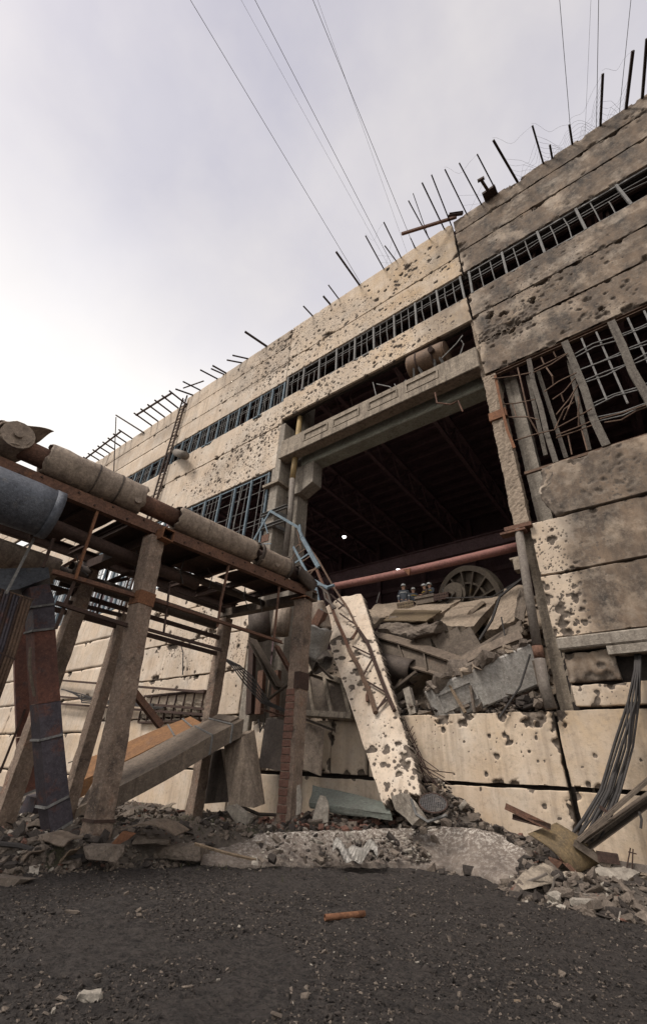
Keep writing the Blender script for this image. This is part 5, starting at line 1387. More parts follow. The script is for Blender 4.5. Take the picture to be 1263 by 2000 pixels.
o = rocks_mesh('beam_rubble', pts, np.minimum(.05 + RNG.exponential(.07, N), .3), ROCKS, [('rubble', .7), ('dusty_slab', .3)], .3, 12); tag(o, 'crumbled concrete lying on top of the precast beam', 'rubble', kind='stuff')
# tangled bars under it
rb = thing('rebar_bundle', at(1000, 1385, .5), 'tangle of rusty bars under the precast beam at the gate post', 'rebar')
for k in range(16):
    x0, y0 = 940 + 60 * random.random(), 1384 - 20 * random.random(); x1, y1 = 1000 + 50 * random.random(), 1330 + 40 * random.random()
    mb = MB(); mb.tube([at(x0, y0, .5), at((x0 + x1) / 2, (y0 + y1) / 2 + random.uniform(-8, 8), .55), at(x1, y1, .6)], .022, 5); mb.build('rebar', 'rust' if k % 3 == 0 else 'rust_dark', rb)
for k, (pts, r, m, lab) in enumerate([([(872, 1328), (890, 1362), (908, 1392)], .05, 'wood', 'thin pale stick leaning on the precast beam'), ([(918, 1340), (926, 1392)], .055, 'girder', 'dark steel strut propped on the precast beam'),
                                      ([(1034, 1278), (1015, 1340), (975, 1400)], .03, 'cable', 'thin dark cable strung down over the precast beam'), ([(1018, 1130), (975, 1165), (960, 1210), (935, 1250)], .05, 'cable', 'thick dark cable draped over the right heap'),
                                      ([(870, 1168), (960, 1166), (1010, 1135)], .03, 'cable', 'dark cable lying across the heap below the iron wheel'), ([(978, 1205), (990, 1265)], .025, 'cable', 'short cable hanging beside the steep slab'),
                                      ([(735, 1178), (741, 1157)], .025, 'frame_grey', 'thin upright rod on the heap left of the workers'), ([(770, 1345), (812, 1312)], .07, 'girder', 'narrow angle iron lying over the dark drum'),
                                      ([(864, 1150), (872, 1180), (885, 1160)], .03, 'cable', 'looped cable end beside the dark perforated box')]):
    Y = [.1, .1, .05, 1.3, 3.6, 1.2, 4.0, .9, 4.2][k]; mb = MB(); mb.tube([at(x, y, Y - .1 * i) for i, (x, y) in enumerate(pts)], r, 5); one('loose_bar' if k in (0, 1, 6, 7) else 'loose_cable', mb, m, lab, 'bar' if k in (0, 1, 6, 7) else 'cable')
mb = MB(); a, b = at(795, 1345, .4), at(808, 1396, .3); mb.bar(a, b, .25, .2, (0, 1, 0)); one('short_post', mb, 'pale_concrete', 'short pale concrete stub standing beside the leaning slab', 'concrete post')
mb = MB(); mb.shell(at(742, 1296, 1.4), at(808, 1312, 1.2), .42, 20, 8, .03, .04); one('fallen_drum', mb, 'cladding_dark', 'dark steel drum lying under the bent plate girder', 'drum', smooth=True)
# pink pipe across the gateway
pk = thing('long_pipe', at(665, 1140, 1.7), 'long faded red pipe spanning the gateway above the heap', 'pipe')
a, b = at(650, 1146, 1.7), at(1015, 1066, 1.7); mb = MB(); mb.tube([a.lerp(b, t) + Vector((0, 0, -.06 * math.sin(t * 3.1))) for t in np.linspace(0, 1, 12)], .17, 14); mb.build('pipe', 'pink_pipe', pk, smooth=True)
c = a.lerp(b, .47); mb = MB(); mb.prism([c + Vector((-.2, -.19, 0)), c + Vector((.15, -.19, -.02)), c + Vector((.05, -.19, -.32))], (0, .04, 0)); mb.build('torn_tag', 'rust_bright', pk)
# iron wheel
wc = at(917, 1180, 5.2); R_ = 1.75; wh = thing('iron_wheel', wc - Vector((0, 0, R_)), 'huge spoked iron wheel half buried in the heap', 'wheel')
tilt = Matrix.Rotation(math.radians(-18), 3, 'Z') @ Matrix.Rotation(math.radians(12), 3, 'X')
def wp(r, a, y): return wc + tilt @ Vector((r * math.cos(a), y, r * math.sin(a)))
def ringm(r0, r1, y0, y1, n=56):
    vs = []; fs = []
    for i in range(n):
        a = 2 * math.pi * i / n; vs += [wp(r0, a, y0), wp(r1, a, y0), wp(r1, a, y1), wp(r0, a, y1)]
    for i in range(n):
        j = (i + 1) % n
        for k in range(4):
            l = (k + 1) % 4; fs.append((i * 4 + k, i * 4 + l, j * 4 + l, j * 4 + k))
    m_ = MB(); m_.add(vs, fs); return m_
ringm(.25, R_ * .98, .12, .2).build('disc', 'wheel_iron', wh); ringm(R_ * .86, R_, -.12, .25).build('rim', 'wheel_iron', wh); ringm(R_ * .52, R_ * .57, -.08, .119).build('inner_ring', 'wheel_iron', wh); ringm(.05, .4, -.3, .119, 24).build('hub', 'wheel_iron', wh)
for k in range(14):
    a = 2 * math.pi * k / 14 + .2; mb = MB(); mb.bar(wp(.38, a, .0), wp(R_ * .87, a, .0), .07, .22, tilt @ Vector((0, 1, 0))); mb.build('spoke', 'wheel_iron', wh)
hc = at(885, 1160, 4.5); mb = MB()
for (r0, r1, y0, y1) in ((.0, .55, .0, .25), (.0, .40, -.08, .0), (0, .12, -.2, -.08)):
    mb.tube([hc + Vector((.02, y0, 0)), hc + Vector((.02, y1, 0))], r1, 26)
ph = thing('round_housing', hc - Vector((0, 0, .55)), 'small round bearing housing in front of the iron wheel', 'housing')
for nm, r1, y0, y1 in (('body', .55, 0, .3), ('cover', .42, -.07, -.001), ('boss', .12, -.18, -.071)):
    mb = MB(); mb.tube([hc + Vector((0, y0, 0)), hc + Vector((0, y1, 0))], r1, 26); mb.build(nm, 'wheel_iron', ph)
# perforated boxes
def perf_box(a, b, top, depth, mat, label, rows, cols):
    A_, B_ = V(a), V(b); ex = (B_ - A_); ez = V(top) - A_; nn = ex.cross(ez).normalized()
    if nn.y > 0: nn = -nn
    t = thing('perforated_box', A_, label, 'steel box')
    def lp(u, v): return A_ + ex * u + ez * v
    # front plate built as a lattice with real holes
    vs = []; fs = []; us = [0]; vv = [0]
    for i in range(cols):
        us += [(i + .28) / cols, (i + .72) / cols]
    us.append(1)
    for j in range(rows):
        vv += [(j + .3) / rows, (j + .7) / rows]
    vv.append(1); nu = len(us)
    for v in vv:
        for u in us: vs.append(lp(u, v))
    for j in range(len(vv) - 1):
        for i in range(nu - 1):
            if i % 2 == 1 and j % 2 == 1: continue
            a_ = j * nu + i; fs.append((a_, a_ + 1, a_ + nu + 1, a_ + nu))
    m_ = MB(); m_.add(vs, fs); o_ = m_.build('front_plate', mat, t); s_ = o_.modifiers.new('s', 'SOLIDIFY'); s_.thickness = .02
    bk = V(depth)
    m_ = MB(); m_.prism([lp(0, 1), lp(1, 1), lp(1, 1) + bk, lp(0, 1) + bk], ez.normalized() * .03); m_.build('top_plate', mat, t)
    m_ = MB(); m_.prism([lp(0, 0) + bk * .1, lp(1, 0) + bk * .1, lp(1, 1) + bk * .1, lp(0, 1) + bk * .1], bk.normalized() * .02); m_.build('back_plate', 'hall_steel', t)
    return t
perf_box(at(776, 1191, 3.9), at(808, 1185, 3.9), at(774, 1180, 3.9), (-.2, 1.0, .15), 'perf_box', 'ochre perforated steel box in front of the leftmost worker', 2, 6)
perf_box(at(846, 1173, 3.95), at(874, 1168, 3.95), at(846, 1162, 3.95), (0, .6, .05), 'rust_dark', 'dark perforated steel box beside the round housing', 2, 6)
mb = MB(); A_, B_ = at(811, 1171, 4.0), at(846, 1164, 4.0); mb.box((A_.x, A_.y, A_.z - .25), (B_.x, A_.y + .5, A_.z - .02)); mb.box((A_.x - .03, A_.y - .05, A_.z), (B_.x + .03, A_.y + .5, A_.z + .12)); one('steel_beam_end', mb, 'girder', 'dark box girder lying in front of the right-hand workers', 'girder')

# hall lamps
for k, (px, py, Y, lab) in enumerate([(672, 1048, 12, 'lit hanging lamp, upper of the two in the dark hall'), (777, 1111, 16, 'lit hanging lamp, lower of the two in the dark hall')]):
    c = at(px, py, Y); t = thing('hall_lamp', c - Vector((0, 0, .2)), lab, 'lamp', 'lit lamps in the hall')
    mb = MB(); mb.tube([c + Vector((0, 0, .0)), c + Vector((0, 0, .18))], .2, 14, rf=lambda q: 1 - .6 * q); mb.build('shade', 'wire', t)
    mb = MB(); mb.tube([c + Vector((0, 0, -.14)), c + Vector((0, 0, -.005))], .17, 12, rf=lambda q: .6 + .4 * q); mb.build('bulb', 'lamp_glow', t)
    mb = MB(); mb.rod(c + Vector((0, 0, .18)), (c.x, c.y, 27.6), .012, 4); mb.build('cord', 'hall_dark', t)

# ================================================================== WORKERS
def skin_obj(name, verts, edges, radii, mat, parent, sub=1):
    loc = wloc(parent); me = bpy.data.meshes.new(name); me.from_pydata([tuple(V(v)) for v in verts], edges, [])
    o = bpy.data.objects.new(name, me); C.objects.link(o); o.parent = parent
    m = o.modifiers.new('skin', 'SKIN'); m.use_smooth_shade = True
    lay = me.skin_vertices[0] if len(me.skin_vertices) else None
    if lay is None:
        bm = bmesh.new(); bm.from_mesh(me); bm.verts.layers.skin.verify(); bm.to_mesh(me); bm.free(); lay = me.skin_vertices[0]
    for i, r in enumerate(radii):
        lay.data[i].radius = (r, r) if not isinstance(r, tuple) else r; lay.data[i].use_root = (i == 0)
    s_ = o.modifiers.new('sub', 'SUBSURF'); s_.levels = sub; s_.render_levels = sub
    me.materials.append(MATS[mat]); return o


def person(px, py, Y, yaw, label, jacket, stripe, arm='down', h=1.76):
    """px,py: crown of the helmet"""
    top = at(px, py, Y); base = Vector((top.x, top.y, top.z - h - .05)); t = thing('person', base, label, 'person', 'workers in white helmets')
    t.rotation_euler = (0, 0, yaw)
    k = h / 1.76
    J = dict(pel=(0, 0, .95), wai=(0, 0, 1.10), che=(0, .01, 1.33), nk=(0, .0, 1.50), hb=(0, -.01, 1.57), hd=(0, -.02, 1.66))
    vs = [J['pel'], J['wai'], J['che'], J['nk'], J['hb'], J['hd'], (0, -.015, 1.73)]; ed = [(0, 1), (1, 2), (2, 3), (3, 4), (4, 5), (5, 6)]; rd = [(.16, .12), (.14, .11), (.18, .12), .06, .085, (.085, .1), .06]
    vs.append((0, -.125, 1.625)); ed.append((5, 7)); rd.append(.018)      # nose
    for s_ in (-1, 1):
        b = len(vs); vs += [(s_ * .19, .01, 1.43)]
        if arm == 'down': vs += [(s_ * .25, .02, 1.16), (s_ * .25, -.06, .92), (s_ * .25, -.08, .84)]
        else: vs += [(s_ * .24, -.04, 1.2), (s_ * .14, -.26, 1.12), (s_ * .10, -.33, 1.14)]
        rd += [.07, .055, .038, .042]; ed += [(2, b), (b, b + 1), (b + 1, b + 2), (b + 2, b + 3)]
        hx, hy, hz = vs[b + 3]; dn = (0, -.02, -.06) if arm == 'down' else (-s_ * .03, -.06, -.01)
        for f in range(4):
            q = len(vs); o_ = (f - 1.5) * .02
            vs += [(hx, hy + o_ + dn[1] * .6, hz + dn[2] * .7 + (0 if arm == 'down' else o_)), (hx - s_ * .012, hy + o_ + dn[1] * 1.2, hz + dn[2] * 1.6)]; ed += [(b + 3, q), (q, q + 1)]; rd += [.010, .008]
        q = len(vs); vs += [(hx - s_ * .03, hy - .03, hz - .01), (hx - s_ * .04, hy - .05, hz - .04)]; ed += [(b + 3, q), (q, q + 1)]; rd += [.012, .009]
        b = len(vs); vs += [(s_ * .1, 0, .88), (s_ * .11, -.02, .5), (s_ * .11, .02, .09), (s_ * .12, -.14, .05)]; rd += [.10, .065, .05, .045]; ed += [(0, b), (b, b + 1), (b + 1, b + 2), (b + 2, b + 3)]
        b = len(vs); vs += [(s_ * .098, .0, 1.63)]; ed.append((5, b)); rd.append(.016)       # ear
    sc = lambda L: [tuple(c * k for c in v) for v in L]
    skin_obj('body', sc(vs), ed, [tuple(a * k for a in r) if isinstance(r, tuple) else r * k for r in rd], 'skin', t)
    jv = [(0, 0, .86), J['wai'], J['che'], (0, .0, 1.47)]; je = [(0, 1), (1, 2), (2, 3)]; jr = [(.20, .155), (.185, .145), (.215, .15), (.10, .09)]
    for s_ in (-1, 1):
        b = len(jv); jv.append((s_ * .2, .01, 1.42)); jr.append(.09)
        if arm == 'down': jv += [(s_ * .26, .02, 1.16), (s_ * .255, -.06, .91)]
        else: jv += [(s_ * .25, -.04, 1.2), (s_ * .14, -.255, 1.12)]
        jr += [.072, .055]; je += [(2, b), (b, b + 1), (b + 1, b + 2)]
    skin_obj('jacket', sc(jv), je, [tuple(a * k for a in r) if isinstance(r, tuple) else r * k for r in jr], jacket, t)
    tv = [(0, 0, .92)]; te = []; tr_ = [(.175, .135)]
    for s_ in (-1, 1):
        b = len(tv); tv += [(s_ * .1, 0, .84), (s_ * .11, -.02, .5), (s_ * .11, .02, .12)]; tr_ += [.115, .085, .075]; te += [(0, b), (b, b + 1), (b + 1, b + 2)]
    skin_obj('trousers', sc(tv), te, [tuple(a * k for a in r) if isinstance(r, tuple) else r * k for r in tr_], 'trousers', t)

    def lath(prof, c, n=16, name='x', mat='helmet', sx=1, sy=1):
        m_ = MB(); vs_ = []; fs_ = []; P = len(prof)
        for i in range(n):
            a = 2 * math.pi * i / n
            for r, z in prof: vs_.append((c[0] + r * sx * math.cos(a), c[1] + r * sy * math.sin(a), c[2] + z))
        for i in range(n):
            j = (i + 1) % n
            for q in range(P - 1): fs_.append((i * P + q, j * P + q, j * P + q + 1, i * P + q + 1))
        me_ = bpy.data.meshes.new(name); me_.from_pydata([tuple(cc * k for cc in v) for v in vs_], [], fs_); me_.polygons.foreach_set('use_smooth', [True] * len(me_.polygons)); me_.materials.append(MATS[mat])
        o_ = bpy.data.objects.new(name, me_); C.objects.link(o_); o_.parent = t; return o_
    lath([(.155, 0), (.155, .012), (.125, .02), (.125, .06), (.105, .11), (.06, .14), (.001, .15)], (0, -.03, 1.67), 18, 'helmet', 'helmet', .95, 1.15)
    lath([(.255, 0), (.262, .02), (.255, .045)], (0, .005, 1.30), 18, 'reflective_band', stripe, .86, .62)
    for s_ in (-1, 1):
        lath([(.001, -.012), (.012, 0), (.001, .012)], (s_ * .034, -.117, 1.655), 8, 'eye', 'eye')
        if arm == 'down': lath([(.078, -.02), (.08, 0), (.078, .03)], (s_ * .258, .015, 1.17), 12, 'sleeve_band', 'stripe_silver')
    return t


person(787, 1141, 5.6, math.radians(20), 'worker in grey jacket and white helmet, leftmost and standing apart', 'jacket', 'stripe_silver', h=1.8)
person(806, 1148, 6.6, math.radians(40), 'worker in dark jacket and white helmet, lowest of the four heads', 'jacket', 'stripe_yellow', h=1.7)
person(828, 1140.5, 6.0, math.radians(-40), 'worker in brown jacket and white helmet, second from the right', 'jacket_brown', 'stripe_yellow', 'fold', h=1.74)
person(838, 1138, 6.6, math.radians(-20), 'worker in dark striped jacket and white helmet, rightmost of the four', 'jacket', 'stripe_yellow', 'fold', h=1.76)

# ================================================================== DUST-COVERED CONCRETE APRON IN FRONT OF THE BANK
def apron():
    bot = [(392, 1690, .02), (470, 1694, .02), (560, 1694, .03), (631, 1693, .03), (720, 1690, .05), (800, 1690, .07), (880, 1698, .05), (950, 1718, .02), (1000, 1738, .0), (1040, 1736, .02), (1062, 1716, .12)]
    top = [(400, 1640, .34), (475, 1628, .45), (560, 1624, .55), (631, 1622, .58), (720, 1620, .60), (790, 1616, .66), (860, 1613, .76), (930, 1618, .80), (975, 1630, .70), (1020, 1656, .56), (1058, 1684, .38)]
    nu, nv = 170, 26; t = np.linspace(0, 1, nu + 1); k = np.linspace(0, 1, len(bot))
    B = np.array([np.array(atz(*p[:2], p[2])) for p in bot]); T = np.array([np.array(atz(*p[:2], p[2])) for p in top])
    b = np.stack([np.interp(t, k, B[:, i]) for i in range(3)], 1); tp = np.stack([np.interp(t, k, T[:, i]) for i in range(3)], 1)
    vs = []; cr_ = []
    for j in range(nv + 1):
        v = j / nv
        if v <= .8:
            w = v / .8; h = w; p = b * (1 - w)[..., None] + tp * w if False else b * (1 - w) + tp * w; p[:, 2] = b[:, 2] + (tp[:, 2] - b[:, 2]) * h; c = w ** 2.2
        else:
            w = (v - .8) / .2; p = tp.copy(); p[:, 1] += .9 * w; p[:, 0] -= .5 * w; p[:, 2] -= .25 * w; c = 1 - w
        n = fbm(p[:, 0] * 2, p[:, 1] * 2, 90, 5) - .5; n2 = fbm(p[:, 0] * 9, p[:, 1] * 9, 91, 3) - .5
        p[:, 2] += .07 * n + .05 * n2; p[:, 1] += .12 * (fbm(p[:, 0] * 1.3, p[:, 1] * 0 + j * .1, 92) - .5)
        if j == 0: p[:, 2] -= .12
        vs.append(p); cr_.append(np.full(nu + 1, .12 + .88 * c))
    P = np.concatenate(vs); loc = P.mean(0); loc[2] = P[:, 2].min()
    me = grid_mesh('concrete_apron', P - loc, nu + 1, nv + 1, 'dusted_concrete', {'crest': np.concatenate(cr_)}, smooth=False)
    o = bpy.data.objects.new('concrete_apron', me); C.objects.link(o); o.location = loc
    return tag(o, 'sloping grey concrete apron dusted white along its crest, broken off at right', 'concrete slab')


apron()
# chips strewn over it
N = 900; tt = RNG.rand(N); pts = []
for k in range(N):
    x = 480 + 570 * RNG.rand() ** .6; y = 1630 + 55 * RNG.rand() + max(0, x - 900) * .15
    z = .62 - (y - 1620) / 75 * .58; q = atz(x, y, max(.05, z)); pts.append((q.x, q.y, q.z + .02))
o = rocks_mesh('apron_chips', np.array(pts), np.minimum(.012 + RNG.exponential(.02, N), .12), ROCKS, [('white_chunk', .34), ('rubble', .42), ('dark_rubble', .24)], .3, 21)
tag(o, 'white and grey concrete chips scattered on the dusty apron', 'rubble', kind='stuff')


def gpt(px, py, dz=0.0, it=8):      # where the view of a pixel meets the ground relief
    z = .3
    for _ in range(it):
        p = atz(px, py, min(z, 1.4)); z = .5 * z + .5 * float(gz(p.x, p.y))
    p = atz(px, py, min(z, 1.4)); p.z += dz; return p


def chunk(px, py, r, mat, label, cat='concrete chunk', group=None, seed=None, flat=.8, z=None, name='concrete_chunk', sx=1.0, n=20):
    seed = seed or int(px * 7 + py); v0, f0 = rock(seed, n); c = gpt(px, py) if z is None else atz(px, py, z)
    yaw = YAW; ca, sa_ = math.cos(math.radians(YAW)), math.sin(math.radians(YAW)); mb = MB(); vs = []
    for p in v0:
        x, y, zz = p[0] * r * sx, p[1] * r, p[2] * r * flat / .6
        vs.append((c.x + x * ca - y * sa_, c.y + x * sa_ + y * ca, c.z + zz + r * flat * .28))
    mb.add(vs, [tuple(f) for f in f0]); roughen(mb, 3 if r > .25 else 2, r * .24 * min(1, flat), seed % 97, 2.2 / r); return one(name, mb, mat, label, cat, group)


def faced(px, py, z):       # vertical plane facing the viewer through the ground point of a pixel
    p = atz(px, py, z); d = p - Vector(CAM); d.z = 0; n = Vector((-d.y, d.x, 0)).normalized(); a = (p.x, p.y); b = (p.x + n.x, p.y + n.y)
    return lambda x, y, back=0.0: atp(x, y, (a[0] + d.x / d.length * back, a[1] + d.y / d.length * back), (b[0] + d.x / d.length * back, b[1] + d.y / d.length * back))


# ---------------------------------------------------------------- left: hanging steel duct, red duct, tube bundle
fp = faced(110, 1625, .42)


def boxduct(name, parent, rings, mat, depth):
    """rings: list of (left px, right px) front corners from top to bottom; depth vector backwards-left"""
    mb = MB(); vs = []
    for (l, r) in rings:
        a, b = fp(*l), fp(*r); vs += [a, b, b + V(depth), a + V(depth)]
    fs = []
    for k in range(len(rings) - 1):
        for i in range(4):
            j = (i + 1) % 4; fs.append((k * 4 + j, k * 4 + i, (k + 1) * 4 + i, (k + 1) * 4 + j))
    fs.append((0, 1, 2, 3)); m = (len(rings) - 1) * 4
    mb.add(vs, fs); o = mb.build(name, mat, parent); sm = o.modifiers.new('s', 'SOLIDIFY'); sm.thickness = .02; return o


bk = Vector((-.42, -.02, 0))
du = thing('steel_duct', fp(110, 1625), 'tall rust-purple box duct standing in front of the trestle at left', 'duct')
b1 = boxduct('upper_section', du, [((58, 1147), (97, 1140)), ((64, 1178), (107, 1172)), ((65, 1187), (107, 1181))], 'duct_purple', bk)
b2 = boxduct('middle_section', du, [((65, 1188), (107, 1182)), ((67, 1232), (109, 1227))], 'duct_purple', bk)
b3 = boxduct('red_section', du, [((67, 1234), (109, 1229)), ((70.5, 1305), (113, 1298)), ((76, 1375), (119, 1368))], 'duct_red', bk)
b4 = boxduct('lower_section', du, [((76, 1376), (119, 1369)), ((81, 1447), (124, 1436)), ((92, 1576), (136, 1554))], 'duct_purple', bk)
b5 = boxduct('end_section', du, [((93, 1580), (137, 1557)), ((101, 1631), (144, 1603))], 'duct_purple', bk)
for l, r in (((64, 1187), (107.5, 1181)), ((66.5, 1233), (109.5, 1228)), ((92, 1578), (137, 1555)), ((101, 1631), (144.5, 1604)), ((80.5, 1446), (124.5, 1435))):
    mb = MB(); a, b = fp(*l), fp(*r); o_ = Vector((.02, -.03, 0)); mb.bar(a + o_, b + o_, .03, .05); mb.bar(a + o_, a + bk - Vector((.02, .02, 0)), .03, .05); mb.build('joint_flange', 'frame_grey', du)
mb = MB(); mb.tube([fp(60, 1265, -.05), fp(58, 1300, -.1), fp(62, 1330, -.12), fp(68, 1360, -.05)], .035, 5); mb.build('peeled_strip', 'duct_brown', du)
# slanting grey duct across the top
fp0 = fp; mb = MB(); A_ = [fp0(-60, 1112), fp0(95, 1108), fp0(98, 1128), fp0(62, 1141), fp0(35, 1151), fp0(-60, 1158)]; mb.prism(A_, (-.5, .25, 0)); one('cross_duct', mb, 'blued_pipe', 'dark grey sheet duct lying across the top of the standing box duct', 'duct')
fpr = faced(40, 1590, .42); fp = lambda x, y, back=.0: fpr(x, y, back + .25)
d2 = thing('red_duct', fp(40, 1556), 'dark red box duct with open bottom standing left of the purple duct', 'duct')
boxduct('upper_section', d2, [((26, 1180), (64, 1175)), ((30, 1340), (68, 1335)), ((34, 1440), (72, 1433))], 'duct_red', (-.36, .1, 0)); boxduct('lower_section', d2, [((34, 1441), (72, 1434)), ((39, 1555), (78, 1538))], 'duct_red', (-.36, .1, 0))
mb = MB(); a, b = fp(39, 1556), fp(78, 1540); mb.bar(a, b, .03, .06); mb.bar(a, a + Vector((-.36, .1, .0)), .03, .06); mb.build('joint_flange', 'frame_grey', d2)
mb = MB(); mb.bar(fp(0, 1510), fp(50, 1385), .06, .06); one('leaning_bar', mb, 'rust_dark', 'thin dark bar leaning against the red duct at the left edge', 'steel bar')
mb = MB(); c = fp(45, 1600, .3); mb.prism([c + Vector((-.5, 0, -.2)), c + Vector((.25, .1, -.25)), c + Vector((.2, .1, .5)), c + Vector((-.25, 0, .55))], (-.1, .6, .1)); one('duct_scrap', mb, 'duct_purple', 'dark box scrap on the rubble below the red duct', 'metal scrap')
# tube bundle
fp = lambda x, y, back=.0: fp0(x, y, back)
tbm = thing('tube_bundle', fp(0, 1345, -.6), 'fan of parallel rusty cooler tubes at the left picture edge', 'tube bundle')
for k in range(11):
    x0 = 60 - k * 6.0; y0 = 1174 - k * 2.4
    mb = MB(); mb.tube([fp(x0, y0, -.6), fp(x0 - 4, y0 + 12, -.63), fp(x0 - 30, y0 + 100, -.65), fp(x0 - 66, y0 + 200, -.6)], .034, 8); mb.build('tube', 'bar_rust' if k < 3 else ('duct_purple' if k % 3 else 'rust_dark'), tbm, smooth=True)
mb = MB(); mb.bar(fp(66, 1172, -.58), fp(-30, 1140, -.58), .05, .03); mb.build('header', 'bar_rust', tbm)
mb = MB(); mb.bar(fp(30, 1288, -.66), fp(-30, 1262, -.66), .05, .03); mb.build('tie_strap', 'rust_dark', tbm)

# ---------------------------------------------------------------- fallen twin ducts
td = thing('fallen_twin_duct', at(470, 1560, -2.6), 'pair of long brown box ducts fallen aslant between the trestle posts', 'duct')


def hexduct(name, P, mat, parent=td):
    """P: eight world points front/top... ring at left end (4) and right end (4)"""
    mb = MB(); n = 10; vs = []; L = P[:4]; R = P[4:]
    for k in range(n + 1):
        t = k / n
        for i in range(4):
            q = V(L[i]).lerp(V(R[i]), t); q = q + Vector((0, 0, .02 * math.sin(t * 9 + i))); vs.append(q)
    fs = [(k * 4 + i, k * 4 + (i + 1) % 4, (k + 1) * 4 + (i + 1) % 4, (k + 1) * 4 + i) for k in range(n) for i in range(4)]
    fs += [(3, 2, 1, 0), tuple(n * 4 + i for i in range(4))]; mb.add(vs, fs); return mb.build(name, mat, parent)


yl, yr = -6.6, -3.0
def dp_(px, py, t, dy=0.0): return at(px, py, yl + (yr - yl) * t + dy)
# near duct: front-bottom, front-top, back-top, back-bottom
h_ = Vector((0, 0, -.52))
fl, fr = dp_(150, 1582, 0), dp_(477, 1404, 1); bl, br = dp_(190, 1515, 0, .75), dp_(424, 1396, 1, .45)
nd = hexduct('near_duct', [fl + h_, fl, bl, bl + h_, fr + h_, fr, br, br + h_], 'duct_brown')
fl2, fr2 = dp_(120, 1545, 0, .95), dp_(396, 1412, 1, .55); bl2, br2 = dp_(150, 1490, 0, 1.7), dp_(372, 1398, 1, 1.2)
fd = hexduct('far_duct', [fl2 + h_, fl2, bl2, bl2 + h_, fr2 + h_, fr2, br2, br2 + h_], 'duct_orange')
for t in (.78, .92):
    a, b = fl.lerp(fr, t), bl.lerp(br, t); mb = MB(); mb.bar(a + Vector((0, -.02, .02)), b + Vector((0, .0, .02)), .05, .04); mb.bar(a + Vector((.01, -.02, .0)), a + h_ + Vector((.01, -.02, 0)), .05, .04); mb.build('joint_flange', 'frame_grey', nd)
    a, b = fl2.lerp(fr2, t), bl2.lerp(br2, t); mb = MB(); mb.bar(a + Vector((0, -.02, .02)), b + Vector((0, .0, .02)), .05, .04); mb.build('joint_flange', 'frame_grey', fd)
for (l, r, t0, t1, par) in ((fl, bl, .94, .99, nd),):
    pass
for k, (u0, o_) in enumerate([(0.93, .0)]):
    a, b = fl.lerp(fr, u0), bl.lerp(br, u0); c_ = fl.lerp(fr, .995), bl.lerp(br, .995); mb = MB(); mb.prism([a.lerp(b, .15), a.lerp(b, .9), c_[1].lerp(c_[0], .1), c_[0].lerp(c_[1], .15)], (0.0, -.02, .05)); mb.build('cover_plate', 'duct_brown', nd)
ex = fr + Vector((0, 0, 0)); lv_ = [at(436, 1440, -2.9), at(495, 1412, -2.6)]
# down leg of the elbow
A_ = [at(437, 1450, -3.0), at(474, 1440, -3.0), at(497, 1425, -2.4), at(470, 1430, -2.2)]; B_ = [at(447, 1572, -3.05), at(496, 1578, -3.05), at(518, 1570, -2.5), at(475, 1565, -2.3)]
mb = MB(); mb.hexa([tuple(p) for p in B_] + [tuple(p) for p in A_]); mb.build('down_leg', 'cladding', td)
A_ = [at(393, 1480, -2.2), at(432, 1462, -2.2), at(440, 1462, -1.6), at(405, 1470, -1.6)]; B_ = [at(398, 1570, -2.2), at(448, 1566, -2.2), at(450, 1562, -1.6), at(410, 1560, -1.6)]
mb = MB(); mb.hexa([tuple(p) for p in B_] + [tuple(p) for p in A_]); mb.build('down_leg', 'cladding_dark', td)

# ---------------------------------------------------------------- things between the trestle and the gateway
rp = thing('ribbed_panel', at(640, 1395, -.45), 'grey ribbed roof panel leaning in the gateway behind the far front post', 'concrete panel')
q4 = [at(583, 1395, -.35), at(690, 1402, -.35), at(672, 1335, .3), at(572, 1300, .3)]; nn = (q4[1] - q4[0]).cross(q4[3] - q4[0]).normalized(); nn = -nn if nn.y > 0 else nn
mb = MB(); mb.prism(q4, -nn * .06); mb.build('plate', 'girder', rp)
for u in (0.02, .33, .66, .98):
    mb = MB(); mb.bar(q4[0].lerp(q4[1], u) + nn * .08, q4[3].lerp(q4[2], u) + nn * .08, .12, .16, nn); mb.build('rib', 'raw_concrete', rp)
for e in ((q4[3], q4[2]), (q4[0], q4[1])):
    mb = MB(); mb.bar(e[0] + nn * .09, e[1] + nn * .09, .2, .18, nn); mb.build('edge_rib', 'raw_concrete', rp)
mb = MB(); A_ = at(505, 1500, -.7); mb.sheet(at(505, 1498, -.75), at(558, 1508, -.75) - at(505, 1498, -.75), at(522, 1402, -.4) - at(505, 1498, -.75), 8, 8, lambda u, v: .06 * math.sin(u * 4 + v * 2), .015); one('metal_sheet', mb, 'cladding_dark', 'dark steel sheet leaning on the wall left of the brick-faced post', 'metal sheet')
mb = MB(); mb.sheet(at(578, 1500, -1.0), at(622, 1512, -1.0) - at(578, 1500, -1.0), at(590, 1412, -.6) - at(578, 1500, -1.0), 10, 10, lambda u, v: .16 * math.sin(u * 5) * (1 - .5 * v), .015); one('metal_sheet', mb, 'cladding', 'curled brown steel sheet hanging right of the brick-faced post', 'metal sheet')
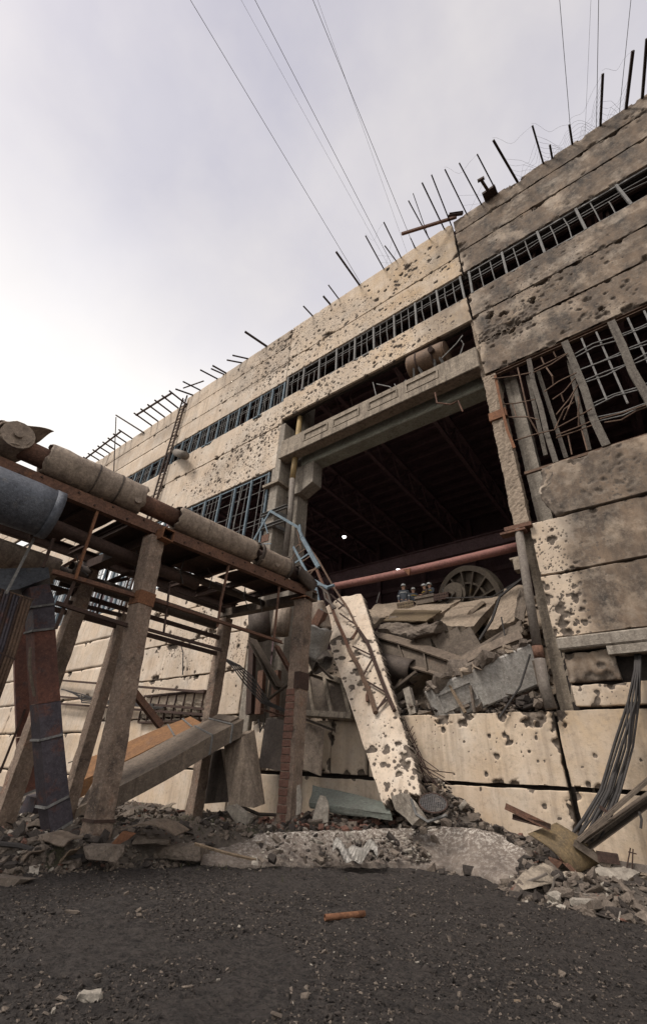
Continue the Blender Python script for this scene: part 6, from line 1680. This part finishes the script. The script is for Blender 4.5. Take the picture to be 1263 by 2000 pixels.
for k, (a, b, Y, w_, m, lab) in enumerate([((492, 1250), (545, 1345), -1.2, .42, 'girder', 'broad brown flat bar slanting behind the far front post'), ((540, 1262), (572, 1320), -1.5, .25, 'rust', 'short rust brace against the far front post'),
                                           ((600, 1278), (648, 1325), -.9, .18, 'girder', 'channel leaning under the grey clad elbow'), ((525, 1365), (565, 1335), -1.3, .13, 'girder', 'short channel lying beside the far front post at mid height'),
                                           ((510, 1385), (565, 1402), -1.0, .18, 'rust', 'rusty angle lying on the wall left of the brick-faced post'), ((590, 1402), (650, 1425), -.8, .2, 'girder', 'flat brown bar lying under the ribbed panel'), ((602, 1320), (625, 1298), -.8, .15, 'girder', 'short bar crossing under the clad elbow')]):
    mb = MB(); mb.channel(at(*a, Y), at(*b, Y), w_, w_ * .4); one('slanting_channel', mb, m, lab, 'steel bar')
for k, (a, b, r, Y, m, lab) in enumerate([((620, 1180), (632, 1235), .33, -.9, 'cladding', 'upper crumpled grey clad elbow hanging beside the far front post'), ((628, 1225), (608, 1290), .42, -1.0, 'foil', 'middle crumpled silver clad elbow beside the leaning slab'), ((612, 1270), (632, 1300), .42, -.8, 'grey_pipe', 'lowest rounded grey pipe end beside the leaning slab')]):
    mb = MB(); mb.shell(at(*a, Y), at(*b, Y), r, 20, 10, .02, .14, k + 3, ragged=.1); mb.build
    one('clad_elbow', mb, m, lab, 'pipe elbow', 'clad pipe elbows by the slab', smooth=True)
for k, (a, b, Y, lab, m) in enumerate([((505, 1188), (508, 1245), -.6, 'dark upright drum left of the far front post', 'cladding_dark'), ((553, 1188), (546, 1240), -.7, 'brownish upright drum touching the far front post', 'cladding')]):
    mb = MB(); mb.tube([at(*b, Y), at(*b, Y).lerp(at(*a, Y), .5), at(*a, Y)], .48 if k == 0 else .38, 18); one('upright_drum', mb, m, lab, 'drum', smooth=True)
for k, (xa, xb, y0, y1, m) in enumerate([(488, 503, 1240, 1395, 'rust_dark'), (506, 520, 1310, 1395, 'rust'), (535, 545, 1310, 1400, 'rust')]):
    mb = MB(); mb.bar(at(xa, y1, -.3), at(xa + 6, y0, -.3), .3, .2, (0, 1, 0)); one('door_post', mb, m, ['dark upright post at the left gate jamb', 'rusty upright strip at the left gate jamb', 'rusty upright strip nearest the far front post'][k], 'steel post')
# cable loops
cl = thing('cable_loops', at(520, 1380, -1.2), 'bunch of black cables looping from the rear post to the gate', 'cables')
for k in range(5):
    o_ = k * 4; mb = MB(); mb.tube([at(432 + o_, 1282 + k * 2, -1.8), at(452 + o_, 1300, -1.7), at(478 + o_, 1335 - k * 3, -1.6), at(510 + o_, 1372, -1.4), at(560, 1392 - k, -1.2)], .028, 5); mb.build('cable', 'cable', cl)
mb = MB(); mb.tube([at(440, 1290, -1.8), at(433, 1320, -1.8), at(430, 1345, -1.8)], .02, 5); mb.build('cable', 'cable', cl)
for k, pts in enumerate([[(352, 1255), (358, 1275), (357, 1318)], [(205, 1375), (180, 1420), (160, 1480), (134, 1490)], [(505, 1405), (508, 1430), (516, 1412)], [(690, 1470), (720, 1500)]][:3]):
    mb = MB(); mb.tube([at(x, y, -.3) for x, y in pts], .03, 5); one('hanging_cable', mb, 'cable', ['black cable hanging down the pocked left wall', 'long black cable hanging behind the cracked front post', 'small looped cable on the wall by the brick-faced post'][k], 'cable')

# cable rack behind the left posts
ck = thing('cable_rack', at(180, 1375, -.35), 'dark cable rack running along the wall behind the cracked front post', 'cable rack')
for y0, y1 in ((1328, 1352), (1360, 1385), (1374, 1396)):
    mb = MB(); mb.bar(at(110, y0, -.35), at(400, y1, -.35), .14, .1); mb.build('rail', 'rust_dark', ck)
for k in range(5):
    mb = MB(); mb.tube([at(120 + k * 10, 1346 + k * 3, -.45), at(160, 1356 + k * 4, -.5), at(200 + k * 30, 1370 + k * 3, -.45), at(300, 1376 + k * 2, -.45)], .035, 5); mb.build('cable', 'cable', ck)

# ---------------------------------------------------------------- debris on the bank
tl = MB(); q4 = [at(604, 1568, -2.2), at(765, 1590, -1.9), at(755, 1568, -1.3), at(610, 1533, -1.3)]; tl.prism(q4, (0, .03, -.14)); roughen(tl, 3, .05, 6, 3); one('teal_slab', tl, 'teal_slab', 'weathered teal painted slab lying on the rubble below the wall', 'painted slab')
mb = MB(); mb.box(tuple(gpt(592, 1552, .5)), tuple(gpt(592, 1552, .5) + Vector((.5, .2, .12)))); one('yellow_scrap', mb, 'yellow_pipe', 'small bright yellow scrap beside the brick-faced post', 'metal scrap')
f3 = faced(625, 1612, .6)
mb = MB(); mb.prism([f3(607, 1614), f3(640, 1606), f3(641, 1575), f3(634, 1555), f3(624, 1553), f3(614, 1580)], (-.06, .12, 0)); roughen(mb, 3, .03, 2, 6); one('plaster_slab', mb, 'white_chunk', 'pale pink plaster slab standing upright in the brick rubble', 'plaster slab')
mb = MB(); mb.prism([f3(577, 1594), f3(586, 1588), f3(589, 1560), f3(584, 1532), f3(580, 1535)], (-.05, .1, 0)); roughen(mb, 3, .03, 3, 6); one('plaster_sliver', mb, 'white_chunk', 'narrow white plaster sliver leaning on the brick-faced post', 'plaster slab')
f4 = lambda x, y, back=0.0: at(x, y, -2.25 + back)
mb = MB(); mb.prism([f4(805, 1612), f4(818, 1598), f4(782, 1550), f4(764, 1556), f4(772, 1580)], (.1, .25, 0)); roughen(mb, 3, .04, 4, 6); one('beam_stub', mb, 'pale_concrete', 'pale concrete beam stub at the foot of the leaning slab', 'concrete beam')
# round woven mesh
msh = thing('mesh_guard', f4(845, 1585), 'round woven wire mesh guard lying at the foot of the slab', 'mesh guard'); c = f4(845, 1568, .2); ax1 = f4(873, 1572, .2) - c; ax2 = f4(847, 1550, .5) - c
pts = [c + ax1 * math.cos(a) + ax2 * math.sin(a) for a in np.linspace(0, 2 * math.pi, 25)]; mb = MB(); mb.tube(pts, .02, 5, False); mb.build('rim', 'rust_dark', msh)
for nm in (0, 1):
    mb = MB()
    for k in np.linspace(-.9, .9, 13):
        h2 = math.sqrt(1 - k * k); a, b = (c + ax1 * k - ax2 * h2, c + ax1 * k + ax2 * h2) if nm else (c + ax2 * k - ax1 * h2, c + ax2 * k + ax1 * h2); mb.tube([a, b], .009, 4)
    o = mb.build('wire_weave', 'wire', msh); o['kind'] = 'stuff'
mb = MB(); mb.tube([f4(802, 1560), f4(812, 1590), f4(835, 1605), f4(872, 1592)], .035, 6); one('bent_rod', mb, 'frame_grey', 'bent grey frame rod in front of the round mesh guard', 'steel rod')
for k, (px, py, r, m, fl_, sx_) in enumerate([(665, 1612, .22, 'rubble', .9, 1.2), (690, 1608, .28, 'rubble', .9, 1.0), (768, 1604, .24, 'rubble', 1.0, 1.1), (735, 1590, .2, 'dark_rubble', .8, 1.2), (655, 1585, .16, 'brick', .8, 1.2), (615, 1565, .2, 'brick', .9, 1.2), (600, 1585, .18, 'brick', .9, 1.2),
                                             (640, 1545, .16, 'brick', .8, 1.3), (700, 1570, .18, 'dark_rubble', .8, 1.3), (675, 1566, .12, 'white_chunk', .7, 1.4), (790, 1612, .16, 'white_chunk', .6, 1.4), (525, 1560, .2, 'brick', .9, 1.2), (531, 1585, .18, 'brick', .9, 1.0),
                                             (555, 1610, .3, 'rubble', .5, 1.4), (935, 1600, .16, 'white_chunk', .8, 1.2), (960, 1590, .2, 'rubble', .8, 1.2), (900, 1575, .18, 'rubble', .8, 1.2), (975, 1612, .14, 'white_chunk', .7, 1.2), (915, 1560, .2, 'dark_rubble', .9, 1.2)]):
    labs = ['flat-topped grey chunk right of the upright plaster slab', 'rounded grey chunk in the middle of the brick rubble', 'rough grey chunk left of the pale beam stub', 'dark chunk below the teal slab', 'broken red brick lump right of the upright plaster slab', 'red brick lump beside the plaster sliver', 'red brick lump under the plaster sliver',
            'red brick lump touching the teal slab', 'dark chunk at the middle of the teal slab edge', 'small white chunk below the teal slab', 'white chunk at the pale beam stub foot', 'red brick lump left of the brick-faced post', 'lower red brick lump left of the brick-faced post', 'flat grey stone at the foot of the brick-faced post',
            'white chunk on the bank right of the mesh guard', 'grey chunk on the bank below the low wall', 'grey chunk above the mesh guard', 'white chunk at the right crest of the apron', 'dark chunk under the rebar tangle']
    chunk(px, py, r, m, labs[k], 'rubble chunk', 'larger chunks on the bank', flat=fl_, sx=sx_)
N = 900; xx = RNG.normal(-8.6, 1.0, N); yy = RNG.normal(-1.9, .7, N); ok = (yy < -.4) & (yy > front(xx) + .75); xx, yy = xx[ok], yy[ok]
o = rocks_mesh('brick_rubble', np.stack([xx, yy, gz(xx, yy) + .12 * RNG.rand(len(xx))], 1), np.minimum(.025 + RNG.exponential(.035, len(xx)), .15), ROCKS, [('brick', .42), ('rubble', .33), ('dark_rubble', .2), ('white_chunk', .05)], .2, 31); tag(o, 'red brick rubble between the brick-faced post and the leaning slab', 'rubble', kind='stuff')
N = 900; xx = RNG.normal(-6.2, .8, N); yy = RNG.normal(-1.3, .6, N); ok = (yy < -.3) & (yy > -2.8); xx, yy = xx[ok], yy[ok]
o = rocks_mesh('grit_pile', np.stack([xx, yy, gz(xx, yy) + .45 * np.exp(-((xx + 6.3) / .9) ** 2) * np.exp(-((yy + .8) / .7) ** 2)], 1), np.minimum(.02 + RNG.exponential(.035, len(xx)), .17), ROCKS, [('rubble', .55), ('dark_rubble', .38), ('white_chunk', .07)], .2, 32); tag(o, 'grey rubble piled at the foot of the leaning slab', 'rubble', kind='stuff')
# bent channel strips near the elbow duct
bc = thing('bent_strip', gpt(500, 1590), 'bent dark metal strip curling across the rubble below the duct elbow', 'metal strip')
for o_ in (0, .12):
    f5 = faced(500, 1592, .5); mb = MB(); mb.tube([f5(446, 1520, o_), f5(450, 1548, o_), f5(470, 1575, o_), f5(505, 1590, o_), f5(545, 1592, o_), f5(590, 1618, o_)], .05, 6); mb.build('edge', 'cladding_dark', bc)
mb = MB(); f5 = faced(470, 1610, .42); mb.prism([f5(440, 1578), f5(455, 1572), f5(490, 1598), f5(482, 1615), f5(465, 1614)], (0, .15, .03)); one('stone_slab', mb, 'pale_concrete', 'flat pale stone slab below the duct elbow', 'stone slab')
# lump with bent sheet at the foot of the cracked post
f6 = faced(280, 1660, .3)
chunk(252, 1652, .30, 'rubble', 'large rough concrete lump right of the cracked front post', 'concrete lump', flat=.6, sx=1.5, n=18, seed=33); chunk(300, 1648, .26, 'rubble', 'rough concrete lump under the right end of the pale bent sheet', 'concrete lump', flat=.55, sx=1.3, n=18, seed=71)
chunk(352, 1668, .30, 'rubble', 'angular concrete lump at the dark ground edge', 'concrete lump', flat=.5, sx=1.5, n=24)
chunk(200, 1672, .22, 'rubble', 'reddish flat stone at the foot of the cracked front post', 'concrete lump', flat=.5, sx=1.5)
chunk(10, 1722, .22, 'rubble', 'flat pale slab at the lower left edge of the rubble', 'concrete lump', flat=.22, sx=1.5)
mb = MB(); mb.sheet(f6(235, 1620), f6(342, 1632) - f6(235, 1620), Vector((-.2, .5, .06)), 10, 5, lambda u, v: .14 * math.sin(u * 3.1), .02); one('bent_sheet', mb, 'duct_brown', 'pale bent sheet lying on the concrete lump by the cracked post', 'metal sheet')
mb = MB(); mb.prism([f6(212, 1655), f6(238, 1625), f6(262, 1630), f6(250, 1640), f6(228, 1652)], (0, .05, .02)); one('rust_scrap', mb, 'rust_bright', 'orange rust scrap between cracked post and bent sheet', 'metal scrap')
mb = MB(); mb.tube([f6(0, 1648), f6(40, 1652), f6(90, 1668), f6(160, 1674)], .04, 6); one('ground_cable', mb, 'cable', 'black cable lying on the rubble at lower left', 'cable')
mb = MB(); mb.tube([f6(380, 1648), f6(440, 1666), f6(500, 1680)], .03, 5); one('ground_strip', mb, 'wood', 'thin pale strip lying along the apron edge', 'strip')
for k, (px, py, a_, L_) in enumerate([(45, 1625, .5, .6), (70, 1655, .2, .7), (30, 1685, -.2, .5), (95, 1690, .1, .45), (130, 1640, .8, .4), (310, 1585, .4, .5), (60, 1610, -.4, .5)]):
    c = gpt(px, py, .06); mb = MB(); mb.sheet(c, (L_ * math.cos(a_), L_ * math.sin(a_), .08), (-L_ * .5 * math.sin(a_), L_ * .5 * math.cos(a_), .16), 5, 5, lambda u, v, k=k: .06 * math.sin(u * 4 + k) + .04 * math.sin(v * 5), .02)
    one('scrap_sheet', mb, ['girder', 'duct_brown', 'duct_brown', 'wood', 'rust', 'raw_concrete', 'cladding_dark'][k], ['grey brown scrap sheet below the purple duct', 'flat tan scrap sheet at lower left', 'tan scrap sheet near the left photo edge', 'small wooden scrap beside the dark ground edge', 'small rusty scrap at the cracked post foot', 'bent grey scrap under the fallen twin duct', 'dark scrap sheet below the red duct'][k], 'metal scrap', 'scrap sheets at lower left')
# moss and grass between the posts
N = 1400; xx = RNG.normal(-10.6, 1.3, N); yy = RNG.normal(-4.9, .8, N); vs = []; fs = []
for x, y in zip(xx, yy):
    z = float(gz(x, y)); a = RNG.rand() * 6.28; h = .04 + .1 * RNG.rand(); b = len(vs); dx, dy = .012 * math.cos(a), .012 * math.sin(a)
    vs += [(x - dx, y - dy, z), (x + dx, y + dy, z), (x + RNG.normal(0, .05), y + RNG.normal(0, .05), z + h)]; fs.append((b, b + 1, b + 2))
mb = MB(); mb.add(vs, fs); o = mb.build('grass', 'moss'); tag(o, 'sparse mossy grass between the trestle posts', 'grass', kind='stuff')
# ---------------------------------------------------------------- right: cables, profiles, sheets
f7 = faced(1110, 1716, .20)
cb = thing('cable_bundle', at(1150, 1640, -1.6), 'bundle of thick dark cables hanging from the wall opening at right', 'cables')
for k in range(8):
    x0 = 1240 + (k % 4) * 3.0; x1 = 1116 + k * 7.5; y1 = 1630 + (k * 13) % 26
    mid = [(1226 + (k % 4) * 7, 1370, -.3 - .12 * (k % 3)), (1200 + k * 5.0, 1450 + (k % 3) * 8, -.4 - .15 * (k % 3)), (1172 + k * 5.5, 1545, -.7 - .1 * (k % 4))]
    mb = MB(); mb.tube([at(x0, 1278, .1), at(x0 - 1, 1310, -.2)] + [at(*m) for m in mid] + [at(x1 + 22, 1600, -1.2), at(x1, y1, -1.6)], .024 if k % 3 else .034, 7); mb.build('cable', 'cable', cb, smooth=True)
mb = MB(); a = at(1236, 1262, -.1); mb.box((-1.2, -.15, 4.76), (.6, .1, 4.98)); mb.build('opening_lintel', 'pale_concrete', fb)
pf = thing('bent_profile', at(1120, 1645, -1.9), 'long bent steel profile leaning right over the cable bundle', 'steel profile')
for o_ in ((0, 0), (.1, .06)):
    mb = MB(); mb.bar(at(1128, 1640 + o_[1] * 60, -1.9 - o_[0]), at(1275, 1512 + o_[1] * 60, -1.3 - o_[0]), .13, .05); mb.build('flange', 'girder', pf)
mb = MB(); mb.bar(at(1170, 1575, -1.6), at(1195, 1594, -1.6), .06, .06); mb.build('cross_stub', 'rust_dark', pf)
mb = MB(); mb.channel(at(1140, 1652, -1.8), at(1280, 1550, -1.0), .3, .16); one('grey_profile', mb, 'girder', 'lower broad steel channel leaning against the wall at right', 'steel profile')
ys = thing('yellowed_sheet', f7(1100, 1680), 'ochre stained steel sheet lying aslant on the rubble at right', 'metal sheet')
o1, o2, o3 = f7(1030, 1628), f7(1122, 1706), f7(1070, 1612, .2); mb = MB(); mb.sheet(o1, o2 - o1, o3 - o1 + Vector((.1, .3, .05)), 14, 8, lambda u, v: .10 * math.sin(u * 3.1) - .12 * max(0, u - .75) * 2, .02); mb.build('plate', 'yellow_sheet', ys, smooth=True)
mb = MB(); p = [f7(1070, 1676), f7(1098, 1684), f7(1138, 1718), f7(1100, 1690, .05), f7(1082, 1705)]; mb.prism([p[0], p[1], p[4]], (0, .04, .02)); mb.build('folded_edge', 'rust', ys)
mb = MB(); mb.prism([f7(1098, 1686, -.05), f7(1108, 1688, -.05), f7(1138, 1718, -.05), f7(1128, 1716, -.05)], (0, .05, .02)); mb.build('folded_edge', 'rust', ys)
for k, (a, b, w_, m, lab) in enumerate([((985, 1580), (1072, 1622), .12, 'rust', 'flaking rusty angle lying above the ochre sheet'), ((1000, 1600), (1075, 1620), .1, 'rust_dark', 'dark bar under the flaking rusty angle'), ((1120, 1645), (1190, 1692), .16, 'girder', 'dark moulded rail lying right of the ochre sheet'), ((1165, 1672), (1207, 1678), .2, 'rust_dark', 'short dark block at the wall foot on the right'), ((1195, 1686), (1290, 1702), .14, 'grey_pipe', 'pipe lying along the wall foot at lower right')]):
    mb = MB(); mb.angle(f7(*a, .1), f7(*b, .1), w_, .03) if k < 2 else mb.bar(f7(*a, .2), f7(*b, .2), w_, w_ * .8); one('steel_rail', mb, m, lab, 'steel bar')
for k, (poly, m, lab) in enumerate([([(1150, 1708), (1175, 1692), (1215, 1692), (1238, 1708), (1222, 1722), (1190, 1714)], 'pale_concrete', 'flat pale slab at lower right under twin rebar stubs'), ([(1140, 1708), (1168, 1722), (1225, 1732), (1222, 1750), (1180, 1742), (1152, 1738)], 'dusty_slab', 'tan slab just below the pale slab at lower right'),
                                     ([(1212, 1722), (1263, 1712), (1290, 1730), (1280, 1748), (1240, 1742)], 'raw_concrete', 'grey slab at the right picture edge'), ([(1232, 1694), (1290, 1700), (1290, 1715), (1240, 1708)], 'dusty_slab', 'uppermost tan slab at the right picture edge'),
                                     ([(1085, 1708), (1118, 1712), (1130, 1738), (1095, 1735)], 'raw_concrete', 'grey slab under the ochre sheet'), ([(1000, 1720), (1040, 1690), (1062, 1700), (1062, 1730), (1020, 1738)], 'raw_concrete', 'broken grey end block of the apron')]):
    f8 = faced(poly[0][0], 1735, .15); mb = MB(); mb.prism([f8(x, y, (1745 - y) * .012) for x, y in poly], (.1, .35, .03)); roughen(mb, 3, .05, k, 5); one('broken_slab', mb, m, lab, 'concrete slab', 'broken slabs at lower right')
rbt = thing('rebar_stubs', f7(1222, 1700), 'two thin upright rebar stubs at lower right', 'rebar')
for a, b in (((1222, 1700), (1230, 1656)), ((1233, 1700), (1235, 1658)), ((1226, 1664), (1242, 1668))):
    mb = MB(); mb.tube([f7(*a, .1), f7(*b, .1)], .012, 5); mb.build('rebar', 'rust_dark', rbt)
for k, pts in enumerate([[(1060, 1760), (1078, 1735), (1082, 1715), (1092, 1708)], [(1020, 1725), (1050, 1715), (1068, 1706)], [(1100, 1740), (1140, 1748), (1165, 1755)], [(1247, 1585), (1252, 1600), (1250, 1618)]]):
    f8 = faced(1070, 1745, .1); mb = MB(); mb.tube([f8(x, y) for x, y in pts], .022, 5); one('loose_wire', mb, 'grey_pipe' if k < 3 else 'cable', ['curled pale wire in front of the ochre sheet', 'pale wire across the broken apron end', 'thin pale wire among the lower right rubble', 'short dark wire hanging on the wall at right edge'][k], 'wire')
for k, (px, py, r, m) in enumerate([(1082, 1755, .09, 'white_chunk'), (1135, 1768, .12, 'white_chunk'), (1160, 1765, .16, 'rubble'), (1075, 1720, .12, 'rubble'), (1100, 1748, .14, 'rubble'), (1190, 1760, .14, 'rubble'), (1230, 1775, .16, 'rubble'), (1247, 1798, .07, 'white_chunk'), (1045, 1715, .16, 'rubble'), (1205, 1790, .12, 'dark_rubble')]):
    chunk(px, py, r, m, ['small white chip at the lower right rubble edge', 'flat white chunk at the lower right rubble edge', 'pointed grey chunk next to the flat white chunk', 'grey chunk against the apron end', 'grey chunk below the ochre sheet', 'grey chunk below the tan slab', 'grey chunk at the far right of the rubble', 'white chip at the right picture edge', 'grey chunk on the broken apron end', 'dark chunk at the lower right rubble edge'][k], 'rubble chunk', 'chunks at lower right', flat=.7, sx=1.2, z=max(.02, .2 - (py - 1720) * .0025))
N = 1700; xx = RNG.uniform(-4.4, 1.5, N); yy = front(xx) + RNG.exponential(.55, N) - .25
o = rocks_mesh('edge_rubble', np.stack([xx, yy, gz(xx, yy)], 1), np.minimum(.012 + RNG.exponential(.026, N), .13), ROCKS, [('rubble', .66), ('dark_rubble', .28), ('white_chunk', .06)], .3, 41); tag(o, 'grey rubble strewn along the dark ground edge at right', 'rubble', kind='stuff')
# ---------------------------------------------------------------- on the dark ground
p = gpt(672, 1795); a, b = gpt(634, 1799, .035), gpt(712, 1791, .035); mb = MB(); mb.shell(a, b, .038, 14, 4, .006); one('pipe_offcut', mb, 'rust_bright', 'short orange rusty pipe offcut lying on the dark ground', 'pipe', smooth=True)
a, b = atz(648, 1674, .27), atz(738, 1678, .25); mb = MB(); mb.sheet(a, b - a, Vector((-.35, .5, .16)), 16, 8, lambda u, v: .11 * math.sin(u * 8 + 1) * (1 - .4 * v) + .07 * math.sin(u * 17 + v * 6), .006); one('foil_sheet', mb, 'foil', 'crumpled silver sheet lying on the apron slope', 'metal sheet')
chunk(758, 1680, .06, 'rubble', 'small pinkish stone right of the crumpled silver sheet', 'stone', z=.12)
chunk(174, 1952, .075, 'white_chunk', 'white chunk of plaster on the dark ground near the camera', 'stone', flat=.7, sx=1.3, name='stone')
chunk(140, 1783, .05, 'rubble', 'pale flat stone on the dark ground at left', 'stone', flat=.4, sx=1.6, name='stone')
chunk(1010, 1960, .03, 'wood', 'small tan pebble near the bottom right', 'stone', z=.0, name='stone')
for px, py, l in ((945, 1810, 'small grey pebble right of the orange pipe offcut'), (979, 1813, 'second grey pebble right of the orange pipe offcut')):
    chunk(px, py, .035, 'rubble', l, 'stone', z=.0, name='stone')

# glazing of the far windows: profiled panes, the sky's reflection painted in as pale colour
for k in range(2):
    xb = X0 - .3 - 12.05 * (k + 1)
    for i in range(40):
        if random.random() < .18: continue
        x = xb + .3 + i * .29; mb = MB(); mb.box((x, .16, 10.75), (x + .22, .19, 15.9)); mb.build('pane', 'sky_reflect_glass', wA if k == 0 else w2)

# jumbled plates on the heap
PLATES = []
for k in range(30):
    r2 = random.Random(900 + k); x = r2.uniform(-11.5, -7.6 if k % 2 else -3.4); y = r2.uniform(1.6, 3.4) if k % 2 else r2.uniform(2.6, 3.9); z = float(mound(x, y)) + r2.uniform(.1, .45); L_ = r2.uniform(.8, 2.2); W_ = L_ * r2.uniform(.35, .8); th = r2.uniform(.06, .2)
    n = r2.randint(5, 7); pl = []
    for i in range(n):
        a = 2 * math.pi * (i + r2.uniform(-.3, .3)) / n; pl.append(Vector((L_ / 2 * math.cos(a), W_ / 2 * math.sin(a), 0)))
    Rm = Matrix.Rotation(r2.uniform(0, 6.28), 3, 'Z') @ Matrix.Rotation(r2.uniform(-.2, .9), 3, 'X') @ Matrix.Rotation(r2.uniform(-.4, .4), 3, 'Y')
    mb = MB(); mb.prism([Rm @ p + Vector((x, y, z)) for p in pl], Rm @ Vector((0, 0, th))); roughen(mb, 2, .04, k, 4)
    d_ = np.array([x, y, z]) - CAM; PLATES.append((float(d_ @ CR) / float(d_ @ CF), one('broken_plate', mb, ['dusty_slab', 'dusty_slab', 'rubble', 'girder', 'raw_concrete'][k % 5], 'broken concrete plate lying jumbled on the heap inside the gateway', 'concrete plate', 'jumbled plates on the gateway heap')))
for k, (_, o) in enumerate(sorted(PLATES, key=lambda q: q[0])):
    o['label'] = 'broken concrete plate jumbled on the gateway heap, %s one counted from the left' % ROD_LAB[k]
# wires dangling under the trestle
for k, pts in enumerate([[(150, 1085), (156, 1110), (170, 1122)], [(268, 1075), (262, 1100), (270, 1128)], [(360, 1092), (352, 1118), (358, 1140)], [(405, 1108), (415, 1125), (408, 1150)], [(480, 1140), (476, 1165), (486, 1190)], [(515, 1150), (508, 1168), (512, 1195)]]):
    P = [atp(x, y, (FA[0] - .9, FA[1]), (FB[0] - .9, FB[1])) for x, y in pts]; mb = MB(); mb.tube(P, .018, 5)
    one('dangling_wire', mb, 'cable', ['leftmost', 'second', 'third', 'fourth', 'fifth', 'rightmost'][k] + ' thin wire dangling under the trestle deck', 'wire', 'wires under the trestle')
# bolts along the face of the front beam and on the post band
for k in range(22):
    c = fa + dirf * (-3.6 + k * .43) + Vector((.095, -.01, .1 if k % 2 else -.06)); mb = MB(); mb.rod(c, c + Vector((.03, -.003, 0)), .028, 6); mb.build('bolt', 'rust_dark', tr)

N = 2600; xx = RNG.uniform(-13.5, -9.0, N); yy = front(xx) + RNG.normal(.25, .45, N)
o = rocks_mesh('left_edge_rubble', np.stack([xx, yy, gz(xx, yy)], 1), np.minimum(.01 + RNG.exponential(.022, N), .12), ROCKS, [('rubble', .70), ('dark_rubble', .24), ('white_chunk', .03), ('brick', .03)], .3, 51); tag(o, 'tan grit and small rubble along the dark ground edge at left', 'rubble', kind='stuff')
